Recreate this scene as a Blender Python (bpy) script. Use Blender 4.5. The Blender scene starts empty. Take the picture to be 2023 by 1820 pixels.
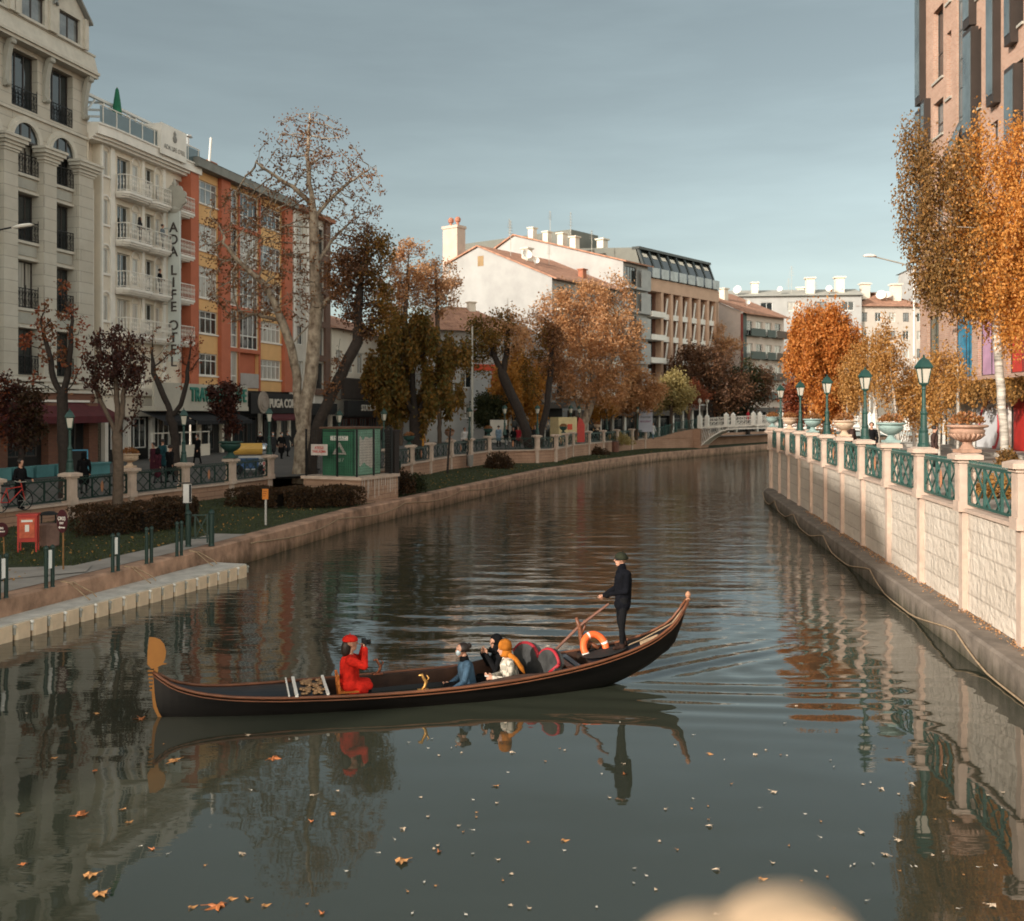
import bpy, bmesh, math, random
import numpy as np
from mathutils import Vector, Matrix
R = math.radians
PI = math.pi
SC = bpy.context.scene
COL = SC.collection
rnd = random.Random(7)
CAMZ = 4.95

def P(x, y, Y):
    return Vector(((x - 1011.5) / 2023 * Y, Y, CAMZ - (y - 812) / 2023 * Y))
def XY(x, Y):
    return (x - 1011.5) / 2023 * Y
def S(r, g, b):
    f = lambda c: ((c / 255 + .055) / 1.055) ** 2.4 if c > 10 else c / 255 / 12.92
    return (f(r), f(g), f(b))

# ---------------------------------------------------------------- materials
MATS = {}
def _ng(name):
    m = bpy.data.materials.new(name); m.use_nodes = True
    nt = m.node_tree
    return m, nt, nt.nodes['Principled BSDF']
def N(nt, typ, **kw):
    n = nt.nodes.new(typ)
    for k, v in kw.items():
        if k in n.inputs: n.inputs[k].default_value = v
        else: setattr(n, k, v)
    return n
def mat(name, col, rough=.75, metal=0., var=.18, vs=1.2, bump=0., bs=20., spec=.4, col2=None, stretch=None, fine=0.):
    if name in MATS: return MATS[name]
    m, nt, b = _ng(name)
    L = nt.links.new
    b.inputs['Roughness'].default_value = rough
    b.inputs['Metallic'].default_value = metal
    b.inputs['Specular IOR Level'].default_value = spec
    tc = N(nt, 'ShaderNodeTexCoord')
    src = tc.outputs['Object']
    if stretch:
        mp = N(nt, 'ShaderNodeMapping'); mp.inputs['Scale'].default_value = stretch
        L(src, mp.inputs['Vector']); src = mp.outputs['Vector']
    if var > 0 or col2:
        no = N(nt, 'ShaderNodeTexNoise'); no.inputs['Scale'].default_value = vs; no.inputs['Detail'].default_value = 5; no.inputs['Roughness'].default_value = .62
        L(src, no.inputs['Vector'])
        cr = N(nt, 'ShaderNodeValToRGB')
        cr.color_ramp.elements[0].position = .3; cr.color_ramp.elements[1].position = .72
        lo = tuple(c * (1 - var) for c in col); hi = col2 if col2 else tuple(min(1, c * (1 + var)) for c in col)
        cr.color_ramp.elements[0].color = (*lo, 1); cr.color_ramp.elements[1].color = (*hi, 1)
        L(no.outputs['Fac'], cr.inputs['Fac']); L(cr.outputs['Color'], b.inputs['Base Color'])
    else:
        b.inputs['Base Color'].default_value = (*col, 1)
    if bump:
        nb = N(nt, 'ShaderNodeTexNoise'); nb.inputs['Scale'].default_value = bs; nb.inputs['Detail'].default_value = 4
        L(src, nb.inputs['Vector'])
        bp = N(nt, 'ShaderNodeBump'); bp.inputs['Strength'].default_value = 1; bp.inputs['Distance'].default_value = bump
        L(nb.outputs['Fac'], bp.inputs['Height']); L(bp.outputs['Normal'], b.inputs['Normal'])
    MATS[name] = m
    return m
def bricks(name, c1, c2, mortar, bw, bh, msize=.012, rough=.85, bump=.01, facebump=0., off=.5, stain=None, smooth=.1, dirt=0.):
    """masonry in the object's own x-z plane (and y-z on returns)"""
    m, nt, b = _ng(name); L = nt.links.new
    b.inputs['Roughness'].default_value = rough; b.inputs['Specular IOR Level'].default_value = .3
    tc = N(nt, 'ShaderNodeTexCoord'); sx = N(nt, 'ShaderNodeSeparateXYZ'); L(tc.outputs['Object'], sx.inputs[0])
    ad = N(nt, 'ShaderNodeMath', operation='ADD'); L(sx.outputs[0], ad.inputs[0]); L(sx.outputs[1], ad.inputs[1])
    cx = N(nt, 'ShaderNodeCombineXYZ'); L(ad.outputs[0], cx.inputs[0]); L(sx.outputs[2], cx.inputs[1])
    br = N(nt, 'ShaderNodeTexBrick'); br.offset = off
    br.inputs['Scale'].default_value = 1; br.inputs['Brick Width'].default_value = bw; br.inputs['Row Height'].default_value = bh
    br.inputs['Mortar Size'].default_value = msize; br.inputs['Mortar Smooth'].default_value = smooth; br.inputs['Bias'].default_value = 0
    br.inputs['Color1'].default_value = (*c1, 1); br.inputs['Color2'].default_value = (*c2, 1); br.inputs['Mortar'].default_value = (*mortar, 1)
    L(cx.outputs[0], br.inputs['Vector'])
    out = br.outputs['Color']
    no = N(nt, 'ShaderNodeTexNoise'); no.inputs['Scale'].default_value = .5; no.inputs['Detail'].default_value = 7; no.inputs['Roughness'].default_value = .65
    L(tc.outputs['Object'], no.inputs['Vector'])
    if dirt:
        mx = N(nt, 'ShaderNodeMix', data_type='RGBA', blend_type='MULTIPLY')
        cr = N(nt, 'ShaderNodeValToRGB'); cr.color_ramp.elements[0].position = .35; cr.color_ramp.elements[1].position = .65
        cr.color_ramp.elements[0].color = (1 - dirt, 1 - dirt * 1.1, 1 - dirt * 1.2, 1); cr.color_ramp.elements[1].color = (1, 1, 1, 1)
        L(no.outputs['Fac'], cr.inputs['Fac']); mx.inputs[0].default_value = 1
        L(out, mx.inputs[6]); L(cr.outputs['Color'], mx.inputs[7]); out = mx.outputs[2]
    L(out, b.inputs['Base Color'])
    inv = N(nt, 'ShaderNodeMath', operation='SUBTRACT'); inv.inputs[0].default_value = 1; L(br.outputs['Fac'], inv.inputs[1])
    mu = N(nt, 'ShaderNodeMath', operation='MULTIPLY'); mu.inputs[1].default_value = bump; L(inv.outputs[0], mu.inputs[0])
    h = mu.outputs[0]
    if facebump:
        nf = N(nt, 'ShaderNodeTexNoise'); nf.inputs['Scale'].default_value = 5; nf.inputs['Detail'].default_value = 5; L(tc.outputs['Object'], nf.inputs['Vector'])
        m2 = N(nt, 'ShaderNodeMath', operation='MULTIPLY_ADD'); m2.inputs[1].default_value = facebump; L(nf.outputs['Fac'], m2.inputs[0]); L(h, m2.inputs[2]); h = m2.outputs[0]
    bp = N(nt, 'ShaderNodeBump'); bp.inputs['Strength'].default_value = 1; bp.inputs['Distance'].default_value = 1
    L(h, bp.inputs['Height']); L(bp.outputs['Normal'], b.inputs['Normal'])
    MATS[name] = m
    return m
def leafmat(name, cols, trans=.42, rough=.55):
    if name in MATS: return MATS[name]
    m, nt, b = _ng(name); L = nt.links.new
    g = N(nt, 'ShaderNodeNewGeometry'); cr = N(nt, 'ShaderNodeValToRGB')
    e = cr.color_ramp.elements
    mean = [sum(c[k] for c in cols) / len(cols) for k in range(3)]; cols = [tuple(c[k] * .6 + mean[k] * .4 for k in range(3)) for c in cols]
    while len(e) < len(cols): e.new(.5)
    for i, c in enumerate(cols):
        e[i].position = i / max(1, len(cols) - 1); e[i].color = (*c, 1)
    L(g.outputs['Random Per Island'], cr.inputs['Fac']); L(cr.outputs['Color'], b.inputs['Base Color'])
    b.inputs['Roughness'].default_value = rough; b.inputs['Specular IOR Level'].default_value = .35
    t = N(nt, 'ShaderNodeBsdfTranslucent'); L(cr.outputs['Color'], t.inputs['Color'])
    mx = N(nt, 'ShaderNodeMixShader'); mx.inputs[0].default_value = trans
    L(b.outputs[0], mx.inputs[1]); L(t.outputs[0], mx.inputs[2])
    L(mx.outputs[0], nt.nodes['Material Output'].inputs['Surface'])
    MATS[name] = m
    return m
def glassmat(name, col=(.02, .026, .028), rough=.04, spec=.8, var=.5, vs=.35):
    m = mat(name, col, rough, 0, var, vs, .004, .9, spec)
    return m

# ---------------------------------------------------------------- mesh builder
class MB:
    def __init__(s): s.v = []; s.f = []; s.m = []; s.T = None
    def add(s, vs, fs, mi=0):
        o = len(s.v)
        if s.T is not None: vs = [s.T @ Vector(v) for v in vs]
        s.v.extend([tuple(v) for v in vs]); s.f.extend([tuple(i + o for i in f) for f in fs]); s.m.extend([mi] * len(fs)); return s
    def box(s, x0, x1, y0, y1, z0, z1, mi=0):
        v = [(x0, y0, z0), (x1, y0, z0), (x1, y1, z0), (x0, y1, z0), (x0, y0, z1), (x1, y0, z1), (x1, y1, z1), (x0, y1, z1)]
        return s.add(v, [(0, 3, 2, 1), (4, 5, 6, 7), (0, 1, 5, 4), (1, 2, 6, 5), (2, 3, 7, 6), (3, 0, 4, 7)], mi)
    def quad(s, a, b, c, d, mi=0): return s.add([a, b, c, d], [(0, 1, 2, 3)], mi)
    def bar(s, a, b, w, h=None, mi=0):
        h = h or w; a = Vector(a); b = Vector(b); d = (b - a).normalized()
        up = Vector((0, 0, 1)) if abs(d.z) < .95 else Vector((0, 1, 0))
        x = d.cross(up).normalized() * w / 2; y = d.cross(x).normalized() * h / 2
        v = [a - x - y, a + x - y, a + x + y, a - x + y, b - x - y, b + x - y, b + x + y, b - x + y]
        return s.add(v, [(0, 3, 2, 1), (4, 5, 6, 7), (0, 1, 5, 4), (1, 2, 6, 5), (2, 3, 7, 6), (3, 0, 4, 7)], mi)
    def tube(s, pts, rad, n=8, mi=0, cap=True):
        pts = [Vector(p) for p in pts]
        if not isinstance(rad, (list, tuple)): rad = [rad] * len(pts)
        vs = []; fs = []; ref = None
        for i, p in enumerate(pts):
            d = (pts[min(i + 1, len(pts) - 1)] - pts[max(i - 1, 0)])
            d = d.normalized() if d.length > 1e-9 else Vector((0, 0, 1))
            if ref is None: ref = d.orthogonal().normalized()
            x = (ref - d * ref.dot(d)); x = x.normalized() if x.length > 1e-6 else d.orthogonal().normalized(); ref = x
            y = d.cross(x)
            for k in range(n):
                a = 2 * PI * k / n; vs.append(p + (x * math.cos(a) + y * math.sin(a)) * rad[i])
        for i in range(len(pts) - 1):
            for k in range(n):
                fs.append((i * n + k, i * n + (k + 1) % n, (i + 1) * n + (k + 1) % n, (i + 1) * n + k))
        if cap: fs.append(tuple(range(n - 1, -1, -1))); fs.append(tuple(range((len(pts) - 1) * n, len(pts) * n)))
        return s.add(vs, fs, mi)
    def lathe(s, prof, n=16, mi=0, c=(0, 0, 0), sq=1.):
        vs = []; fs = []
        for r, z in prof:
            for k in range(n):
                a = 2 * PI * (k + .5) / n; vs.append((c[0] + r * math.cos(a), c[1] + r * math.sin(a) * sq, c[2] + z))
        for i in range(len(prof) - 1):
            for k in range(n):
                fs.append((i * n + k, i * n + (k + 1) % n, (i + 1) * n + (k + 1) % n, (i + 1) * n + k))
        fs.append(tuple(range(n - 1, -1, -1))); fs.append(tuple(range((len(prof) - 1) * n, len(prof) * n)))
        return s.add(vs, fs, mi)
    def ball(s, c, r, n=12, mi=0, sc=(1, 1, 1)):
        m = max(4, n // 2); prof = [(r * math.sin(PI * i / m) + 1e-4, -r * math.cos(PI * i / m)) for i in range(m + 1)]
        o = len(s.v); s.lathe([(a, b) for a, b in prof], n, mi)
        for i in range(o, len(s.v)):
            v = s.v[i]; s.v[i] = (c[0] + v[0] * sc[0], c[1] + v[1] * sc[1], c[2] + v[2] * sc[2])
        return s
    def prism(s, poly, y0, y1, mi=0):
        """polygon in x-z, extruded along y"""
        n = len(poly); vs = [(p[0], y0, p[1]) for p in poly] + [(p[0], y1, p[1]) for p in poly]
        fs = [tuple(range(n)), tuple(range(2 * n - 1, n - 1, -1))] + [(i, i + n, (i + 1) % n + n, (i + 1) % n) for i in range(n)]
        return s.add(vs, fs, mi)
    def slab(s, poly, z0, z1, mi=0):
        n = len(poly); vs = [(p[0], p[1], z0) for p in poly] + [(p[0], p[1], z1) for p in poly]
        fs = [tuple(range(n - 1, -1, -1)), tuple(range(n, 2 * n))] + [(i, (i + 1) % n, (i + 1) % n + n, i + n) for i in range(n)]
        return s.add(vs, fs, mi)
    def strip(s, A, B, mi=0):
        n = len(A); return s.add(list(A) + list(B), [(i, i + 1, n + i + 1, n + i) for i in range(n - 1)], mi)
    def mesh(s, name, mats, smooth=False):
        me = bpy.data.meshes.new(name); me.from_pydata(s.v, [], s.f)
        for m in (mats if isinstance(mats, (list, tuple)) else [mats]): me.materials.append(m)
        me.polygons.foreach_set('material_index', s.m)
        if smooth: me.polygons.foreach_set('use_smooth', [True] * len(s.f))
        me.update(); return me
    def build(s, name, mats, parent=None, smooth=False, loc=None):
        o = bpy.data.objects.new(name, s.mesh(name, mats, smooth)); COL.objects.link(o)
        if parent: o.parent = parent
        if loc: o.location = loc
        return o
def np_mesh(name, V, F, mats, mi=None, smooth=False):
    V = np.asarray(V, np.float32); F = np.asarray(F, np.int32); k = F.shape[1]
    me = bpy.data.meshes.new(name)
    me.vertices.add(len(V)); me.vertices.foreach_set('co', V.ravel())
    me.loops.add(F.size); me.loops.foreach_set('vertex_index', F.ravel())
    me.polygons.add(len(F)); me.polygons.foreach_set('loop_start', np.arange(0, F.size, k, dtype=np.int32)); me.polygons.foreach_set('loop_total', np.full(len(F), k, np.int32))
    for m in (mats if isinstance(mats, (list, tuple)) else [mats]): me.materials.append(m)
    if mi is not None: me.polygons.foreach_set('material_index', np.asarray(mi, np.int32))
    if smooth: me.polygons.foreach_set('use_smooth', np.ones(len(F), bool))
    me.update(calc_edges=True); me.validate(); return me
def link(name, me, parent=None, loc=None, rotz=None):
    o = bpy.data.objects.new(name, me); COL.objects.link(o)
    if parent: o.parent = parent
    if loc is not None: o.location = loc
    if rotz is not None: o.rotation_euler = (0, 0, rotz)
    return o
def tag(o, label=None, cat=None, group=None, kind=None):
    if label: o['label'] = label
    if cat: o['category'] = cat
    if group: o['group'] = group
    if kind: o['kind'] = kind
    return o
def thing(name, label, cat, loc=(0, 0, 0), rotz=0, group=None):
    o = bpy.data.objects.new(name, None); COL.objects.link(o); o.empty_display_size = .2
    o.location = loc; o.rotation_euler = (0, 0, rotz)
    return tag(o, label, cat, group)
KIDS = {}
def kids(o):
    return [c for c in bpy.data.objects if c.parent == o]
def dup(src, loc, rotz, label, group=None, scale=None, tree=None):
    """copy a thing with its parts; tree = list of (object, parent index)"""
    tr = tree or flat(src)
    new = []
    for o, pi in tr:
        c = o.copy(); COL.objects.link(c); new.append(c)
        if pi is not None: c.parent = new[pi]
    r = new[0]; r.location = loc; r.rotation_euler = (0, 0, rotz)
    if scale: r.scale = (scale,) * 3
    tag(r, label, None, group)
    return r
def flat(src):
    out = [(src, None)]; i = 0
    while i < len(out):
        for c in kids(out[i][0]): out.append((c, i))
        i += 1
    return out
def text(s, size, ext, m, name, parent, loc, rot, align='CENTER', wid=None, bold=0., sp=1., lsp=1.):
    cu = bpy.data.curves.new('t', 'FONT'); cu.body = s; cu.size = size; cu.extrude = ext; cu.align_x = align; cu.align_y = 'CENTER'
    cu.space_character = sp; cu.space_line = lsp; cu.offset = bold; cu.resolution_u = 3
    o = bpy.data.objects.new('t', cu); COL.objects.link(o)
    bpy.context.view_layer.update()
    me = bpy.data.meshes.new_from_object(o.evaluated_get(bpy.context.evaluated_depsgraph_get()))
    bpy.data.objects.remove(o); bpy.data.curves.remove(cu)
    me.materials.clear(); me.materials.append(m)
    if wid:
        xs = [v.co.x for v in me.vertices]; k = wid / max(1e-6, max(xs) - min(xs))
        for v in me.vertices: v.co.x *= k
    o = link(name, me, parent, loc); o.rotation_euler = rot
    return o
FACE = (PI / 2, 0, 0)

# ---------------------------------------------------------------- palette
M_white = mat('white_paint', (.74, .70, .64), .6, var=.1)
M_cream = mat('cream_render', (.68, .61, .51), .8, var=.1, vs=.6)
M_stone = bricks('pale_stone_cladding', (.52, .48, .41), (.56, .52, .45), (.28, .25, .22), 3.1, .62, .012, .8, .006, dirt=.16)
M_stone2 = mat('pale_stone_trim', (.54, .50, .43), .75, var=.12, vs=2)
M_stone3 = mat('grey_stone_panel', (.38, .365, .32), .75, var=.12, vs=1.5)
M_dark = mat('dark_interior', (.012, .011, .010), .8, var=.4)
M_darkmetal = mat('dark_metal', (.015, .015, .016), .45, .3, .2)
M_iron = mat('black_iron', (.012, .012, .013), .5, .4, .1)
M_green = mat('green_paint', (.012, .050, .040), .45, 0, .25, 3, spec=.5)
M_greenfence = mat('green_fence_paint', (.030, .088, .074), .45, 0, .3, 2.5, spec=.5)
M_darkgreen = mat('dark_green_paint', (.008, .028, .022), .45, 0, .2)
M_lampglass = mat('frosted_lamp_glass', (.55, .50, .42), .35, var=.12, vs=6)
M_tile = None
M_glass = glassmat('window_glass')
M_glass2 = glassmat('window_glass_pale', (.16, .17, .17), .06, .8, .6, .8)
M_curtain = mat('curtain_behind_glass', (.38, .36, .32), .2, 0, .35, 1.5, spec=.9, stretch=(6, 6, .3))
M_frame = mat('white_window_frame', (.66, .65, .62), .5, var=.06)
M_bframe = mat('bronze_window_frame', (.05, .04, .035), .5, var=.1)
M_brick = bricks('brown_brick', (.50, .305, .225), (.41, .23, .165), (.46, .38, .31), .34, .115, .016, .85, .004, dirt=.18)
M_redbrick = bricks('red_brick', (.22, .09, .055), (.17, .07, .045), (.12, .09, .07), .25, .085, .010, .85, .004)
M_pink = mat('pinkish_precast_stone', (.50, .38, .305), .8, 0, .16, 3, .003, 40)
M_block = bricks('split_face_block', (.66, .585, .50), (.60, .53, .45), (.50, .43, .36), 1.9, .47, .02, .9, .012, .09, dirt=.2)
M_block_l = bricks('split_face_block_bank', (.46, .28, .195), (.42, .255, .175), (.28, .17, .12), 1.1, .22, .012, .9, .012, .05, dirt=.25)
M_quay = mat('weathered_quay_stone', (.36, .22, .15), .9, 0, .55, 1.3, .02, 9, .3, stretch=(1, 1, .8))
def waterline(m):
    nt = m.node_tree; L = nt.links.new; b = nt.nodes['Principled BSDF']; src = b.inputs['Base Color'].links[0].from_socket
    ge = N(nt, 'ShaderNodeNewGeometry'); sp = N(nt, 'ShaderNodeSeparateXYZ'); L(ge.outputs['Position'], sp.inputs[0])
    mp = N(nt, 'ShaderNodeMapping'); mp.inputs['Scale'].default_value = (2.2, 2.2, .25); L(ge.outputs['Position'], mp.inputs['Vector'])
    no = N(nt, 'ShaderNodeTexNoise'); no.inputs['Scale'].default_value = 1.6; no.inputs['Detail'].default_value = 5; L(mp.outputs[0], no.inputs['Vector'])
    ad = N(nt, 'ShaderNodeMath', operation='MULTIPLY_ADD'); ad.inputs[1].default_value = -.75; L(no.outputs['Fac'], ad.inputs[0]); L(sp.outputs[2], ad.inputs[2])
    cr = N(nt, 'ShaderNodeValToRGB'); e = cr.color_ramp.elements; e[0].position = .0; e[0].color = (.30, .32, .24, 1); e[1].position = .42; e[1].color = (1, 1, 1, 1)
    a2 = N(nt, 'ShaderNodeMath', operation='ADD'); a2.inputs[1].default_value = .42; L(ad.outputs[0], a2.inputs[0]); L(a2.outputs[0], cr.inputs['Fac'])
    mx = N(nt, 'ShaderNodeMix', data_type='RGBA', blend_type='MULTIPLY'); mx.inputs[0].default_value = 1; L(src, mx.inputs[6]); L(cr.outputs['Color'], mx.inputs[7]); L(mx.outputs[2], b.inputs['Base Color'])
waterline(M_quay)
M_quay2 = mat('damp_quay_concrete', (.20, .165, .135), .9, 0, .35, 1.6, .015, 14, .3)
waterline(M_quay2)
M_pave = mat('paving_grey', (.105, .098, .09), .9, 0, .2, .8, .004, 30)
M_pavel = mat('pale_path_paving', (.30, .27, .24), .9, 0, .2, 1.2, .004, 30)
M_lawn = mat('lawn_soil_and_grass', (.034, .044, .016), .95, 0, .4, 1.5, .03, 30)
M_red = mat('red_paint', (.42, .035, .025), .45, var=.2, vs=3)
M_black = mat('black_cloth', (.010, .010, .012), .85, var=.3, vs=8)
M_wood = mat('varnished_wood', (.16, .055, .025), .45, var=.35, vs=6, stretch=(1, 1, 6))
M_gold = mat('gilded_brass', (.55, .30, .09), .38, .75, .2, 5)
# ---------------------------------------------------------------- levels and lines of the place
# right wall line, measured posts
def rw(Y): return 10.06 + .134 * (Y - 22.7)            # wall face x at depth Y
RQ = .68                                              # ledge width
ZQR = .55; ZSR = 2.75                                 # quay top, street level on that bank
LQ = [(-19, -6), (-13.6, 14), (-11.3, 22.6), (-9.1, 31.1), (-6.6, 43.05), (-2.3, 57.3), (2.9, 74.3), (8.2, 87.5), (14.4, 101), (22.5, 113.5), (31.3, 127), (46, 147), (70, 175)]
ZQL = .80; ZLAWN = .92
FL = [(-21, -6), (-19.5, 20), (-18.6, 29.5), (-17.45, 34.4), (-16.3, 37.75), (-15.3, 41), (-14.2, 44.3), (-13.05, 47.5), (-12.0, 50.6)]
FL2 = [(-8.3, 53.6), (-6.9, 57), (-6.1, 61.7), (-5.2, 65), (-4.2, 69.7), (-3.0, 72.5), (-1.8, 76.9), (1.9, 78.6), (3.4, 80.3)]
FL3 = [(5.2, 88.5), (6.9, 92.5), (8.6, 97), (10.3, 101), (12.2, 104.5), (14.0, 108)]
def zst(Y): return 1.55 + min(.45, max(0., (Y - 41) * .011))
def sheet(name, poly, z, m, kind='structure', skirt=0):
    mb = MB(); n = len(poly)
    zs = [z(p[1]) if callable(z) else z for p in poly]
    mb.add([(p[0], p[1], zz) for p, zz in zip(poly, zs)], [tuple(range(n))])
    o = mb.build(name, m)
    me = o.data; bm = bmesh.new(); bm.from_mesh(me); bmesh.ops.triangulate(bm, faces=bm.faces[:]); bmesh.ops.recalc_face_normals(bm, faces=bm.faces[:])
    for f in bm.faces:
        if f.normal.z < 0: f.normal_flip()
    bm.to_mesh(me); bm.free()
    return tag(o, kind=kind)

# ground: one sheet to the horizon, well below the water
g = MB(); g.add([(-700, -150, -1.6), (700, -150, -1.6), (700, 900, -1.6), (-700, 900, -1.6)], [(0, 1, 2, 3)])
tag(g.build('ground', mat('river_bed_soil', (.06, .055, .04), .95)), kind='structure')

# streets on both banks
fence_all = FL + FL2 + FL3 + [(19, 112), (29, 124), (44, 146), (68, 175)]
left_poly = fence_all + [(68, 890), (-690, 890), (-690, -120), (-21, -120)]
sheet('street_pavement', left_poly, zst, M_pave)
mbq = MB(); mbq.add([(-12.6, 50.3, 1.56), (-8.3, 53.4, 1.56), (-6.9, 57, 1.60), (-6.2, 62, 1.66), (-14, 80, 1.70), (-24, 80, 1.70)], [(0, 1, 2, 3, 4, 5)]); tag(mbq.build('pavement', M_pave), kind='structure')
right_poly = [(rw(-6) + .3, -6)] + [(rw(58.6) + .3, 58.6), (20, 60.5), (60, 92), (110, 140), (690, 890), (690, -6)]
sheet('promenade_pavement', right_poly, ZSR, mat('promenade_paving', (.30, .26, .22), .9, 0, .15, 1, .004, 30))

# lawn between quay and retaining wall: displaced strip + grass blades
def strip_sheet(name, A, B, zA, zB, m, sub=1, kind='structure'):
    mb = MB(); mb.strip([(a[0], a[1], zA) for a in A], [(b[0], b[1], zB) for b in B])
    return tag(mb.build(name, m), kind=kind)
def lerp_line(L, Y):
    for a, b in zip(L, L[1:]):
        if a[1] <= Y <= b[1]:
            t = (Y - a[1]) / (b[1] - a[1]); return a[0] + (b[0] - a[0]) * t
    return L[0][0] if Y < L[0][1] else L[-1][0]
def lq(Y): return lerp_line(LQ, Y)
fl_all = FL + FL2 + FL3 + [(19, 113), (29, 126), (44, 150), (68, 178)]
def fl(Y): return lerp_line(fl_all, Y)
YS = [-6, 14, 22.6, 26, 31.1, 34.4, 37.75, 41, 44.3, 47.5, 50.6, 53.6, 57.3, 61.7, 65, 69.7, 74.3, 76.9, 78.6, 80.3, 87.5, 92.5, 97, 101, 104.5, 108, 113.5, 127, 147, 170]
strip_sheet('lawn', [(lq(y) - .55, y) for y in YS], [(fl(y) - .1, y) for y in YS], ZQL - .03, ZLAWN + .05, M_lawn)
strip_sheet('path', [(lq(y) - .5, y) for y in YS if y <= 34.4], [(lq(y) - 1.6, y) for y in YS if y <= 34.4], ZQL + .012, ZQL + .03, M_pavel)
mbp = MB(); mbp.add([(-13.2, 24.3, ZQL + .045), (-10.9, 26.2, ZQL + .04), (-11.2, 27.3, ZQL + .045), (-17, 25.4, ZQL + .11), (-17, 24.2, ZQL + .11)], [(0, 1, 2, 3, 4)])
tag(mbp.build('footpath', M_pavel), kind='structure')

# quays
def quay(name, line, ztop, w, side, m, hb=-1.2):
    mb = MB(); n = len(line)
    out = []
    for i, (x, y) in enumerate(line):
        a = Vector(line[max(0, i - 1)]); b = Vector(line[min(n - 1, i + 1)]); d = (b - a).normalized(); nn = Vector((d.y, -d.x)) * side
        out.append((x, y, nn))
    o0 = [(x, y, hb) for x, y, k in out]; o1 = [(x, y, ztop - .05) for x, y, k in out]; o2 = [(x - k.x * .05, y - k.y * .05, ztop) for x, y, k in out]
    o3 = [(x - k.x * w, y - k.y * w, ztop) for x, y, k in out]; o4 = [(x - k.x * w, y - k.y * w, hb) for x, y, k in out]
    for A, B in ((o0, o1), (o1, o2), (o2, o3), (o3, o4)): mb.strip(A, B) if side > 0 else mb.strip(B, A)
    return tag(mb.build(name, m), kind='structure')
def dens(L, step):
    out = []
    for a, b in zip(L, L[1:]):
        n = max(1, int(math.dist(a, b) / step))
        out += [(a[0] + (b[0] - a[0]) * i / n, a[1] + (b[1] - a[1]) * i / n) for i in range(n)]
    return out + [L[-1]]
quay('quay_wall', dens(LQ, 2), ZQL, .6, 1, M_quay)
RQL = [(rw(y) - RQ, y) for y in (-6, 10, 22.7, 35, 45, 54)] + [(rw(57) - RQ + .1, 57.2), (rw(57.8) - RQ + .5, 58.6), (16.5, 60), (20, 61.5), (60, 93), (110, 141)]
quay('quay_ledge', dens(RQL, 2), ZQR, 3.0, -1, M_quay2)

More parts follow.
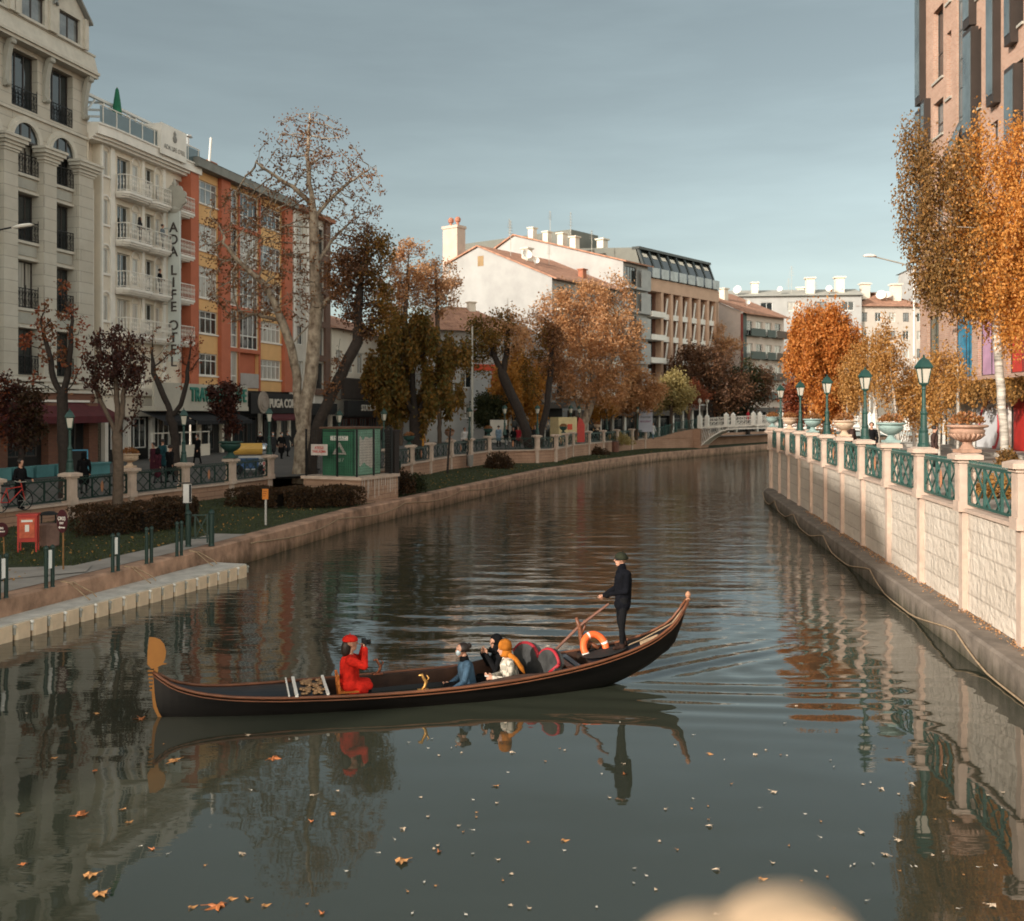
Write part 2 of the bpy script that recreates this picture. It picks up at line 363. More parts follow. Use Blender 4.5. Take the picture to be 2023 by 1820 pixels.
# ---------------------------------------------------------------- water
GP = Vector((-5.8, 16.55)); GA = Vector((.964, .265)).normalized(); GN = Vector((-GA.y, GA.x)); GL = 9.45   # gondola: prow point, axis, far-side normal
ZG = 0.0
def build_water():
    x0, x1, y0, y1 = -16., 18., 7., 66.
    xs = np.arange(x0, x1 + .01, .15); ys = np.arange(y0, y1 + .01, .12)
    X, Y = np.meshgrid(xs, ys); H = np.zeros_like(X)
    rg = np.random.RandomState(5)
    # calm near, small ripples beyond the boat, strongest in mid channel
    sm = lambda a, b, v: np.clip((v - a) / (b - a), 0, 1) ** 2 * (3 - 2 * np.clip((v - a) / (b - a), 0, 1))
    bx = (X - GP.x) * GA.x + (Y - GP.y) * GA.y; by = (X - GP.x) * GN.x + (Y - GP.y) * GN.y
    behind = sm(.3, 5, by)
    amp = .06 + .94 * sm(.5, 7, by) * sm(-9, 1, X - .12 * (Y - 20)) * (1 - .85 * sm(3.2, 6.5, X - .20 * (Y - 24)))
    for i in range(26):
        lam = rg.uniform(.55, 1.5); th = R(90 + rg.normal(0, 16)); k = 2 * PI / lam
        H += amp * .0008 * lam * 2.0 * np.sin(k * (X * math.cos(th) + Y * math.sin(th)) + rg.uniform(0, 6.28))
    for i in range(8):
        lam = rg.uniform(1.6, 4); th = R(90 + rg.normal(0, 40)); k = 2 * PI / lam
        H += .00075 * lam * np.sin(k * (X * math.cos(th) + Y * math.sin(th)) + rg.uniform(0, 6.28)) * (.35 + .65 * behind)
    # wake: diverging crests behind stern and along the far side
    a = bx - 1.0; lat = np.abs(by)
    for (a0, slope, wid, ph, A) in ((6.3, .36, .5, 24, .010), (3.5, .30, .5, 27, .007), (7.6, .22, .4, 20, .009)):
        aa = bx - a0; m = sm(0, 2.0, aa) * np.exp(-np.clip(aa - 3, 0, None) / 3.2)
        env = np.exp(-((lat - slope * aa - .35) / (wid + .16 * np.clip(aa, 0, None))) ** 2) * m
        side = np.where(by > 0, 1., .75)
        k = 2 * PI / .62
        H += A * env * side * np.sin(k * (aa * math.sin(R(ph)) - lat * math.cos(R(ph))) + 1.3 * np.sin(.7 * aa))
    m = sm(8.6, 10.5, bx) * np.exp(-np.clip(bx - 10, 0, None) / 3) * np.exp(-(lat / (.6 + .1 * np.clip(bx - 9, 0, None))) ** 2)
    H += .007 * m * np.sin(2 * PI / .9 * bx + .6 * np.sin(3 * lat))
    ed = sm(0, 1.5, X - x0) * sm(0, 1.5, x1 - X) * sm(0, 1.5, Y - y0) * sm(0, 6, y1 - Y)
    H *= ed
    ny, nx = X.shape
    V = np.stack([X, Y, H], -1).reshape(-1, 3)
    idx = np.arange(ny * nx).reshape(ny, nx)
    F = np.stack([idx[:-1, :-1], idx[:-1, 1:], idx[1:, 1:], idx[1:, :-1]], -1).reshape(-1, 4)
    n = len(V); xe, ye = xs[-1], ys[-1]
    ext = np.array([(-60, -30, 0), (160, -30, 0), (160, y0, 0), (-60, y0, 0), (-60, ye, 0), (160, ye, 0), (160, 260, 0), (-60, 260, 0), (x0, y0, 0), (xe, y0, 0), (xe, ye, 0), (x0, ye, 0)], float)
    V = np.vstack([V, ext])
    Fx = np.array([(0, 1, 2, 3), (3, 8, 11, 4), (9, 2, 5, 10), (4, 5, 6, 7)]) + n
    F = np.vstack([F, Fx])
    m_, nt, b = _ng('canal_water'); L = nt.links.new
    b.inputs['Base Color'].default_value = (.036, .040, .028, 1); b.inputs['Roughness'].default_value = .02
    b.inputs['IOR'].default_value = 1.6; b.inputs['Specular IOR Level'].default_value = .5
    ge = N(nt, 'ShaderNodeNewGeometry')
    sp = N(nt, 'ShaderNodeSeparateXYZ'); L(ge.outputs['Position'], sp.inputs[0])
    mp = N(nt, 'ShaderNodeMapping'); mp.inputs['Scale'].default_value = (.8, 2.6, 1); L(ge.outputs['Position'], mp.inputs['Vector'])
    n1 = N(nt, 'ShaderNodeTexNoise'); n1.inputs['Scale'].default_value = 1.35; n1.inputs['Detail'].default_value = 3; L(mp.outputs[0], n1.inputs['Vector'])
    mr = N(nt, 'ShaderNodeMapRange'); mr.inputs['From Min'].default_value = 17; mr.inputs['From Max'].default_value = 34; mr.inputs['To Min'].default_value = .0012; mr.inputs['To Max'].default_value = .022
    L(sp.outputs[1], mr.inputs['Value'])
    n2 = N(nt, 'ShaderNodeTexNoise'); n2.inputs['Scale'].default_value = .9; n2.inputs['Detail'].default_value = 1; L(ge.outputs['Position'], n2.inputs['Vector'])
    mu = N(nt, 'ShaderNodeMath', operation='MULTIPLY'); L(n1.outputs['Fac'], mu.inputs[0]); L(mr.outputs[0], mu.inputs[1])
    m2 = N(nt, 'ShaderNodeMath', operation='MULTIPLY_ADD'); m2.inputs[1].default_value = .006; L(n2.outputs['Fac'], m2.inputs[0]); L(mu.outputs[0], m2.inputs[2])
    bp = N(nt, 'ShaderNodeBump'); bp.inputs['Strength'].default_value = 1; bp.inputs['Distance'].default_value = 1
    L(m2.outputs[0], bp.inputs['Height']); L(bp.outputs['Normal'], b.inputs['Normal'])
    o = link('water', np_mesh('water', V, F, m_, smooth=True)); tag(o, kind='structure')
    return lambda x, y: float(H[min(ny - 1, max(0, int(round((y - y0) / .12)))), min(nx - 1, max(0, int(round((x - x0) / .15))))])
water_h = build_water()
# ---------------------------------------------------------------- facade helpers (local frame: x along the facade, -y outward, z up)
def wall(mb, u0, u1, z0, z1, ops, y=0., depth=.25, mi=0, rmi=None):
    rmi = mi if rmi is None else rmi
    us = sorted({u0, u1, *[o[0] for o in ops], *[o[1] for o in ops]}); zs = sorted({z0, z1, *[o[2] for o in ops], *[o[3] for o in ops]})
    us = [u for u in us if u0 <= u <= u1]; zs = [z for z in zs if z0 <= z <= z1]
    for i in range(len(us) - 1):
        j = 0
        while j < len(zs) - 1:
            cu = (us[i] + us[i + 1]) / 2
            hole = lambda jj: any(o[0] < cu < o[1] and o[2] < (zs[jj] + zs[jj + 1]) / 2 < o[3] for o in ops)
            if hole(j): j += 1; continue
            k = j
            while k < len(zs) - 1 and not hole(k): k += 1
            mb.quad((us[i], y, zs[j]), (us[i + 1], y, zs[j]), (us[i + 1], y, zs[k]), (us[i], y, zs[k]), mi); j = k
    for a, b, c, d in ops:
        e = y + depth
        mb.quad((a, y, c), (a, e, c), (a, e, d), (a, y, d), rmi); mb.quad((b, e, c), (b, y, c), (b, y, d), (b, e, d), rmi)
        mb.quad((a, e, c), (a, y, c), (b, y, c), (b, e, c), rmi); mb.quad((a, y, d), (a, e, d), (b, e, d), (b, y, d), rmi)
WINC = {}
def window(parent, u, z, w, h, nx=2, nz=1, fm=None, gm=None, y=.2, fw=.07, transom=None, kind='window', arch=False):
    """u, z: lower corner; frame with mullions and a pane"""
    fm = fm or M_frame; gm = gm or M_glass
    key = (round(w, 3), round(h, 3), nx, nz, fm.name, gm.name, fw, transom, arch)
    if key not in WINC:
        mb = MB(); d = .07
        mb.box(0, w, 0, d, 0, fw); mb.box(0, w, 0, d, h - fw, h); mb.box(0, fw, 0.001, d - .001, fw, h - fw); mb.box(w - fw, w, 0.001, d - .001, fw, h - fw)
        zt = h
        if transom: mb.box(fw, w - fw, .004, d - .004, h * transom - fw / 2, h * transom + fw / 2)
        for i in range(1, nx): mb.box(w * i / nx - fw * .45, w * i / nx + fw * .45, .008, d - .008, fw, h - fw)
        for i in range(1, nz): mb.box(fw, w - fw, .012, d - .012, h * i / nz - fw * .4, h * i / nz + fw * .4)
        p = MB(); p.quad((fw * .5, d * .6, fw * .5), (w - fw * .5, d * .6, fw * .5), (w - fw * .5, d * .6, h - fw * .5), (fw * .5, d * .6, h - fw * .5))
        WINC[key] = (mb.mesh('window', fm), p.mesh('pane', gm))
    a, b = WINC[key]
    o = link(kind, a, parent, (u, y, z)); link('pane', b, o)
    return o
def shell(mb, u0, u1, D, z0, z1, mi=0, roof=True):
    mb.quad((u0, D, z0), (u0, 0, z0), (u0, 0, z1), (u0, D, z1), mi); mb.quad((u1, 0, z0), (u1, D, z0), (u1, D, z1), (u1, 0, z1), mi)
    mb.quad((u1, D, z0), (u0, D, z0), (u0, D, z1), (u1, D, z1), mi)
    if roof: mb.quad((u0, 0, z1), (u1, 0, z1), (u1, D, z1), (u0, D, z1), mi)
DL = Vector((.24, 1)).normalized(); AL = math.atan2(DL.y, DL.x)
def left_at(Y, z=0.): return (-22.6 + .24 * (Y - 68), Y, z)
K = math.hypot(1, .24)
ZS = 1.7

# ================================================================ 1 grey stone building
gb = thing('stone_building', 'tall pale grey stone building with arched windows, scroll brackets and gabled dormers', 'building', (left_at(60.1)[0] - .49, 60.1 + .12, 0), AL)
# local x runs away from the camera; its far corner is x = 0
L0 = -83  # unseen run past the frame, lengthened for the shade it throws
wins = []          # u0,u1,z0,z1
bays = [(-3.23, -1.30), (-6.27, -4.26), (-9.35, -7.35), (-12.4, -10.4), (-15.5, -13.5)]
rows = [(6.9, 9.4), (10.5, 13.05), (14.1, 16.65)]
ops = []
for a, b in bays:
    for c, d in rows: ops.append((a, b, c, d))
    ops.append((a, b, 17.7, 19.45)); ops.append((a, b, 21.2, 24.2))
mb = MB(); wall(mb, L0, 0, ZS, 25.0, ops, 0, .55)
# half-round heads: cut-in arch spandrels become solid around an arch-shaped void
for a, b in bays:
    c = (a + b) / 2; r = (b - a) / 2; n = 14
    arc = [(c + r * math.cos(PI * i / n), 19.45 + r * math.sin(PI * i / n)) for i in range(n + 1)]
    for i in range(n):   # soffit
        p, q = arc[i], arc[i + 1]
        mb.quad((p[0], -.02, p[1]), (q[0], -.02, q[1]), (q[0], .25, q[1]), (p[0], .25, p[1]))
mb.quad((0, 0, ZS), (0, 16, ZS), (0, 16, 25.0), (0, 0, 25.0)); mb.quad((L0, 16, ZS), (L0, 0, ZS), (L0, 0, 25), (L0, 16, 25)); mb.quad((0, 16, ZS), (L0, 16, ZS), (L0, 16, 25), (0, 16, 25))
mb.build('wall', M_stone, gb)
ar = MB()
for a, b in bays:     # archivolts and black fanlights
    c = (a + b) / 2; r = (b - a) / 2; n = 18
    for r0, r1, y0 in ((r, r + .16, -.16), (r + .16, r + .36, -.10)):
        A = [(c + r0 * math.cos(PI * i / n), y0, 19.42 + r0 * math.sin(PI * i / n)) for i in range(n + 1)]
        B = [(c + r1 * math.cos(PI * i / n), y0, 19.42 + r1 * math.sin(PI * i / n)) for i in range(n + 1)]
        B0 = [(p[0], 0.01, p[2]) for p in B]; A0 = [(p[0], .3, p[2]) for p in A]
        ar.strip(A, B); ar.strip(B, B0); ar.strip(A0, A)
ar.build('archivolt', M_stone2, gb, smooth=False)
for a, b in bays:
    c = (a + b) / 2; r = (b - a) / 2; n = 16
    f = MB(); f.add([(c + r * math.cos(PI * i / n), -.012, 19.45 + r * math.sin(PI * i / n)) for i in range(n + 1)], [tuple(range(n + 1))])
    f.build('fanlight', M_glass, gb)
    fr = MB()
    for k in (-.36, .36): fr.box(c + k - .05, c + k + .05, -.05, -.02, 19.45, 19.45 + math.sqrt(r * r - k * k) - .02)
    fr.box(c - r + .02, c + r - .02, -.055, -.015, 19.40, 19.5)
    fr.build('glazing_bar', M_bframe, gb)
# piers, capitals
for a in [0] + [-3.23 - 3.06 * i for i in range(5)]:
    u0, u1 = (a - 1.3, a) if a == 0 else (a - 1.03, a)
    p = MB(); p.box(u0, u1, -.42, .0, ZS, 18.55); p.build('pier', M_stone, gb)
    cp = MB()
    for i, (e, z0, z1) in enumerate(((.06, 18.55, 18.68), (.14, 18.68, 18.86), (.24, 18.86, 19.02), (.36, 19.02, 19.22), (.44, 19.22, 19.36))):
        cp.box(u0 - e, u1 + e, -.42 - e, .004 * i, z0, z1)
    cp.build('capital', M_stone2, gb)
# spandrel panels, sills, railings, windows
def iron_rail(w, h, name='railing'):
    key = ('rail', w, h)
    if key not in WINC:
        r = MB(); r.box(0, w, -.02, .02, h - .05, h); r.box(0, w, -.02, .02, .03, .07)
        n = max(4, int(w / .24))
        for i in range(n + 1):
            x = w * i / n; r.box(x - .013, x + .013, -.013, .013, 0, h + (.16 if i % 4 == 0 else 0))
        for i in range(n):
            x = w * (i + .5) / n; q = w / n * .38
            for z0, s in ((.28 * h, 1), (.68 * h, -1)):
                r.tube([(x + s * q * math.cos(t) * (1 - t / 11), -.012, z0 + .2 * h * math.sin(t) * (1 - t / 11)) for t in [k * .7 for k in range(9)]], .014, 4)
        WINC[key] = r.mesh('railing', M_iron)
    return WINC[key]
for bi, (a, b) in enumerate(bays):
    w = b - a
    for ri, (c, d) in enumerate(rows + [(17.7, 19.45), (21.2, 24.2)]):
        gm = [M_glass, M_curtain, M_glass, M_glass][(bi * 3 + ri * 2) % 4]
        window(gb, a + .38 * (ri != 4), c, w - .38 * (ri != 4), d - c, 3, 1, M_bframe, gm, .36, .08)
        if ri != 4:   # pale stone jamb beside every opening
            j = MB(); j.box(a + .01, a + .37, .12, .5, c, d - .003); j.build('jamb', M_stone2, gb)
        link('railing', iron_rail(round(w - .06, 2), 1.05), gb, (a + .03, -.06 if ri != 4 else .02, c))
    sp = MB()
    for c, d in ((9.4, 10.5), (13.05, 14.1), (16.65, 17.7)):
        sp = MB(); sp.box(a - .05, b + .05, -.14, 0, d - .17, d - .02); sp.box(a - .05, b + .05, -.1, 0, c + .02, c + .15); sp.build('sill', M_stone2, gb)
        pn = MB(); pn.box(a + .12, b - .12, -.05, -.002, c + .25, d - .27); pn.build('panel', M_stone3, gb)
bd = MB()
for z0, z1, e in ((20.86, 21.0, .12), (6.55, 6.72, .5), (6.2, 6.42, .56), (5.95, 6.1, .62)): bd.box(L0, .06, -e, .003, z0, z1)
bd.build('string_course', M_stone2, gb)
# eaves: soffit, sloping fascia, brackets
ev = MB(); ev.prism([(0, 0), (0, 0)], 0, 0) if 0 else None
for (z0, z1, y0, y1) in ((24.45, 24.62, -.62, .1), (24.62, 24.78, -.74, .1)): ev.box(L0, .2, y0, y1, z0, z1)
ev.add([(L0, -.66, 24.78), (.12, -.66, 24.78), (.12, -.40, 25.75), (L0, -.40, 25.75), (L0, .4, 24.78), (.12, .4, 24.78), (.12, .4, 25.75), (L0, .4, 25.75)], [(0, 1, 2, 3), (1, 5, 6, 2), (3, 2, 6, 7), (4, 0, 3, 7)])
ev.box(L0, .18, -.46, .4, 25.75, 25.86)
ev.build('cornice', M_stone2, gb)
for a in [-.35] + [-3.72 - 3.06 * i for i in range(5)]:
    s = MB(); o1 = []; o2 = []
    for i in range(13):
        t = i / 12; z = 24.44 - 2.35 * t; y = -.60 + .46 * (1 - (1 - t) ** 2.2) ** .8; o1.append((y - .02 * math.sin(PI * t), z)); o2.append((y + .30 - .12 * t, z))
    poly = o1 + o2[::-1]
    n = len(poly); vs = [(a - .16, p[0], p[1]) for p in poly] + [(a + .16, p[0], p[1]) for p in poly]
    fs = [(i, i + 1, 2 * 13 - 2 - i, 2 * 13 - 1 - i) for i in range(12)] + [(n + i, n + 2 * 13 - 1 - i, n + 2 * 13 - 2 - i, n + i + 1) for i in range(12)] + [(i, i + n, (i + 1) % n + n, (i + 1) % n) for i in range(n)]
    s.add(vs, fs); s.tube([(a - .17, -.13, 22.12), (a + .17, -.13, 22.12)], .17, 10); s.tube([(a - .18, -.46, 24.28), (a + .18, -.46, 24.28)], .14, 10)
    s.build('bracket', M_stone3, gb)
# roof + dormers
rf = MB(); rf.add([(L0, -.1, 25.8), (.3, -.1, 25.8), (-2.2, 3.2, 29.6), (L0, 3.2, 29.6), (.3, 16, 25.8), (-2.2, 13, 29.6), (L0, 16, 25.8), (L0, 13, 29.6)], [(0, 1, 2, 3), (1, 4, 5, 2), (3, 2, 5, 7), (4, 6, 7, 5)])
rf.build('roof', mat('dark_slate', (.035, .038, .042), .6, var=.25, vs=5), gb)
for a, b in bays[:4]:
    c = (a + b) / 2; h = 27.55
    d = MB(); wall(d, c - 1.35, c + 1.35, 25.8, h, [(c - .9, c + .9, 25.95, 27.35)], -.55, .25)
    d.quad((c + 1.35, -.55, 25.8), (c + 1.35, 3.2, 25.8), (c + 1.35, 3.2, h), (c + 1.35, -.55, h)); d.quad((c - 1.35, 3.2, 25.8), (c - 1.35, -.55, 25.8), (c - 1.35, -.55, h), (c - 1.35, 3.2, h))
    d.add([(c - 1.35, -.55, h), (c + 1.35, -.55, h), (c, -.55, h + 1.35)], [(0, 1, 2)])
    d.box(c - 1.5, c - 1.18, -.68, -.551, 25.82, h); d.box(c + 1.18, c + 1.5, -.68, -.551, 25.82, h)
    dm = d.build('dormer', M_stone2, gb)
    r2 = MB()
    for s in (-1, 1):
        p = [(c, -.85, h + 1.5), (c + s * 1.68, -.85, h - .12), (c + s * 1.68, 3.6, h - .12), (c, 3.6, h + 1.5)]; q = [(x, y, z - .13) for x, y, z in p]
        r2.add(p + q, [(0, 1, 2, 3), (4, 7, 6, 5), (0, 4, 5, 1), (1, 5, 6, 2)])
    r2.build('dormer_roof', mat('zinc_edge', (.25, .25, .24), .5, var=.1), dm)
    window(dm, c - .9, 25.95, 1.8, 1.4, 2, 1, M_bframe, M_glass2, -.38, .09)
dp = MB(); dp.tube([(.12, -.3, 2), (.12, -.3, 17.8)], .06, 8); dp.build('drainpipe', M_white, gb)
# ground floor: brick band, awning, shop void with brick piers
bb = MB(); bb.box(L0, 0, -.5, 0, 5.45, 5.95); bb.build('brick_band', M_redbrick, gb)
gl = MB(); gl.box(L0, -.4, -.46, -.421, ZS, 5.45); gl.build('shop_front', M_dark, gb)
for u in (-.6, -4.1, -8, -12):
    p = MB(); p.box(u - .45, u + .35, -.9, -.43, ZS, 5.4); p.build('brick_pier', M_redbrick, gb)
for u in (-2.2, -6.2, -10):
    window(gb, u - 1.2, 2.5, 2.4, 2.2, 3, 1, M_bframe, M_glass, -.52, .08, kind='shop_window')
M_awn = mat('maroon_awning_cloth', (.085, .012, .016), .8, var=.25, vs=2)
aw = MB(); aw.add([(-30, -.5, 5.42), (.3, -.5, 5.42), (.3, -2.1, 4.65), (-30, -2.1, 4.65), (-30, -2.1, 4.28), (.3, -2.1, 4.28), (.3, -.5, 5.36)], [(0, 1, 2, 3), (3, 2, 5, 4), (1, 6, 5, 2)])
awo = aw.build('awning', M_awn, gb)
w1 = MB(); w1.box(-30, -.6, -.62, -.5, 5.44, 5.56); w1.build('light_strip', M_white, gb)

# ================================================================ 2 white hotel
hb = thing('hotel_building', 'cream white hotel with small curved balconies and a vertical lettered sign', 'building', (left_at(60.1)[0] - .40, 60.1 + .10, 0), AL)
LH = 10.95
mb = MB(); hops = []
zf = [9.66, 12.5, 15.45, 18.4]
for z in zf:
    hops += [(1.32, 1.88, z + .75, z + 2.25), (2.75, 4.1, z, z + 2.2), (4.35, 5.0, z + .35, z + 2.05), (5.75, 6.7, z, z + 2.2), (6.9, 7.4, z + .35, z + 2.05), (8.95, 10.0, z, z + 2.2)]
wall(mb, 1.1, LH, 6.4, 21.0, hops, 0, .3)
wall(mb, 0, 1.1, ZS, 21.3, [], .55); mb.quad((1.1, .55, ZS), (1.1, 0, ZS), (1.1, 0, 21.3), (1.1, .55, 21.3))
shell(mb, 0, LH, 14, ZS, 21.3)
mb.build('wall', M_cream, hb)
tr = MB()
for u0, u1 in ((1.1, 1.25), (2.0, 2.4), (5.25, 5.5), (7.6, 7.9), (10.5, LH)): tr.box(u0, u1, -.12, -.001, 6.4, 21.25)
for z in zf:
    tr.box(0, 1.1, .43, .548, z - .35, z - .15)
    for a, b in ((1.22, 1.98),): tr.box(a, b, -.1, -.002, z + .62, z + .75)
    for c in (1.6, 4.68, 7.15):
        n = 10; r0, r1 = .36, .47
        A = [(c + r0 * math.cos(PI * i / n), -.06, z + 2.1 + r0 * math.sin(PI * i / n)) for i in range(n + 1)]; B = [(c + r1 * math.cos(PI * i / n), -.06, z + 2.1 + r1 * math.sin(PI * i / n)) for i in range(n + 1)]
        tr.strip(A, B); tr.strip(B, [(p[0], 0, p[2]) for p in B])
tr.build('moulding', M_white, hb)
for zi, z in enumerate(zf):
    window(hb, 1.32, z + .75, .56, 1.5, 1, 1, M_frame, M_curtain, .06, .05)
    window(hb, 2.75, z, 1.35, 2.2, 2, 1, M_frame, M_glass if zi else M_curtain, .22, .06, kind='balcony_door')
    window(hb, 4.35, z + .35, .65, 1.7, 1, 1, M_frame, M_curtain, .06, .06)
    window(hb, 5.75, z, .95, 2.2, 2, 1, M_frame, M_glass, .22, .06, kind='balcony_door')
    window(hb, 6.9, z + .35, .5, 1.7, 1, 1, M_frame, M_curtain, .06, .06)
    window(hb, 8.95, z, 1.05, 2.2, 2, 1, M_frame, M_curtain, .22, .06, kind='balcony_door')
    for u in (2.75, 5.75):   # open shutters
        s = MB(); s.T = Matrix.Translation((u, -.02, z)) @ Matrix.Rotation(R(-62), 4, 'Z'); s.box(-.6, 0, -.03, .0, .02, 2.15)
        for k in range(9): s.box(-.54, -.06, -.05, -.03, .12 + k * .22, .22 + k * .22)
        s.T = None; s.build('shutter', M_cream, hb)
def balcony(parent, u0, u1, z, out=.95, m=None, ch=.3):
    key = ('balc', round(u1 - u0, 2), out)
    w = u1 - u0
    if key not in WINC:
        b = MB()
        for e, z0, z1 in ((.0, -.16, 0), (-.08, -.28, -.16), (-.2, -.38, -.28)):
            o = out + e; b.slab([(-e * .5, 0), (-e * .5, -o + ch), (ch - e * .5, -o), (w - ch + e * .5, -o), (w + e * .5, -o + ch), (w + e * .5, 0)][::-1], z0, z1)
        r = MB(); path = [(.04, 0), (.04, -out + ch), (ch, -out + .05), (w - ch, -out + .05), (w - .04, -out + ch), (w - .04, 0)]
        for p, q in zip(path, path[1:]):
            r.bar((*p, 1.0), (*q, 1.0), .06, .05); r.bar((*p, .08), (*q, .08), .04, .04)
            n = max(2, int(math.dist(p, q) / .17))
            for i in range(n):
                x = p[0] + (q[0] - p[0]) * i / n; y = p[1] + (q[1] - p[1]) * i / n
                r.lathe([(.012, .08), (.018, .3), (.045, .42), (.018, .55), (.04, .68), (.014, .8), (.014, 1.0)], 5, c=(x, y, 0))
        WINC[key] = (b.mesh('balcony', M_white), r.mesh('railing', M_white))
    a, b = WINC[key]
    o = link('balcony', a, parent, (u0, 0, z)); link('railing', b, o); return o
for z in zf:
    balcony(hb, 2.45, 5.4, z); balcony(hb, 5.55, 7.75, z, .85); balcony(hb, 8.3, 10.6, z, .85)
cn = MB()
for e, z0, z1 in ((.45, 20.95, 21.1), (.65, 21.1, 21.25), (.85, 21.25, 21.8), (.92, 21.8, 21.9)):
    cn.slab([(-.0, .5), (-.0, .2 - e), (1.3, -e), (LH + .25, -e), (LH + .25, .5)], z0, z1)
cn.slab([(.05, .5), (LH + .2, .5), (LH + .2, 13.9), (.05, 13.9)], 21.4, 21.8)
cn.build('cornice', M_white, hb)
rl = MB(); gl = MB()
for i in range(9):
    u = .3 + i * 1.32; rl.box(u - .035, u + .035, -.78, -.72, 21.9, 22.95)
rl.box(0, LH + .1, -.79, -.71, 22.92, 22.98)
gl.box(.02, LH + .1, -.755, -.745, 21.95, 22.86)
rl.build('terrace_railing', M_white, hb); gl.build('glass_balustrade', glassmat('balustrade_glass', (.10, .14, .15), .05, .8, .3), hb)
pg = MB()
for u in (.3, 1.9, 3.6, 5.2, 6.8):
    pg.box(u - .06, u + .06, .3, .42, 21.8, 23.7); pg.bar((u, .36, 23.65), (u, 5, 24.1), .12); pg.bar((u, .36, 22.7), (u + .8, .36, 23.6), .08)
pg.box(-.2, 7.2, .25, .45, 23.65, 23.8); pg.box(-.2, 7.2, 4.9, 5.1, 24.0, 24.15); pg.box(-.1, 7.1, 5.15, 5.25, 21.8, 24.0)
pg.build('pergola', M_frame, hb)
sb = MB(); sb.box(5.9, 8.9, -1.05, -.94, 21.5, 23.5); sb.box(5.9, 6.05, -.94, .4, 21.9, 23.45); sb.bar((6.3, -.95, 21.5), (6.3, -.3, 21.0), .06); sb.bar((8.5, -.95, 21.5), (8.5, -.3, 21.0), .06)
sgn = sb.build('roof_sign', M_white, hb)
M_ink = mat('grey_lettering', (.22, .21, .19), .6, var=.1)
text('ADA LIFE OTEL', .42, .01, M_ink, 'lettering', sgn, (7.45, -1.065, 22.05), FACE, wid=2.5)
em = MB(); em.lathe([(.0, 0), (.2, .1), (.26, .3), (.12, .5), (.18, .62), (.02, .8)], 10, c=(7.45, -1.07, 22.5), sq=.15); em.build('emblem', M_ink, sgn)
um = thing('patio_umbrella', 'closed dark green patio umbrella on the hotel roof terrace', 'umbrella', (left_at(62.9)[0] - .7, 62.9, 21.9), AL)
q = MB(); q.tube([(0, -.3, 0), (0, -.3, 2.9)], .04, 8); q.build('pole', M_stone3, um); q = MB(); q.lathe([(.30, 1.0), (.27, 1.5), (.2, 2.1), (.1, 2.75), (.02, 2.9)], 9, c=(0, -.3, 0)); q.build('canopy', mat('green_umbrella_cloth', (.015, .14, .075), .8, 0, .3, 4), um)
# vertical blade sign
M_teal = mat('pale_teal_sign', (.52, .55, .52), .6, var=.06)
vs_ = MB(); vs_.box(7.62, 7.8, -1.30, -.45, 8.2, 18.1); vs_.bar((7.7, -.5, 17), (7.7, -.05, 17), .08); vs_.bar((7.7, -.5, 12), (7.7, -.05, 12), .08); vs_.bar((7.7, -.5, 9), (7.7, -.05, 9), .08)
vso = vs_.build('blade_sign', M_teal, hb)
M_let = mat('dark_bronze_lettering', (.055, .045, .04), .6, var=.2)
zz = 17.0
for ch in 'ADA LIFE OTEL':
    if ch == ' ': zz -= .42; continue
    text(ch, .92, .03, M_let, 'letter', vso, (7.60, -.875, zz), (PI / 2, 0, -PI / 2), bold=.012); zz -= .80
em = MB(); em.prism([((.78 + .13 * abs(math.cos(4.5 * t))) * math.cos(t), .85 + (.78 + .13 * abs(math.cos(4.5 * t))) * math.sin(t) * (1.0 if math.sin(t) > 0 else .9)) for t in np.linspace(0, 2 * PI, 73)[:-1]], -.09, .09); em.lathe([(.3, -.12), (.42, 0), (.5, .12), (.2, .3)], 14, sq=.5)
for k in range(9):
    a = R(-20 + k * 27.5); em.ball((.62 * math.cos(a), -.08, .88 + .62 * math.sin(a)), .16, 8, sc=(1, .5, 1))
em.ball((0, -.08, .9), .36, 12, sc=(1, .5, 1)); em.lathe([(.12, 1.65), (.16, 1.85), (.03, 2.15)], 8)
e_ = em.build('emblem', M_stone3, vso, loc=(7.7, -.875, 18.1)); e_.rotation_euler = (0, 0, PI / 2)
# ground floor
gf = MB(); gf.box(1.1, LH, -.02, .2, ZS, 6.4); gf.build('shop_front', M_dark, hb)
gs = MB(); gs.box(1.1, LH, -.5, 0, 5.9, 6.4); gs.box(1.1, LH, -.35, 0, 4.6, 5.9); gs.build('fascia', M_cream, hb)
for u in (1.3, 3.6, 6.2, 8.6): p = MB(); p.box(u - .16, u + .16, -.3, -.02, ZS, 4.6); p.build('pillar', M_white, hb)
for u in (2, 4.3, 7): window(hb, u, 2.6, 1.3, 1.9, 2, 1, M_frame, M_glass, -.12, .07, kind='shop_window')
lw = MB(); lw.box(4.0, LH, -1.6, -1.5, ZS, 2.7); lw.build('terrace_wall', M_cream, hb)
tr2 = MB(); tr2.box(4.0, LH, -1.58, -1.52, 3.5, 3.58)
for i in range(7): tr2.box(4.05 + i * 1.13, 4.12 + i * 1.13, -1.58, -1.52, 2.7, 3.5)
tr2.build('terrace_rail', M_white, hb)

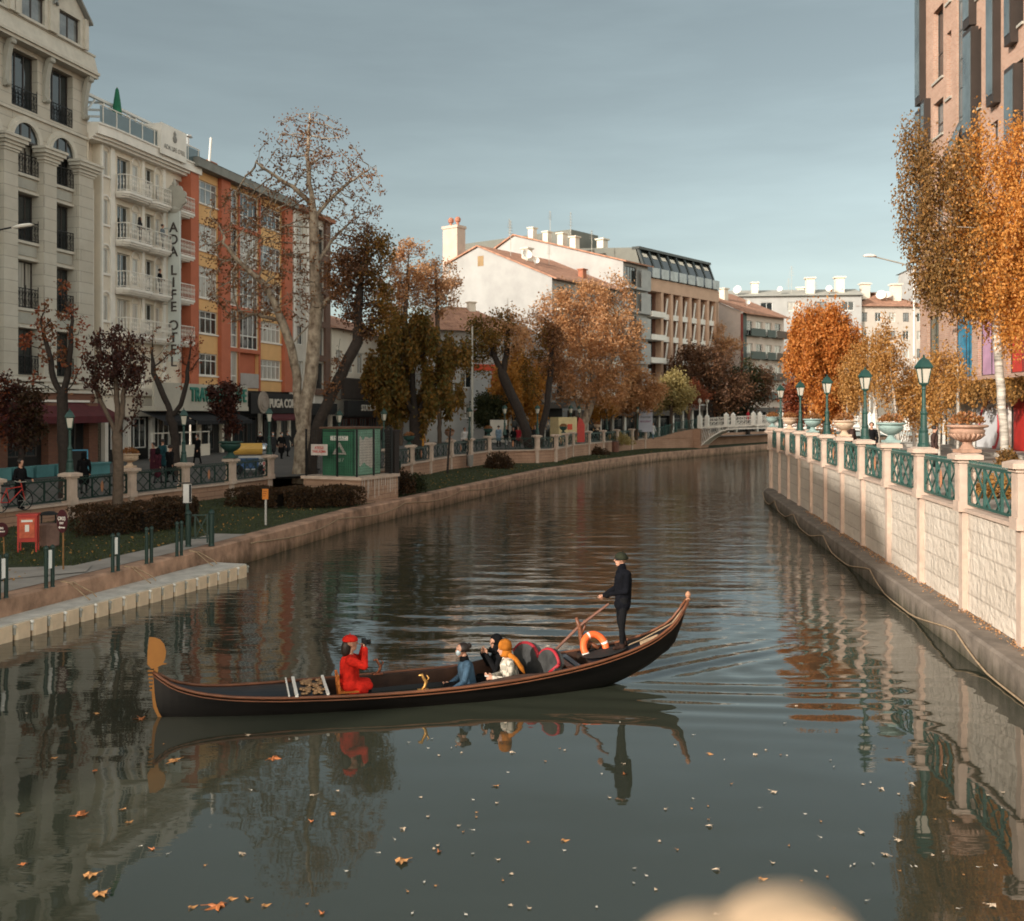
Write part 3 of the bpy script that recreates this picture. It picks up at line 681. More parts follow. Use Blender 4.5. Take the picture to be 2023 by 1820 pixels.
# ================================================================ 3 yellow and red apartments
yb = thing('apartment_building', 'yellow and rust red apartment block with white windows above a cafe', 'building', left_at(70.8), AL)
LY = 14.6; M_yel = mat('ochre_render', (.66, .39, .17), .85, var=.1, vs=.7); M_rust = mat('rust_render', (.44, .13, .07), .85, var=.14, vs=.8)
zr = [(7.45, 9.0), (10.4, 12.0), (12.9, 15.1), (16.2, 18.05), (19.5, 21.1)]
ops = [(.1, 3.05, c, d) for c, d in zr] + [(9.5, 13.15, c, d) for c, d in zr]
cz = [6.5, 9.5, 12.6, 15.7, 18.65, 21.6]
cops = [(4.45, 6.0, cz[i] + .15, cz[i + 1] - .15) for i in range(5)] + [(6.2, 9.25, cz[i] + .15, cz[i + 1] - .15) for i in range(5)]
mb = MB(); wall(mb, 0, LY, 6.5, 21.7, ops + cops, 0, .28); shell(mb, 0, LY, 13, 6.5, 21.7); mb.quad((0, 0, 6.5), (0, 13, 6.5), (LY, 13, 6.5), (LY, 0, 6.5))
mb.build('wall', M_yel, yb)
rp = MB()
for u0, u1 in ((-1.0, .02), (3.1, 4.4), (13.25, 14.7)): rp.box(u0, u1, -.3, 1.2, 6.5, 21.7)
for z in cz[1:-1]: rp.box(4.4, 9.4, -.12, -.002, z - .14, z + .14)
rp.box(6.02, 6.18, -.1, -.003, 6.5, 21.7); rp.box(9.26, 9.48, -.1, -.003, 6.5, 21.7)
rp.build('pilaster', M_rust, yb)
for i, (c, d) in enumerate(zr):
    window(yb, .1, c, 2.95, d - c, 4, 1, M_frame, [M_glass, M_glass, M_curtain, M_curtain, M_glass2][i], .1, .08, .68)
    window(yb, 9.5, c, 3.65, d - c, 5, 1, M_frame, [M_curtain, M_curtain, M_glass, M_glass2, M_glass][i], .1, .08, .68)
    for a, b in ((0.0, 3.1), (9.45, 13.2)): s = MB(); s.box(a, b, -.1, -.004, c - .1, c); s.build('sill', M_white, yb)
for i in range(5):
    a, b = cz[i] + .15, cz[i + 1] - .15
    window(yb, 4.45, a, 1.55, b - a, 2, 1, M_frame, [M_curtain, M_glass2, M_curtain, M_glass, M_glass2][i], .08, .09, .34)
    if i == 0:
        v = MB(); v.box(6.2, 9.25, .28, 1.6, a, b); v.build('balcony_recess', M_rust, yb)
        cl = MB(); cl.box(6.3, 9.15, -.1, -.03, a + .05, a + 1.15); cl.build('balcony_screen', mat('grey_screen', (.36, .33, .31), .9, var=.12), yb)
    else: window(yb, 6.2, a, 3.05, b - a, 4, 1, M_frame, [None, M_glass, M_glass2, M_curtain, M_glass][i], .08, .09, .36)
ro = MB(); ro.box(-.8, LY + .3, -.75, 13, 21.7, 22.3); ro.add([(-.8, -.8, 22.3), (LY + .3, -.8, 22.3), (LY + .3, 6, 23.0), (-.8, 6, 23.0), (LY + .3, 13, 22.3), (-.8, 13, 22.3)], [(0, 1, 2, 3), (3, 2, 4, 5)])
ro.build('roof', mat('lead_grey_roof', (.20, .20, .18), .7, var=.2), yb)
ch = MB(); ch.tube([(.6, 1, 22.3), (.6, 1, 24.1)], .22, 10); ch.tube([(.6, 1, 24.1), (.6, 1, 24.2)], .42, 10); ch.build('flue', mat('galvanised_steel', (.6, .6, .6), .25, .9, .1), yb)
ch = MB(); ch.box(5.2, 6.6, 2, 3, 22.5, 23.7); ch.build('chimney', mat('terracotta_brick', (.36, .14, .08), .9, var=.2), yb)
pl = MB(); pl.tube([(3.9, 1.2, 22.4), (4.25, 1.2, 25)], .09, 8); pl.build('vent_pipe', M_white, yb)
sf = MB(); sf.box(0, LY, -.0, .3, ZS, 6.5); sf.build('shop_front', M_dark, yb)
for u in (.3, 3.4, 4.6, 9.3, 12.5, 14.3): p = MB(); p.box(u - .15, u + .15, -.25, -.01, ZS, 5.0); p.build('pillar', M_cream, yb)
for u in (.8, 5.2, 7.2, 10, 12.8): window(yb, u, 2.2, 1.5, 2.3, 2, 1, M_bframe, M_glass, -.12, .07, kind='shop_window')
# shop signs: each a thing of its own fixed to the fronts
ts = thing('shop_sign', 'white cafe fascia sign with raised green letters below the hotel', 'sign', left_at(70.8), AL)
p = MB(); p.box(-7.0, 5.0, -1.35, -1.2, 5.25, 6.75); p.box(-7.0, 5.0, -1.42, -.3, 4.95, 5.25); p.build('board', mat('sign_board_cream', (.42, .39, .33), .7, var=.1), ts)
M_sgreen = mat('sign_green', (.02, .16, .12), .5, var=.15)
text("TRAVELERS' CAFE", 1.3, .05, M_sgreen, 'lettering', ts, (.9, -1.40, 6.0), FACE, wid=7.6, bold=.03)
for i, u in enumerate((-5.5, -1.6, 2.3)):
    aw = thing('shop_awning', ['black shop awning with white lettering, first of three along the cafe', 'black shop awning with white lettering, middle of three along the cafe', 'black shop awning with white lettering, last of three along the cafe'][i], 'awning', left_at(70.8), AL, 'black awnings of the cafe')
    q = MB(); q.add([(u - 1.8, -.4, 5.0), (u + 1.8, -.4, 5.0), (u + 1.8, -2.2, 4.3), (u - 1.8, -2.2, 4.3), (u - 1.8, -2.2, 4.05), (u + 1.8, -2.2, 4.05)], [(0, 1, 2, 3), (3, 2, 5, 4)])
    q.build('canopy', M_black, aw)
ps = thing('shop_sign', 'black coffee shop fascia with white capitals and a round medallion', 'sign', left_at(70.8), AL)
p = MB(); p.box(5.6, 15.2, -1.3, -1.1, 4.75, 6.3); p.build('board', M_darkmetal, ps)
M_ivory = mat('ivory_lettering', (.55, .50, .43), .6, var=.06)
text('PUGA COFFEE', .95, .03, M_ivory, 'lettering', ps, (11.3, -1.33, 5.5), FACE, wid=5.6, bold=.02)
md = MB()
for r, yy, in ((.85, -1.36), (.62, -1.40), (.4, -1.44)):
    md.tube([(7.5, yy + .06, 5.6), (7.5, yy, 5.6)], r, 24); md.tube([(7.5 + (r - .04) * math.cos(t), yy, 5.6 + (r - .04) * math.sin(t)) for t in [k * PI / 12 for k in range(25)]], .035, 5)
md.build('medallion', mat('medallion_taupe', (.30, .25, .21), .6, var=.2), ps)
mr = MB(); mr.add([(7.9, -1.1, 4.75), (14.5, -1.1, 4.75), (14.5, -2.0, 4.35), (7.9, -2.0, 4.35), (7.9, -2.0, 4.2), (14.5, -2.0, 4.2)], [(0, 1, 2, 3), (3, 2, 5, 4)]); mr.build('valance', M_awn, ps)

# ================================================================ 4 slim grey building
sg = thing('grey_building', 'narrow light grey apartment house behind the big plane tree trunk', 'building', left_at(85.05), AL)
LS = 7.9; M_lgrey = mat('light_grey_render', (.54, .50, .44), .85, var=.12, vs=.7)
zz4 = [7.6, 10.6, 13.6, 16.6, 19.5]
ops = [(1.6, 2.7, z, z + 1.6) for z in zz4] + [(5.2, 6.8, z - .7, z + 1.6) for z in zz4]
mb = MB(); wall(mb, .05, LS, ZS, 21.9, ops, 0, .3); shell(mb, .05, LS, 12, ZS, 21.9); mb.build('wall', M_lgrey, sg)
p = MB()
for u0, u1 in ((.6, .95), (3.3, 3.65), (4.5, 4.8)): p.box(u0, u1, -.12, -.001, 5.2, 21.9)
p.build('pilaster', M_white, sg)
p = MB(); p.box(6.9, LS + .02, -.25, .02, 5.2, 21.9)
for z in zz4: p.box(4.9, 6.9, -.25, -.002, z - 1.25, z - .72)
p.build('balcony', mat('brown_render', (.13, .075, .055), .85, var=.15), sg)
for i, z in enumerate(zz4):
    window(sg, 1.6, z, 1.1, 1.6, 2, 1, M_frame, [M_curtain, M_glass][i % 2], .12, .06)
    window(sg, 5.2, z - .7, 1.6, 2.3, 2, 1, M_bframe, [M_glass, M_glass2][i % 2], .12, .06)
ro = MB(); ro.box(-.2, LS + .4, -.6, 12, 21.9, 22.25); ro.build('roof', mat('red_tile_edge', (.30, .12, .07), .85, var=.2), sg)
p = MB(); p.box(.2, LS, -.9, -.7, 4.6, 5.6); p.build('fascia', M_darkmetal, sg)
p = MB(); p.box(.2, LS - .1, -.02, -.01, ZS, 4.6); p.build('shop_front', M_dark, sg)

# ================================================================ 5 low cafe house
cb = thing('cafe_house', 'low pale house with red tiled roof and dark slatted cafe front', 'building', left_at(93.5), AL)
def tiles():
    m, nt, b = _ng('clay_roof_tiles'); L = nt.links.new
    tc = N(nt, 'ShaderNodeTexCoord'); w = N(nt, 'ShaderNodeTexWave'); w.inputs['Scale'].default_value = 1.6; w.inputs['Distortion'].default_value = .6; L(tc.outputs['Object'], w.inputs['Vector'])
    no = N(nt, 'ShaderNodeTexNoise'); no.inputs['Scale'].default_value = 2.2; no.inputs['Detail'].default_value = 6; L(tc.outputs['Object'], no.inputs['Vector'])
    cr = N(nt, 'ShaderNodeValToRGB'); cr.color_ramp.elements[0].color = (.26, .125, .08, 1); cr.color_ramp.elements[1].color = (.50, .26, .165, 1); cr.color_ramp.elements[0].position = .3; cr.color_ramp.elements[1].position = .7
    L(no.outputs['Fac'], cr.inputs['Fac']); L(cr.outputs['Color'], b.inputs['Base Color']); b.inputs['Roughness'].default_value = .85
    bp = N(nt, 'ShaderNodeBump'); bp.inputs['Distance'].default_value = .04; L(w.outputs['Fac'], bp.inputs['Height']); L(bp.outputs['Normal'], b.inputs['Normal'])
    return m
M_tile = tiles()
LC = 17
ops = [(1 + i * 2.6, 2.6 + i * 2.6, 8.6, 10.6) for i in range(6)]
mb = MB(); wall(mb, 0, LC, ZS, 12.6, ops, 0, .25); shell(mb, 0, LC, 11, ZS, 12.6); mb.build('wall', M_cream, cb)
for i in range(6): window(cb, 1 + i * 2.6, 8.6, 1.6, 2, 2, 1, M_frame, M_curtain, .12, .07)
ro = MB(); ro.add([(-.5, -.8, 12.5), (LC + .5, -.8, 12.5), (LC - 3, 5.5, 14.9), (3, 5.5, 14.9), (LC + .5, 11.8, 12.5), (-.5, 11.8, 12.5)], [(0, 1, 2, 3), (1, 4, 2), (4, 5, 3, 2), (5, 0, 3)]); ro.build('roof', M_tile, cb)
sl = MB()
for i in range(56): sl.box(.1 + i * .3, .25 + i * .3, -1.3, -1.2, 6.1, 7.9)
sl.box(0, LC, -1.18, -.9, 6.0, 8.0); sl.build('slatted_screen', mat('dark_timber_slats', (.035, .025, .02), .7, var=.3), cb)
fs = MB(); fs.box(0, LC, -1.6, -1.2, 4.5, 5.9); fs.box(.2, LC, -.3, 0, ZS, 4.5); fs.build('fascia', M_darkmetal, cb)
text('STARBUCKS COFFEE', .8, .03, M_ivory, 'lettering', cb, (7.5, -1.64, 5.2), FACE, wid=8.6, bold=.02)
for u in (1, 3.4, 5.8, 8.2): window(cb, u, 2, 2, 2.3, 3, 1, mat('red_brown_frame', (.10, .03, .02), .6), M_glass, -.4, .08, kind='shop_window')
# ---------------------------------------------------------------- buildings further along the bank
def dirang(a, b): return math.atan2(b, a)
def roofbits(parent, items):
    for kind, u, v, z, s in items:
        m = MB()
        if kind == 'chimney':
            m.box(u - .45 * s, u + .45 * s, v - .4 * s, v + .4 * s, z, z + 1.7 * s); m.box(u - .6 * s, u + .6 * s, v - .55 * s, v + .55 * s, z + 1.7 * s, z + 1.85 * s)
            m.build('chimney', [M_cream, mat('terracotta_brick', (.36, .14, .08), .9)][1 if abs(u - 9) < .01 else 0], parent)
        elif kind == 'dish':
            s *= .6; m.lathe([(.05, 0), (.3 * s, .06), (.5 * s, .18), (.6 * s, .3), (.57 * s, .3), (.3 * s, .1)], 14)
            o = m.build('satellite_dish', M_white, parent, loc=(u, v, z + .8)); o.rotation_euler = (R(70), 0, R(-30))
            q = MB(); q.tube([(u, v, z), (u, v, z + .9)], .05, 6); q.build('dish_pole', M_stone3, parent)
        else:
            m.tube([(u, v, z), (u, v, z + 3 * s)], .035, 5)
            for k in range(5): m.bar((u - .5 + .06 * k, v, z + (2 + .22 * k) * s), (u + .5 - .06 * k, v, z + (2 + .22 * k) * s), .03)
            m.build('antenna', M_stone3, parent)

# 6 white gable house, gable end towards the water
DB = Vector((.605, .796)); AB = math.atan2(DB.y, DB.x)
wg = thing('gabled_building', 'large white building with a blank sunlit gable wall and a square chimney', 'building', (4.1, 105, 0), AB)
# local x along the street front (receding), local +y = back along the gable
T = [0, 9.76, 14.1]
M_wwall = mat('sunlit_white_render', (.37, .365, .35), .9, 0, .14, .35, .004, 6)
mb = MB()
mb.add([(0, 0, 1.5), (0, 14.1, 1.5), (0, 14.1, 21.2), (0, 9.76, 22.7), (0, 0, 18.7)], [(1, 0, 4, 3, 2)])
ops = []
for i in range(3):
    for z in (6.5, 9.6, 12.7, 15.6): ops.append((.9 + i * 4.3, 3.9 + i * 4.3, z, z + 2.2))
wall(mb, 0, 13.7, 1.5, 18.7, ops, 0, .4)
mb.quad((13.7, 0, 1.5), (13.7, 14.1, 1.5), (13.7, 14.1, 18.7), (13.7, 0, 18.7)); mb.quad((13.7, 14.1, 1.5), (0, 14.1, 1.5), (0, 14.1, 21.2), (13.7, 14.1, 21.2))
mb.build('wall', M_wwall, wg)
ro = MB()
def roofslab(r, pts, t=.16): r.add(pts + [(x, y, z - t) for x, y, z in pts], [(0, 1, 2, 3), (7, 6, 5, 4), (0, 4, 5, 1), (1, 5, 6, 2), (2, 6, 7, 3), (3, 7, 4, 0)])
roofslab(ro, [(-.25, -.7, 18.55), (14.2, -.7, 18.55), (14.2, 9.76, 22.9), (-.25, 9.76, 22.9)]); roofslab(ro, [(-.25, 9.76, 22.9), (14.2, 9.76, 22.9), (14.2, 14.5, 21.25), (-.25, 14.5, 21.25)])
ro.build('roof', M_tile, wg)
v = MB(); v.box(-.03, .1, 9.0, 9.8, 20.6, 21.7); v.build('vent_opening', mat('ochre_vent', (.30, .20, .10), .9), wg)
ck = MB(); ck.box(.2, 1.6, 12.9, 15.0, 18, 25.2); ck.box(.1, 1.7, 12.8, 15.1, 25.2, 25.5); ck.build('chimney_stack', mat('pinkish_render', (.52, .41, .34), .9, var=.12), wg)
for k in (13.4, 14.4): c = MB(); c.lathe([(.16, 0), (.16, .4), (.3, .5), (.34, .8), (.2, 1.0), (.02, 1.05)], 10, c=(.9, k, 25.5)); c.build('chimney_pot', mat('terracotta', (.40, .17, .11), .8), wg)
for i, (a, b, c, d) in enumerate(ops): window(wg, a, c, 1.4, 2.2, 2, 1, M_bframe, [M_glass, M_glass2, M_curtain][i % 3], .3, .08); window(wg, a + 1.5, c + .6, 1.5, 1.6, 3, 1, M_frame, [M_curtain, M_glass][i % 2], .28, .07)
for i in range(3):
    for z in (6.5, 9.6, 12.7, 15.6):
        b = MB(); b.box(.7 + i * 4.3, 4.1 + i * 4.3, -1.1, 0, z - .25, z - .05); b.box(.7 + i * 4.3, 4.1 + i * 4.3, -1.1, -1.02, z - .05, z + .85); b.build('balcony', M_cream, wg)
roofbits(wg, [('chimney', 4.5, 6.5, 21, 1.), ('dish', 3, 5.5, 21, 1.6), ('dish', 3.4, 4.6, 20.3, 1.1), ('antenna', 2.2, 7, 21.4, 1.4), ('chimney', 9, 2.2, 19.2, .8), ('antenna', 8, 6, 20.6, 1)])

# 7 second white building
w2 = thing('white_building', 'white building rising behind the gabled one, grey glazed balconies at its corner', 'building', (12.6, 116.1, 0), AB)
mb = MB(); mb.add([(0, 0, 1.5), (0, 22, 1.5), (0, 22, 23.2), (0, 15.5, 26.4), (0, 0, 22)], [(1, 0, 4, 3, 2)])
ops = [(.4, 3.0, z, z + 2.1) for z in (8, 10.9, 13.8, 16.7, 19.4)]
wall(mb, 0, 5.6, 1.5, 22, ops, 0, .3); mb.quad((5.6, 0, 1.5), (5.6, 22, 1.5), (5.6, 22, 22), (5.6, 0, 22)); mb.build('wall', M_wwall, w2)
ro = MB(); roofslab(ro, [(-.3, -.6, 21.95), (6, -.6, 21.95), (6, 15.5, 26.6), (-.3, 15.5, 26.6)]); roofslab(ro, [(-.3, 15.5, 26.6), (6, 15.5, 26.6), (6, 22.4, 23.3), (-.3, 22.4, 23.3)]); ro.build('roof', M_tile, w2)
for i, (a, b, c, d) in enumerate(ops):
    window(w2, a, c, 2.6, 2.1, 4, 1, M_bframe, [M_glass2, M_glass, M_glass2][i % 3], .1, .08)
    b = MB(); b.box(.2, 5.2, -.6, 0, c - .5, c - .25); b.box(3.2, 5.4, -.55, -.5, c - .25, c + 1.9); b.build('balcony_screen', mat('grey_screen_panel', (.33, .33, .32), .6, var=.15), w2)
roofbits(w2, [('chimney', 1.2, 13.6, 25.7, .9), ('chimney', 1.2, 11.4, 25, .9), ('chimney', 1.2, 9.2, 24.4, 1), ('chimney', 1.2, 7.4, 23.8, 1), ('antenna', 1, 17, 25.5, 1.1), ('antenna', 2, 8.5, 24, 1.6), ('antenna', 2, 5.5, 23.3, 1)])

# 8 brown hotel with dark mansard
DH = Vector((.63, .777)); AH = math.atan2(DH.y, DH.x)
bh = thing('hotel_building', 'brown hotel with tall tan pilasters, dark mansard floor and white balcony slabs', 'building', (15.9, 120.8, 0), AH)
LHb = 17.6; M_tan = mat('tan_stone', (.52, .34, .24), .8, var=.1, vs=.8); M_brn = mat('red_brown_render', (.22, .10, .065), .85, var=.15); M_ggrey = mat('green_grey_cladding', (.14, .145, .125), .7, var=.08)
mb = MB(); mb.box(0, LHb, 1.1, 24, 1.5, 20.6); mb.build('wall', M_brn, bh)
sd = MB(); sd.quad((-.02, 30, 1.5), (-.02, 0.3, 1.5), (-.02, .3, 20.6), (-.02, 30, 20.6)); sd.add([(-.02, .4, 20.6), (-.02, 30, 20.6), (-.02, 30, 27.6), (-.02, 11, 27.6), (-.02, 11, 25.2), (-.02, 1.6, 24.4)], [(0, 5, 4, 3, 2, 1)])
sd.box(0, 6, 11, 29.9, 24.2, 27.6); sd.build('side_wall', M_ggrey, bh)
tn = MB(); tn.box(-.1, LHb + .1, -.15, 1.1, 19.2, 20.7)
for i in range(7): u = 3.4 + i * 2.3; tn.box(u - .28, u + .28, -.1, .7, 1.5, 19.2)
tn.box(LHb - .5, LHb + .1, -.1, 1.1, 1.5, 19.2); tn.build('pilaster', M_tan, bh)
ms = MB(); ms.add([(0, .1, 20.7), (LHb, .1, 20.7), (LHb, 1.6, 24.3), (0, 1.6, 24.3), (0, 24, 20.7), (LHb, 24, 20.7), (LHb, 22, 24.6), (0, 22, 24.6)], [(0, 1, 2, 3), (3, 2, 6, 7), (1, 5, 6, 2), (5, 4, 7, 6)])
for i in range(9): u = .2 + i * 2.15; ms.bar((u, 0, 20.7), (u, 1.3, 24.2), .32, .3)
ms.box(-.1, LHb + .1, 1.0, 2.0, 24.2, 24.5)
ms.build('mansard_roof', mat('dark_green_grey_metal', (.025, .032, .03), .45, var=.15), bh)
for i in range(8):
    u = .55 + i * 2.15; q = MB(); q.quad((u, -.02, 20.9), (u + 1.5, -.02, 20.9), (u + 1.5, .98, 23.5), (u, .98, 23.5)); q.build('skylight_pane', M_glass, bh)
    q = MB(); q.box(u - .1, u + 1.6, -.5, -.45, 20.75, 21.9); q.build('glass_parapet', M_glass2, bh)
    q = MB(); q.add([(u + .1, .86, 23.3), (u + 1.2, .86, 23.3), (u + 1.2, 1.1, 23.75), (u + .1, 1.1, 23.75)], [(0, 1, 2, 3)]); q.build('blind', M_cream, bh)
for fl_ in range(6):
    z = 17.0 - 2.72 * fl_
    for i in range(7):
        u0 = 3.7 + (i - 1) * 2.3 if i else -.3; w = 1.72 if i else 3.3
        b = MB(); b.box(u0, u0 + w, .12 if i else -.9, 1.1, z - .95, z - .3); b.build('balcony', M_white, bh)
        if z > 5: window(bh, u0 + .15, z - .3, w - .3, 2.1, 2, 1, M_bframe, M_glass, 1.0, .07)
        if i and fl_ < 4:
            q = MB(); q.T = Matrix.Translation((u0 + .9, .2, z - .3)) @ Matrix.Rotation(R(14), 4, 'Y'); q.box(-.08, .2, -.04, .04, 0, 2.0); q.T = None; q.build('curtain', M_white, bh)
roofbits(bh, [('chimney', 4, 9, 24.5, 1.2), ('antenna', 1, 15, 27.5, 1)])

# 9 pale balcony building
DP = Vector((.70, .714)); AP = math.atan2(DP.y, DP.x)
pb = thing('balcony_building', 'pale pinkish building with dark green balconies and red tiled roof beyond the brown hotel', 'building', (32, 142, 0), AP)
M_pale = mat('pale_pink_render', (.64, .53, .46), .9, var=.08)
mb = MB(); mb.add([(0, 0, 1.5), (0, 16, 1.5), (0, 16, 19.5), (0, 9, 22.6), (0, 0, 18.6)], [(1, 0, 4, 3, 2)])
ops = [(.8 + i * 2.6, 2.6 + i * 2.6, z, z + 2.0) for i in range(4) for z in (6.8, 9.5, 12.4, 15.6)]
wall(mb, 0, 11.2, 1.5, 18.6, ops, 0, .3); mb.quad((11.2, 0, 1.5), (11.2, 16, 1.5), (11.2, 16, 18.6), (11.2, 0, 18.6)); mb.build('wall', M_pale, pb)
ro = MB(); roofslab(ro, [(-.3, -.9, 18.5), (11.6, -.9, 18.5), (11.6, 9, 22.8), (-.3, 9, 22.8)]); roofslab(ro, [(-.3, 9, 22.8), (11.6, 9, 22.8), (11.6, 16.5, 19.6), (-.3, 16.5, 19.6)]); ro.build('roof', M_tile, pb)
e = MB(); e.box(-.05, .9, -.08, -.001, 1.5, 18.6); e.build('corner_strip', mat('grey_green_strip', (.10, .12, .11), .8), pb)
e = MB(); e.box(-.09, -.005, -.08, .28, 1.5, 18.4); e.build('red_strip', mat('dull_red_strip', (.26, .06, .045), .8), pb)
for i, (a, b, c, d) in enumerate(ops): window(pb, a, c, 1.8, 2, 2, 1, M_frame, [M_glass, M_curtain, M_curtain][i % 3], .15, .08)
for z in (6.8, 9.5, 12.4, 15.6):
    for u0, u1 in ((.6, 4.4), (5, 7.2), (7.6, 11)):
        b = MB(); b.box(u0, u1, -1.0, 0, z - .2, z - .05); b.box(u0, u1, -1.0, -.94, z - .05, z + .85); b.build('balcony', M_darkgreen if u0 < 7 else mat('brown_rail', (.12, .09, .07), .8), pb)
roofbits(pb, [('chimney', 3, 5, 20.6, 1.1), ('dish', 2, 7, 21.6, 1.4), ('antenna', 1, 8.5, 22.6, 1), ('dish', 6, 3, 19.8, 1)])

# 10.. the row of roofs behind
def block(name, label, x, y, ang, Lx, Dy, h, m, roofh=2.2, rm=None, nx=4, nz=3, bits=(), zb=1.5, hip=False):
    t = thing(name, label, 'building', (x, y, 0), ang)
    st = Lx / nx; zs = [h - 2.6 - 3 * k for k in range(nz)]
    ops = [(st * i + st * .28, st * i + st * .72, z, z + 1.5) for i in range(nx) for z in zs]
    mb = MB(); wall(mb, 0, Lx, zb, h, ops, 0, .25); shell(mb, 0, Lx, Dy, zb, h, roof=False)
    if not hip: mb.add([(0, 0, h), (0, Dy, h), (0, Dy / 2, h + roofh)], [(1, 0, 2)]); mb.add([(Lx, 0, h), (Lx, Dy, h), (Lx, Dy / 2, h + roofh)], [(0, 1, 2)])
    mb.build('wall', m, t)
    ro = MB(); k = Dy * .5 if hip else -.3
    ro.add([(-.4, -.6, h - .1), (Lx + .4, -.6, h - .1), (Lx - k, Dy / 2, h + roofh + .12), (k, Dy / 2, h + roofh + .12), (Lx + .4, Dy + .6, h - .1), (-.4, Dy + .6, h - .1)], [(0, 1, 2, 3), (4, 5, 3, 2)] + ([(1, 4, 2), (5, 0, 3)] if hip else []))
    ro.build('roof', rm or M_tile, t)
    for i, (a, b, c, d) in enumerate(ops): window(t, a, c, b - a, 1.5, 2, 1, M_frame if i % 3 else M_bframe, [M_glass2, M_glass, M_curtain][i % 3], .12, .08)
    roofbits(t, bits)
    return t
block('white_row_house', 'long white wall with dishes and chimneys on its roof, behind the balcony building', 36, 172, dirang(.85, -.1) , 22, 12, 24.2, M_wwall, 1.5, M_stone3, 5, 1, [('dish', 2, 1, 24.5, 2), ('chimney', 5, 3, 24.6, 1.2), ('dish', 9, 1, 24.5, 1.3), ('antenna', 11, 2, 24.6, 1.6), ('chimney', 14, 2, 24.6, 1.5), ('dish', 17, 1, 24.5, 1.5), ('chimney', 19, 3, 24.6, 1.6)])
block('grey_row_house', 'small grey house with dull pitched roof between the chimneys of the far row', 55, 205, dirang(1, .15), 14, 12, 24.5, M_lgrey, 3.2, M_stone3, 4, 1, [('chimney', 1, 2, 25.4, 1.8), ('chimney', 4, 3, 26, 1.5), ('antenna', 8, 4, 27, 1.5)])
block('corner_apartment', 'beige corner apartment house with low red hipped roof far beyond the orange weeping tree', 57.3, 170, dirang(1, .08), 12, 14, 22.4, mat('beige_render', (.50, .44, .38), .9, var=.08), 3.0, M_tile, 5, 4, [('chimney', 3.5, 5, 24, 1.5), ('chimney', 8, 3, 23.5, 1.6), ('dish', 5, 2, 23.6, 2.2), ('dish', 6, 2, 23.6, 1.6), ('antenna', 9, 4, 24, 1.3)], hip=True)
block('white_apartment', 'bright white apartment wall joining the beige corner house under the same red roof', 44.5, 178, dirang(.93, -.42), 12.8, 12, 22.2, M_wwall, 3.0, M_tile, 3, 2, [('chimney', 5, 4, 24, 1.4), ('dish', 8, 2, 23.4, 1.8), ('antenna', 3, 3, 24, 1.4)], hip=True)
block('lone_chimney_house', 'flat roofed white block just visible beside the brick tower base', 72, 178, dirang(1, .1), 8, 10, 30, M_wwall, .3, M_stone3, 3, 5, [])
# 11 lower house in front of the gable
lh = block('low_house', 'low white house with red hipped roof half hidden by autumn trees before the white gable', -8.2, 97.5, dirang(.86, .5), 11.5, 9, 12.8, M_wwall, 2.6, M_tile, 4, 3, [('antenna', 4.2, 4, 15, 1.6), ('chimney', 7, 4, 14.6, .8)], hip=True)
sp = MB(); sp.box(4.6, 8.4, -.5, -.35, 5.0, 9.2); lo = sp.build('shop_panel', mat('grey_corrugated', (.36, .37, .37), .6, var=.08), lh)
sp = MB(); sp.box(4.5, 8.5, -.6, -.5, 8.9, 9.5); sp.box(6.9, 8.4, -.6, -.5, 6.6, 8.9); sp.box(4.4, 8.6, -.65, -.5, 4.7, 5.0); sp.build('red_sign', mat('orange_red_sign', (.55, .07, .03), .5, var=.15), lh)
# dark shop fronts at street level behind the trees
for i, (x0, y0, x1, y1, h) in enumerate(((-3.5, 96.5, 4.0, 104.2, 5.2), (4.6, 104.6, 17, 120, 4.4), (17, 119.5, 29, 135, 5.0), (29.5, 136, 46, 152, 4.8))):
    d = Vector((x1 - x0, y1 - y0)); t = thing('street_shop', ['dark shop front under the low house and the golden tree', 'dark cafe front with pale posts behind the orange sycamore', 'dark shop front with white columns near the footbridge', 'shaded shop front beyond the white footbridge'][i], 'shop', (x0, y0, 1.5), math.atan2(d.y, d.x))
    w = d.length; m = MB(); m.box(0, w, -1.5, -1.3, 0, h - 1.5); m.build('shop_wall', M_dark, t)
    m = MB(); m.box(0, w, -2.3, -1.3, h - 1.5, h - .9); m.build('canopy', mat('grey_brown_canopy', (.10, .085, .075), .8, var=.2), t)
    for k in range(int(w / 2.4)): m = MB(); m.box(k * 2.4 + .4, k * 2.4 + .75, -1.75, -1.5, 0, h - 1.5); m.build('post', M_lgrey if k % 2 else M_white, t)
    for k in range(int(w / 2.4)): window(t, k * 2.4 + .9, .5, 1.6, 2.1, 2, 1, M_bframe, M_glass, -1.62, .07, kind='shop_window')
sgb = thing('shop_signboard', 'tall grey shop signboard with purple lettering beyond the pavement planter', 'sign', P(1275, 848, 107.5), R(25))
m = MB(); m.box(-.85, .85, -.06, .06, -.3, 2.3); m.build('board', mat('lilac_grey_board', (.36, .35, .40), .7, var=.06), sgb)
text('JOGUTA', .46, .005, M_let, 'lettering', sgb, (0, -.07, 1.85), FACE, wid=1.5); text('FOOD & MUSIC', .3, .005, M_let, 'lettering', sgb, (0, -.07, 1.25), FACE, wid=1.3); text('RESTAURANT', .3, .005, mat('plum_lettering', (.2, .05, .12), .7), 'lettering', sgb, (0, -.07, .8), FACE, wid=1.3)
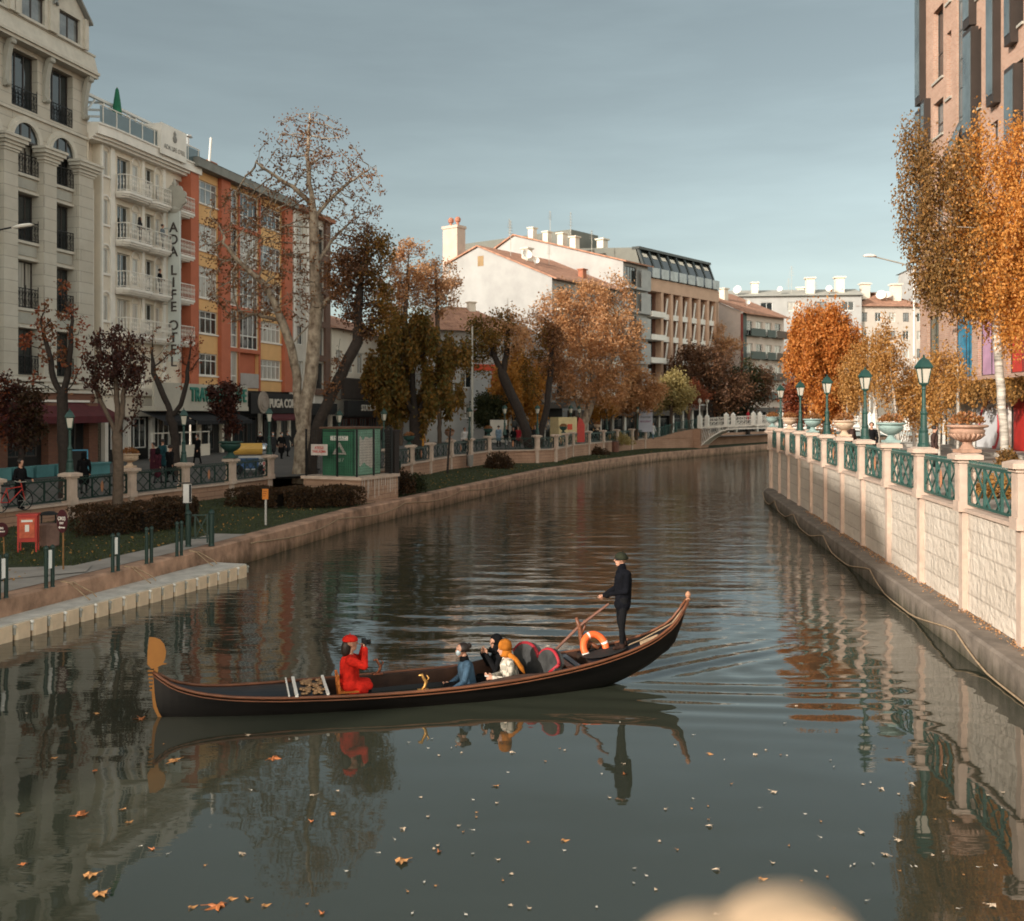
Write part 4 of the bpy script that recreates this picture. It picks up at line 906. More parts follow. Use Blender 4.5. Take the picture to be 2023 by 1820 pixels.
# ================================================================ brick tower beside the promenade
DRt = Vector((-.074, -1)).normalized(); AR = math.atan2(DRt.y, DRt.x)
def right_at(Y): return (21.87 + .074 * Y, Y)
YC = 67.4
bt = thing('brick_building', 'tall brown brick building with staggered windows and bronze boxed bays', 'building', (*right_at(YC), 2.7), AR)
def uY(Y): return (YC - Y) * 1.0027
LB = uY(36.)
M_box = mat('bronze_cladding', (.045, .035, .03), .5, .2, .15)
M_bglass = glassmat('sky_glass', (.10, .13, .14), .05, .9, .4, .5)
ops = []
def col_ops(y0, y1, spans): 
    for a, b in spans: ops.append((uY(y0), uY(y1), a, b))
# window columns: depth range -> vertical spans above the street
col_ops(64.8, 63.0, [(9.3, 12.0), (13.5, 17.8), (19.4, 21.6), (22.9, 27.4), (29, 33), (35, 39)])
col_ops(62.4, 61.6, [(9.3, 12.0), (15.0, 18.6), (21.2, 25.2), (27, 31), (33, 37)])
col_ops(58.6, 56.9, [(9.6, 12.6), (14.6, 18.2), (19.2, 23.6), (25.4, 30), (32, 36)])
col_ops(55.7, 54.6, [(9.8, 12.8), (15.2, 17.8), (19.5, 24.0), (25.6, 29.6), (32, 36)])
col_ops(52.8, 51.4, [(9.8, 13.4), (15.6, 20.0), (21.8, 25.8), (28, 32), (33.5, 37)])
col_ops(50, 48.2, [(9.8, 13.4), (15.6, 20.0), (21.8, 25.8)]); col_ops(46.5, 44.5, [(9.8, 13.4), (15.6, 20.0), (21.8, 25.8)])
lowops = [(uY(66.0), uY(63.8), 4.2, 8.3), (uY(61.2), uY(58.3), 4.2, 8.3), (uY(57.4), uY(54.6), 4.2, 8.3), (uY(53.4), uY(50.6), 4.2, 8.3)]
glz = (uY(60.7), uY(59.1), 9.4, 40)
mb = MB(); wall(mb, 0, LB, 3.6, 42, ops + lowops + [glz], 0, .45); shell(mb, 0, LB, 20, 0, 42); mb.build('wall', M_brick, bt)
for i, (a, b, c, d) in enumerate(ops):
    window(bt, a, c, b - a, d - c, 1 if b - a < 1.2 else 2, 1, M_bframe, M_bglass if i % 3 else M_glass, .3, .09, .4)
    s = MB(); s.box(a - .08, b + .08, -.12, .02, c - .14, c); s.build('sill', M_stone3, bt)
window(bt, glz[0], glz[2], glz[1] - glz[0], glz[3] - glz[2], 2, 18, mat('steel_mullion', (.10, .11, .11), .4, .3), M_bglass, .12, .06, kind='curtain_wall')
vw = MB(); vw.T = Matrix.Translation(((glz[0] + glz[1]) / 2, 0, 19.2)) @ Matrix.Rotation(R(-24), 4, 'X'); vw.box(-.45, .45, -.05, .0, -2.4, 0); vw.T = None; vw.build('open_vent', M_bglass, bt)
# boxed bays in pairs: dark side panel and pale glass cheek
for (Y0, Y1, z0, z1) in ((67.2, 66.2, 22.2, 33.0), (67.2, 66.2, 14.2, 21.8), (66.0, 65.3, 16.5, 22.2), (58.6, 57.6, 24, 27.5), (58.6, 57.3, 17.6, 23.8), (58.6, 57.0, 12.2, 17.3), (55.2, 54.2, 18.6, 28.6), (52.8, 52.0, 21, 25.4), (52.8, 51.6, 14, 19.8)):
    b = MB(); u0, u1 = uY(Y0), uY(Y1); b.box(u0, u1, -.4, .3, z0, z1); bo = b.build('bay_box', M_box, bt)
    q = MB(); q.box(u0 + .05, u1 - .12, -.43, -.402, z0 + .5, z1 - .25); q.build('pane', M_bglass, bo)
cols = [mat('olive_film', (.12, .13, .10), .15, spec=.8), mat('blue_poster', (.03, .20, .32), .3, 0, .5, 1.5), mat('lilac_poster', (.42, .25, .36), .5, 0, .3, .6), mat('red_poster', (.45, .04, .03), .5)]
for i, (a, b, c, d) in enumerate(lowops):
    window(bt, a, c, b - a, d - c, 2, 1, M_bframe, cols[i], .2, .06, kind='display_window')
cn = MB(); cn.box(-.2, LB, -1.6, .1, 3.1, 3.75); cn.build('canopy', mat('dark_brown_canopy', (.05, .032, .025), .7), bt)
gf = MB(); gf.box(0, LB, .0, .3, 0, 3.1); gf.build('shop_front', mat('grey_shopfront', (.20, .20, .19), .4, var=.2, vs=.8), bt)
for i, (Y0, Y1, m) in enumerate(((66.5, 64.5, M_lgrey), (64, 62.5, M_glass), (61.8, 60.4, M_curtain), (60, 57.6, M_lgrey), (57.2, 52.8, mat('white_shop_panel', (.62, .62, .63), .5, var=.04)), (52.2, 49.5, mat('red_shop_panel', (.40, .025, .02), .5, 0, .3)), (49, 46, M_glass))):
    p = MB(); p.box(uY(Y0), uY(Y1), -.16, -.003, .25, 3.0); p.build('shop_panel', m, bt)
M_swash = mat('red_swash', (.50, .06, .07), .5, var=.05)
sw = MB()
for cx, r, a0, a1 in ((uY(55.0) - .35, 1.25, 95, 200), (uY(55.9), 1.9, -58, 22), (uY(53.3), 1.0, 60, 140)):
    pts = [(cx + r * math.cos(R(a)), 1.55 + r * .95 * math.sin(R(a))) for a in np.linspace(a0, a1, 14)]
    for p, q in zip(pts, pts[1:]):
        sw.bar((p[0], -.175, min(2.95, max(.3, p[1]))), (q[0], -.175, min(2.95, max(.3, q[1]))), .03, .17)
sw.build('swash_graphic', M_swash, bt)
for Y in (62.2, 60.2, 57.4, 52.5, 49.2): p = MB(); p.box(uY(Y) - .07, uY(Y) + .07, -.3, -.17, 0, 3.1); p.build('post', M_white, bt)
st = MB(); st.box(0, LB, -2.2, 0, -.2, .22); st.build('step', mat('pale_step_stone', (.50, .45, .39), .8, var=.1), bt)

# ================================================================ balustrade walls
def lattice_panel(w, h, nx=5, deco=0, m=None):
    key = ('lat', round(w, 2), round(h, 2), nx, deco, m.name)
    if key in WINC: return WINC[key]
    p = MB(); t = .035
    p.box(0, w, -.03, .03, h - .06, h); p.box(0, w, -.03, .03, .0, .05); p.box(0, .045, -.03, .03, 0, h); p.box(w - .045, w, -.03, .03, 0, h)
    for i in range(1, 3): p.box(w * i / 3 - .022, w * i / 3 + .022, -.028, .028, .05, h - .06)
    dx = w / nx; hh = h - .1
    for i in range(-1, nx + 1):
        for s in (1, -1):
            a = (dx * (i + .5 - s * .75), .04); b = (dx * (i + .5 + s * .75), h - .06)
            # clip to the panel
            def clip(a, b):
                (x0, z0), (x1, z1) = a, b
                pts = []
                t0, t1 = 0., 1.
                d = x1 - x0
                for lim, sg in ((0.02, 1), (w - .02, -1)):
                    if abs(d) < 1e-9: continue
                    tt = (lim - x0) / d
                    if sg * d > 0: t0 = max(t0, tt)
                    else: t1 = min(t1, tt)
                if t1 - t0 < .03: return None
                return (x0 + d * t0, z0 + (z1 - z0) * t0), (x0 + d * t1, z0 + (z1 - z0) * t1)
            c = clip(a, b)
            if c: p.bar((c[0][0], .012 * s, c[0][1]), (c[1][0], .012 * s, c[1][1]), t, .022)
    n = int(w / .13)
    for i in range(n):   # scrolled cresting
        x = w * (i + .5) / n; p.tube([(x + .05 * math.cos(a), 0, h + .035 + .04 * math.sin(a)) for a in np.linspace(-.4, 3.9, 6)], .013, 4)
    me = p.mesh('lattice_panel', m); 
    q = None
    if deco:
        q = MB(); q.lathe([(.005, -.24), (.06, -.14), (.085, 0), (.06, .14), (.005, .24)], 8, sq=.35); q = q.mesh('oval_badge', mat('terracotta_badge', (.38, .17, .09), .7, var=.2))
    WINC[key] = (me, q)
    return WINC[key]
def post_parts(parent, x, y, rot, zb, zl, zc, m, w=.34, basew=.26):
    """pier from zb to ledge zl, post up to cap zc"""
    T = Matrix.Translation((x, y, 0)) @ Matrix.Rotation(rot, 4, 'Z')
    p = MB(); p.T = T
    p.box(-basew / 2, basew / 2, -.12, .3, zb, zl - .1)
    p.box(-w / 2 - .03, w / 2 + .03, -.22, .2, zl - .1, zl + .13)
    p.box(-w / 2, w / 2, -.19, .15, zl + .13, zc - .2)
    p.box(-w / 2 + .07, w / 2 - .07, -.196, -.18, zl + .25, zc - .32)
    p.box(-w / 2 - .05, w / 2 + .05, -.24, .2, zc - .2, zc - .13)
    c = w / 2 + .13
    p.box(-c, c, -.02 - c, -.02 + c, zc - .13, zc - .03)
    p.add([(-c, -.02 - c, zc - .03), (c, -.02 - c, zc - .03), (c, -.02 + c, zc - .03), (-c, -.02 + c, zc - .03), (-c + .14, .12 - c, zc + .02), (c - .14, .12 - c, zc + .02), (c - .14, -.16 + c, zc + .02), (-c + .14, -.16 + c, zc + .02)], [(0, 1, 5, 4), (1, 2, 6, 5), (2, 3, 7, 6), (3, 0, 4, 7), (4, 5, 6, 7)])
    return p.build('post', m, parent)
def run(parent, pts, zb, zl, zc, mw, mp, mf, side, wallh=True, nx=5, first=True, badge=1):
    """wall bays, ledge, posts and lattice panels along pts; -y of each bay faces the water"""
    for i, (x, y) in enumerate(pts):
        a = Vector(pts[max(0, i - 1)]); b = Vector(pts[min(len(pts) - 1, i + 1)]); d = (b - a) * side
        z_l, z_c = (zl(y), zc(y)) if callable(zl) else (zl, zc)
        post_parts(parent, x, y, math.atan2(d.y, d.x), zb, z_l, z_c, mp)
    for i, (a, b) in enumerate(zip(pts, pts[1:])):
        if side < 0: a, b = b, a
        d = Vector(b) - Vector(a); L = d.length; ang = math.atan2(d.y, d.x)
        z_l = (zl(a[1]) + zl(b[1])) / 2 if callable(zl) else zl; z_c = (zc(a[1]) + zc(b[1])) / 2 if callable(zc) else zc
        T = (a[0], a[1], 0)
        w = MB(); w.box(.0, L, .0, .3, zb - .3, z_l - .1); link('wall_bay', w.mesh('wall_bay', mw), parent, T, ang)
        w = MB(); w.box(0.18, L - .18, -.1, .34, z_l - .1, z_l - .02); link('ledge', w.mesh('ledge', mp), parent, T, ang)
        h = z_c - z_l - .28
        me, q = lattice_panel(L - .4, h, nx, badge and (i % 2 == 0), mf)
        dd = Vector((math.cos(ang), math.sin(ang))) * .2
        o = link('lattice_panel', me, parent, (a[0] + dd.x, a[1] + dd.y, z_l + .06), ang)
        if q: link('oval_badge', q, o, ((L - .4) / 2, -.05, h / 2))
# right bank
rbal = thing('balustrade_wall', 'tall sunlit block wall with stone posts and green lattice panels along the promenade', 'wall', (0, 0, 0))
RP = [(rw(22.68 + 3.57 * i), 22.68 + 3.57 * i) for i in range(-2, 11)]
run(rbal, RP, ZQR, 2.83, 4.01, M_block, M_pink, M_greenfence, -1)
end = [(rw(58.38), 58.38), (rw(58.38) + 2.6, 60.2), (rw(58.38) + 5.2, 61.9)]
run(rbal, end, ZQR, 2.83, 3.85, M_block, M_pink, M_greenfence, -1)

# lamps
M_lampgreen = M_green
lamp_tree = None
def street_lamp(loc, label, group, rot=0, sc=1.):
    global lamp_tree
    if lamp_tree is None:
        t = thing('street_lamp', label, 'street lamp', loc, rot, group)
        p = MB(); p.lathe([(.155, 0), (.155, .06), (.13, .1), (.125, .3), (.105, .36), (.115, .42), (.085, .5), (.08, .82), (.095, .86), (.07, .92), (.052, 1.0), (.046, 1.45), (.06, 1.48), (.045, 1.54), (.085, 1.6), (.1, 1.63)], 12); p.build('pole', M_green, t)
        p = MB(); p.lathe([(.10, 1.63), (.185, 2.02)], 4); b = p.build('lantern_glass', M_lampglass, t)
        p = MB()
        for k in range(4):
            a = PI / 4 + k * PI / 2; p.bar((.105 * math.cos(a), .105 * math.sin(a), 1.62), (.19 * math.cos(a), .19 * math.sin(a), 2.03), .022)
        p.lathe([(.12, 1.6), (.12, 1.64)], 4); p.lathe([(.2, 2.0), (.235, 2.03), (.235, 2.06), (.14, 2.2), (.13, 2.22), (.05, 2.27), (.02, 2.30), (.03, 2.33), (.005, 2.37)], 4); p.build('lantern_frame', M_green, t)
        lamp_tree = flat(t); t.scale = (sc,) * 3; return t
    return dup(None, loc, rot, label, group, sc, lamp_tree)
ordn = ['', 'second ', 'third ', 'fourth ', 'fifth ', 'sixth ', 'seventh ']
names = ['green lantern lamp on a promenade post between the tan and pale urns', 'green lantern lamp on a promenade post, second from the camera', 'green lantern lamp on a promenade post, third along the wall', 'green lantern lamp on a promenade post, fourth along the wall', 'green lantern lamp on a promenade post, fifth along the wall', 'green lantern lamp at the far bend of the promenade wall']
for i, k in enumerate((1, 3, 5, 7, 9)):
    Y = 22.68 + 3.57 * k; street_lamp((rw(Y) + .02, Y, 4.03), names[i], 'lamps along the promenade wall', R(7))
street_lamp((end[1][0], end[1][1], 3.86), names[5], 'lamps along the promenade wall', R(20), .9)

# urns with flowers
M_urn_t = mat('terracotta_tan_urn', (.36, .215, .15), .75, 0, .3, 5, .004, 40)
M_urn_g = mat('pale_green_urn', (.24, .33, .31), .7, 0, .15, 5)
M_urn_c = mat('cream_urn', (.52, .38, .27), .75, 0, .18, 5)
M_urn_d = mat('dark_green_urn', (.02, .06, .05), .6, 0, .2, 5)
M_flower = leafmat('rusty_flowers', [(.20, .06, .02), (.42, .16, .05), (.10, .09, .03), (.50, .22, .08), (.16, .05, .02)], .2)
def leaves_np(P0, size, rg, ori=None, asp=.62, jit=.35, fold=.25):
    """leaf quads at points P0 (n x 3)"""
    n = len(P0)
    d = rg.normal(size=(n, 3)) if ori is None else ori + rg.normal(size=(n, 3)) * .6
    d /= np.linalg.norm(d, axis=1, keepdims=True) + 1e-9
    r = rg.normal(size=(n, 3)); s = np.cross(d, r); s /= np.linalg.norm(s, axis=1, keepdims=True) + 1e-9
    nn = np.cross(d, s)
    sz = size * (1 + jit * rg.uniform(-1, 1, (n, 1)))
    a = P0; b = P0 + d * sz * .5 + s * sz * asp * .5 + nn * sz * fold * .5; c = P0 + d * sz; e = P0 + d * sz * .5 - s * sz * asp * .5 + nn * sz * fold * .5
    V = np.stack([a, b, c, e], 1).reshape(-1, 3); F = np.arange(4 * n).reshape(n, 4)
    return V, F
def urn(loc, m, label, plab, grp, sc=1., fluted=False, plants=True, rot=0, flowermat=None):
    t = thing('urn_planter', label, 'planter', loc, rot, grp)
    b = MB(); b.box(-.21, .21, -.21, .21, 0, .07); b.lathe([(.17, .07), (.13, .12), (.09, .18), (.10, .22)], 16); b.build('pedestal', m, t)
    b = MB(); b.lathe([(.10, .22), (.19, .26), (.28, .33), (.335, .40), (.35, .44), (.35, .475), (.31, .49), (.33, .51), (.41, .53), (.42, .565), (.38, .58), (.34, .57), (.30, .50), (.02, .50)], 24)
    if fluted:
        for k in range(20):
            a = 2 * PI * k / 20; b.tube([(.12 * math.cos(a), .12 * math.sin(a), .235), (.25 * math.cos(a), .25 * math.sin(a), .30), (.335 * math.cos(a), .335 * math.sin(a), .39)], [.015, .025, .034], 5)
    b.build('bowl', m, t, smooth=True); t.scale = (sc,) * 3
    if plants:
        rg = np.random.RandomState(int(abs(loc[1]) * 10) % 1000)
        n = 420; th = rg.uniform(0, 6.28, n); r = .33 * np.sqrt(rg.uniform(0, 1, n)); z = .56 + (.05 + .24 * (1 - (r / .36) ** 2)) * rg.uniform(.2, 1, n)
        p0 = np.stack([r * np.cos(th), r * np.sin(th), z], 1) * sc + np.array(loc)
        V, F = leaves_np(p0, .075 * sc, rg, np.stack([np.cos(th) * .5, np.sin(th) * .5, np.ones(n)], 1))
        tag(link('flowers', np_mesh('flowers', V - np.array(loc), F, flowermat or M_flower), None, loc), plab, 'flowers', 'flowers planted in the urns', 'thing')
    return t
ul = [(0, M_urn_t, 'tan fluted stone urn, largest of the row on the promenade wall', 'rust coloured flowers in the tan fluted urn'), (2, M_urn_g, 'pale green bowl urn between the two tallest lantern lamps', 'rusty flowers in the pale green urn between the tallest lamps'),
      (4, M_urn_c, 'cream bowl urn before the third promenade lamp', 'rusty flowers in the cream urn before the third lamp'), (6, M_urn_g, 'pale green bowl urn beyond the third promenade lamp', 'rusty flowers in the pale green urn beyond the third lamp'),
      (8, M_urn_c, 'small cream urn near the far bend of the wall', 'rusty flowers in the small cream urn at the bend'), (10, M_urn_g, 'last pale green urn where the wall bends away', 'rusty flowers in the last pale green urn')]
for k, m, a, b in ul:
    Y = 22.68 + 3.57 * k; urn((rw(Y) + .02, Y, 4.03), m, a, b, 'urns on the promenade wall', 1.0 if k else 1.06, k == 0)

# swagged rope on the quay face
def swag_rope(name, hooks, label, sag, m, grp):
    mb = MB()
    pts = []
    for a, b in zip(hooks, hooks[1:]):
        for i in range(13):
            t = i / 13; q = t ** 1.35
            pts.append((a[0] + (b[0] - a[0]) * t, a[1] + (b[1] - a[1]) * t, max(.035, a[2] + (b[2] - a[2]) * t - 4 * sag * q * (1 - q))))
    pts.append(hooks[-1]); mb.tube(pts, .022, 5)
    return tag(mb.build(name, m, smooth=True), label, 'rope', grp)
M_rope = mat('weathered_rope', (.34, .24, .15), .9, var=.3, vs=8)
hk = [(rw(y) - RQ - .035, y, .42) for y in (12.5, 21.1, 29.3, 37.1, 44.7, 51.5, 57)]
swag_rope('mooring_rope', hk, 'tan rope hung in loops along the quay under the promenade wall', .44, M_rope, None)
hl = [(lq(y) + .05, y, .62) for y in (33.5, 41, 48, 55.5, 64, 73, 82, 92)]
swag_rope('mooring_rope', hl, 'thin rope hung in loops along the quay below the lawn', .22, M_rope, None)

# tall street light with long arm
tl = thing('street_light', 'tall white street light with a long arm beside the brick building', 'street light', (XY(1806, 55), 55, 2.75))
p = MB(); p.tube([(0, 0, 0), (0, 0, 3), (0, 0, 10.0)], [.085, .075, .045], 10); p.build('pole', M_white, tl)
p = MB(); p.tube([(0, 0, 9.9), (-.7, -.1, 10.1), (-2.3, -.3, 10.45)], [.045, .04, .035], 8); p.build('arm', M_stone3, tl)
p = MB(); p.T = Matrix.Translation((-2.5, -.32, 10.48)) @ Matrix.Rotation(R(8), 4, 'Y'); p.lathe([(.02, -.08), (.12, -.06), (.15, 0), (.1, .07), (.02, .1)], 10); p.T = None
for i, v in enumerate(p.v): p.v[i] = (-2.5 + (v[0] + 2.5) * 2.6, v[1], v[2])
p.build('lamp_head', M_white, tl)
tl2 = thing('street_light', 'grey street light arm reaching across the stone building front', 'street light', (-20.5, 36, 1.5))
p = MB(); p.tube([(0, 0, 0), (0, 0, 9.3)], [.1, .06], 10); p.build('pole', M_stone3, tl2)
p = MB(); p.tube([(0, 0, 9.2), (.9, 0, 9.5), (2.9, 0, 9.9)], [.04, .035, .03], 8); p.build('arm', M_darkmetal, tl2)
p = MB(); p.lathe([(.02, -.06), (.1, -.05), (.13, 0), (.08, .06), (.02, .08)], 10)
for i, v in enumerate(p.v): p.v[i] = (3.3 + v[0] * 3.2, v[1], 9.95 + v[2] + v[0] * .5)
p.build('lamp_head', M_white, tl2)
# ================================================================ bank with lawn: walls, lamps, small furniture
zl_l = lambda Y: zst(Y) + .05; zc_l = lambda Y: zst(Y) + 1.12
lb1 = thing('balustrade_wall', 'low pink block wall with green lattice panels beside the hedge and lawn', 'wall', (0, 0, 0))
FLp = [(-18.6, 31), *FL[3:]]
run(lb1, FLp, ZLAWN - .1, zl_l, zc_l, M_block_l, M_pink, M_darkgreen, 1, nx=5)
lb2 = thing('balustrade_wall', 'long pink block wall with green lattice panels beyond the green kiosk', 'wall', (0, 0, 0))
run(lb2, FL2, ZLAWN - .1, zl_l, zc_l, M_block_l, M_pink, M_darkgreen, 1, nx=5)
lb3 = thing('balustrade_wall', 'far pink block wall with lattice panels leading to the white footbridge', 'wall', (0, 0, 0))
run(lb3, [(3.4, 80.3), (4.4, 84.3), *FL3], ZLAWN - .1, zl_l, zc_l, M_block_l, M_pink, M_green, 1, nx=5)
# ramp rising to the bridge
rm_ = thing('ramp_wall', 'pink block ramp wall with green railing climbing to the white footbridge', 'wall', (14.0, 108, 0), math.atan2(5.5, 6.6))
m = MB(); m.add([(0, 0, .6), (8.6, 0, .6), (8.6, 0, 3.0), (5.5, 0, 2.7), (2.5, 0, 2.15), (0, 0, 1.95), (0, .4, .6), (8.6, .4, .6), (8.6, .4, 3.0), (5.5, .4, 2.7), (2.5, .4, 2.15), (0, .4, 1.95)], [(0, 1, 2, 3, 4, 5), (2, 8, 9, 3), (3, 9, 10, 4), (4, 10, 11, 5), (1, 7, 8, 2)]); m.build('wall_bay', M_block_l, rm_)
m = MB(); pr = [(0, 1.95), (2.5, 2.15), (5.5, 2.7), (8.6, 3.0)]
def rz(u):
    for (a, b), (c, d) in zip(pr, pr[1:]):
        if a <= u <= c: return b + (d - b) * (u - a) / (c - a)
    return pr[-1][1]
for dz in (.06, 1.02):
    m.tube([(u, .1, rz(u) + dz) for u in (0, 2.5, 5.5, 8.6)], .03, 6)
for i in range(34):
    u = i * .26
    for s in (1, -1):
        if 0 <= u + .35 * s <= 8.6: m.bar((u, .1 + .02 * s, rz(u) + .08), (u + .35 * s, .1 + .02 * s, rz(u + .35 * s) + 1.0), .03)
for u in (0.02, 1.7, 3.4, 5.1, 6.8, 8.55): m.box(u - .04, u + .04, .05, .15, rz(u), rz(u) + 1.2)
m.build('railing', M_greenfence, rm_)

# lamps and urns on the near wall
LG = 'lamps along the lawn bank'
lampsL = [((-16.3, 37.75), 'dark green lantern lamp in front of the dark tree trunk and maroon awning'), ((-14.2, 44.3), 'green lantern lamp before the travellers cafe sign'), ((-12.0, 50.6), 'green lantern lamp under the coffee shop medallion')]
for (x, y), l in lampsL: street_lamp((x, y, zc_l(y) + .02), l, LG, R(20))
far = [(668, 55, 'green lantern lamp standing just behind the green kiosk'), (757, 60, 'dark lantern lamp at the trunk side of the big green and orange tree'), (927, 72, 'green lantern lamp by the pole beyond the big green tree'), (997, 79, 'green lantern lamp beside the bent trunk with golden leaves'), (1062, 80, 'green lantern lamp between two leaning dark trunks'), (1128, 90, 'green lantern lamp before the cream and red stall'), (1145, 94, 'small lantern lamp touching the sycamore trunk'), (1199, 99.5, 'small green lantern lamp past the sycamore trunk'), (1260, 104, 'last green lantern lamp of the row before the ramp')]
for x, y, l in far: street_lamp((XY(x, y), y + .3, zc_l(y) + .02 if y > 78 else zst(y) + 1.0), l, LG, R(30))
urn((-15.3, 41, zc_l(41) + .02), M_urn_c, 'gilded looking cream urn beside the purple tree trunk', 'dark flowers in the cream urn by the purple tree', 'urns on the lawn bank wall', .95, True)
urn((-13.05, 47.5, zc_l(47.5) + .02), M_urn_d, 'large dark green urn holding a small purple tree', '', 'urns on the lawn bank wall', 1.35, False, False)
for x, y, m, l, l2 in ((808, 61.7, M_urn_d, 'dark green urn on the wall beyond the kiosk', 'dull plants in the urn beyond the kiosk'), (888, 69.7, M_urn_t, 'tan urn on the wall under the big green tree', 'dull plants in the tan urn under the big tree'), (965, 76.9, M_urn_d, 'dark green urn near the group of people', 'dull plants in the urn near the group'), (1113, 84.3, M_urn_d, 'dark green urn before the cream stall', 'plants in the urn before the cream stall'), (1180, 97, M_urn_c, 'pale urn beside the sycamore trunk', 'yellow plants in the pale urn by the sycamore'), (1278, 108, M_urn_c, 'pale urn at the foot of the ramp', 'plants in the pale urn at the ramp foot')):
    urn((XY(x, y), y, zc_l(y) + .02), m, l, l2, 'urns on the lawn bank wall', .9, False)

# floating dock of plastic cubes
dk = thing('floating_dock', 'pale plastic cube dock floating along the near quay', 'dock', (-10.9, 21.6, 0), math.atan2(9.1, 3.0))
M_dock = mat('cream_plastic', (.70, .53, .37), .55, var=.14, vs=3); M_dockt = mat('grey_dock_top', (.52, .49, .44), .8, 0, .25, 2.5, .006, 25)
ncube = 26
for i in range(-8, 19):
    u = i * .5; b = MB()
    b.slab([(u + .03, -.0), (u + .08, -.045), (u + .42, -.045), (u + .47, 0), (u + .47, 1.15), (u + .03, 1.15)], -.12, .34)
    b.build('float_cube', M_dock, dk)
    k = MB(); k.lathe([(.05, 0), (.05, .03), (.03, .06)], 8, c=(u + .5, -.02, .27 + (.02 if i % 2 else 0))); k.box(u + .47, u + .53, -.03, .06, .12, .27); k.build('coupling_pin', M_white if i % 2 else M_stone3, dk)
t = MB(); t.box(-4, 9.5, .02, 1.18, .34, .375); t.build('walkway', M_dockt, dk)
# moorings of the dock
for i, (y0, lab) in enumerate(((24.8, 'slack tan rope tying the dock to the quay by the second post'), (27.2, 'pale ropes hanging from the quay over the dock middle'), (30.2, 'thin rope from the gate post down to the dock end'))):
    m = MB()
    for k in range(2): m.tube([(lq(y0) - .2, y0 + .1 * k, ZQL + .02), (lq(y0) + .03, y0 + .15 * k, ZQL - .02), (lq(y0) + .35 + .1 * k, y0 + .3 * k, .5), (lq(y0) + .55, y0 + .4 * k - .1, .39)], .016, 5)
    tag(m.build('dock_rope', M_rope), lab, 'rope')

# twin green posts along the path
pt = None; pg_ = 'green twin posts along the path'
spec = [(5, 1182.7, 1, 'green twin post cut by the picture edge on the quay path'), (97.5, 1160.9, 1, 'green twin post with white strip before the exit sign'), (228, 1129.3, 1, 'green twin post with white strip in front of the hedge middle'), (294.4, 1112.9, 0, 'plain green twin post before the hedge end'), (354, 1098.5, 0, 'plain green twin post next to the gate')]
for x, y, s, l in spec:
    Y = (CAMZ - ZQL) * 2023 / (y - 812)
    t = thing('twin_post', l, 'post', (XY(x, Y), Y, ZQL), R(70), pg_)
    for k in (-.1, .1):
        p = MB(); p.lathe([(.055, 0), (.045, .03), (.045, .9), (.06, .92), (.05, .97), (.01, 1.0)], 10, c=(k, 0, 0)); p.build('post', M_darkgreen, t)
    if s: p = MB(); p.box(-.05, .05, -.03, .03, .45, .88); p.build('white_strip', mat('bright_white_strip', (.82, .80, .76), .5, var=.03), t)
gt = thing('garden_gate', 'green metal gate with crossed bars between two thick posts', 'gate', (XY(372, 31.2), 31.2, ZQL + .02), R(12))
for u in (0, .68): p = MB(); p.lathe([(.1, 0), (.085, .05), (.085, .98), (.11, 1.0), (.08, 1.06), (.02, 1.12)], 12, c=(u, 0, 0)); p.build('post', M_darkgreen, gt)
p = MB(); p.bar((.2, 0, .22), (.2, 0, .98), .045); p.bar((.56, 0, .1), (.56, 0, .98), .045); p.bar((.1, 0, .25), (.6, 0, .25), .04); p.bar((.1, 0, .95), (.6, 0, .95), .04); p.bar((.2, 0, .25), (.56, 0, .95), .03); p.bar((.2, 0, .95), (.56, 0, .25), .03); p.build('leaf', M_darkgreen, gt)
ib = thing('information_box', 'white information box on a dark pole behind the gate', 'notice box', (XY(370, 33.5), 33.5, ZQL + .05), R(20))
p = MB(); p.box(-.05, .05, -.05, .05, 0, 1.35); p.build('pole', M_darkgreen, ib)
p = MB(); p.box(-.13, .13, -.1, .1, 1.1, 1.72); p.build('box', mat('off_white_panel', (.55, .52, .50), .5), ib); p = MB(); p.box(-.3, .16, -.12, .12, 1.72, 1.76); p.build('lid', M_bframe, ib); p = MB(); p.box(.05, .12, -.108, -.101, 1.12, 1.7); p.build('dark_edge', M_darkmetal, ib)
M_maroon = mat('maroon_sign', (.055, .008, .012), .6, var=.15)
def oval_sign(x, ybase, zc_, w, h, label, lines, lean=0):
    Y = (CAMZ - ZLAWN) * 2023 / (ybase - 812)
    t = thing('oval_sign', label, 'sign', (XY(x, Y), Y, ZLAWN - .05), R(-24)); t.rotation_euler = (0, lean, R(-24))
    p = MB(); p.tube([(0, 0, 0), (0, 0, zc_)], .022, 8); p.build('pole', mat('bamboo_pole', (.20, .10, .035), .7, var=.3, vs=6), t)
    p = MB(); n = 28
    p.prism([(w / 2 * math.cos(2 * PI * i / n), zc_ + h / 2 * math.sin(2 * PI * i / n)) for i in range(n)], -.05, -.02); b = p.build('plate', M_maroon, t)
    for tx, sz, dz, wd in lines: text(tx, sz, .003, M_white, 'lettering', b, (0, -.055, zc_ + dz), FACE, wid=wd, bold=.003)
    return t, b, zc_
t, b, zc_ = oval_sign(125, 1121, 1.24, .36, .60, 'oval maroon exit sign with white arrow on a thin pole', [('ÇIKIŞ', .12, .07, .27), ('EXIT', .075, -.05, .14)])
p = MB(); p.prism([(-.12, zc_ - .16), (-.06, zc_ - .12), (-.06, zc_ - .145), (.11, zc_ - .145), (.11, zc_ - .175), (-.06, zc_ - .175), (-.06, zc_ - .2)], -.056, -.051); p.build('arrow', M_white, b)
oval_sign(9, 1102, .82, .46, .40, 'oval maroon sign with small white writing at the wall end', [('GIRIŞ', .07, .04, .16), ('ENTRANCE', .05, -.05, .26)], R(-4))
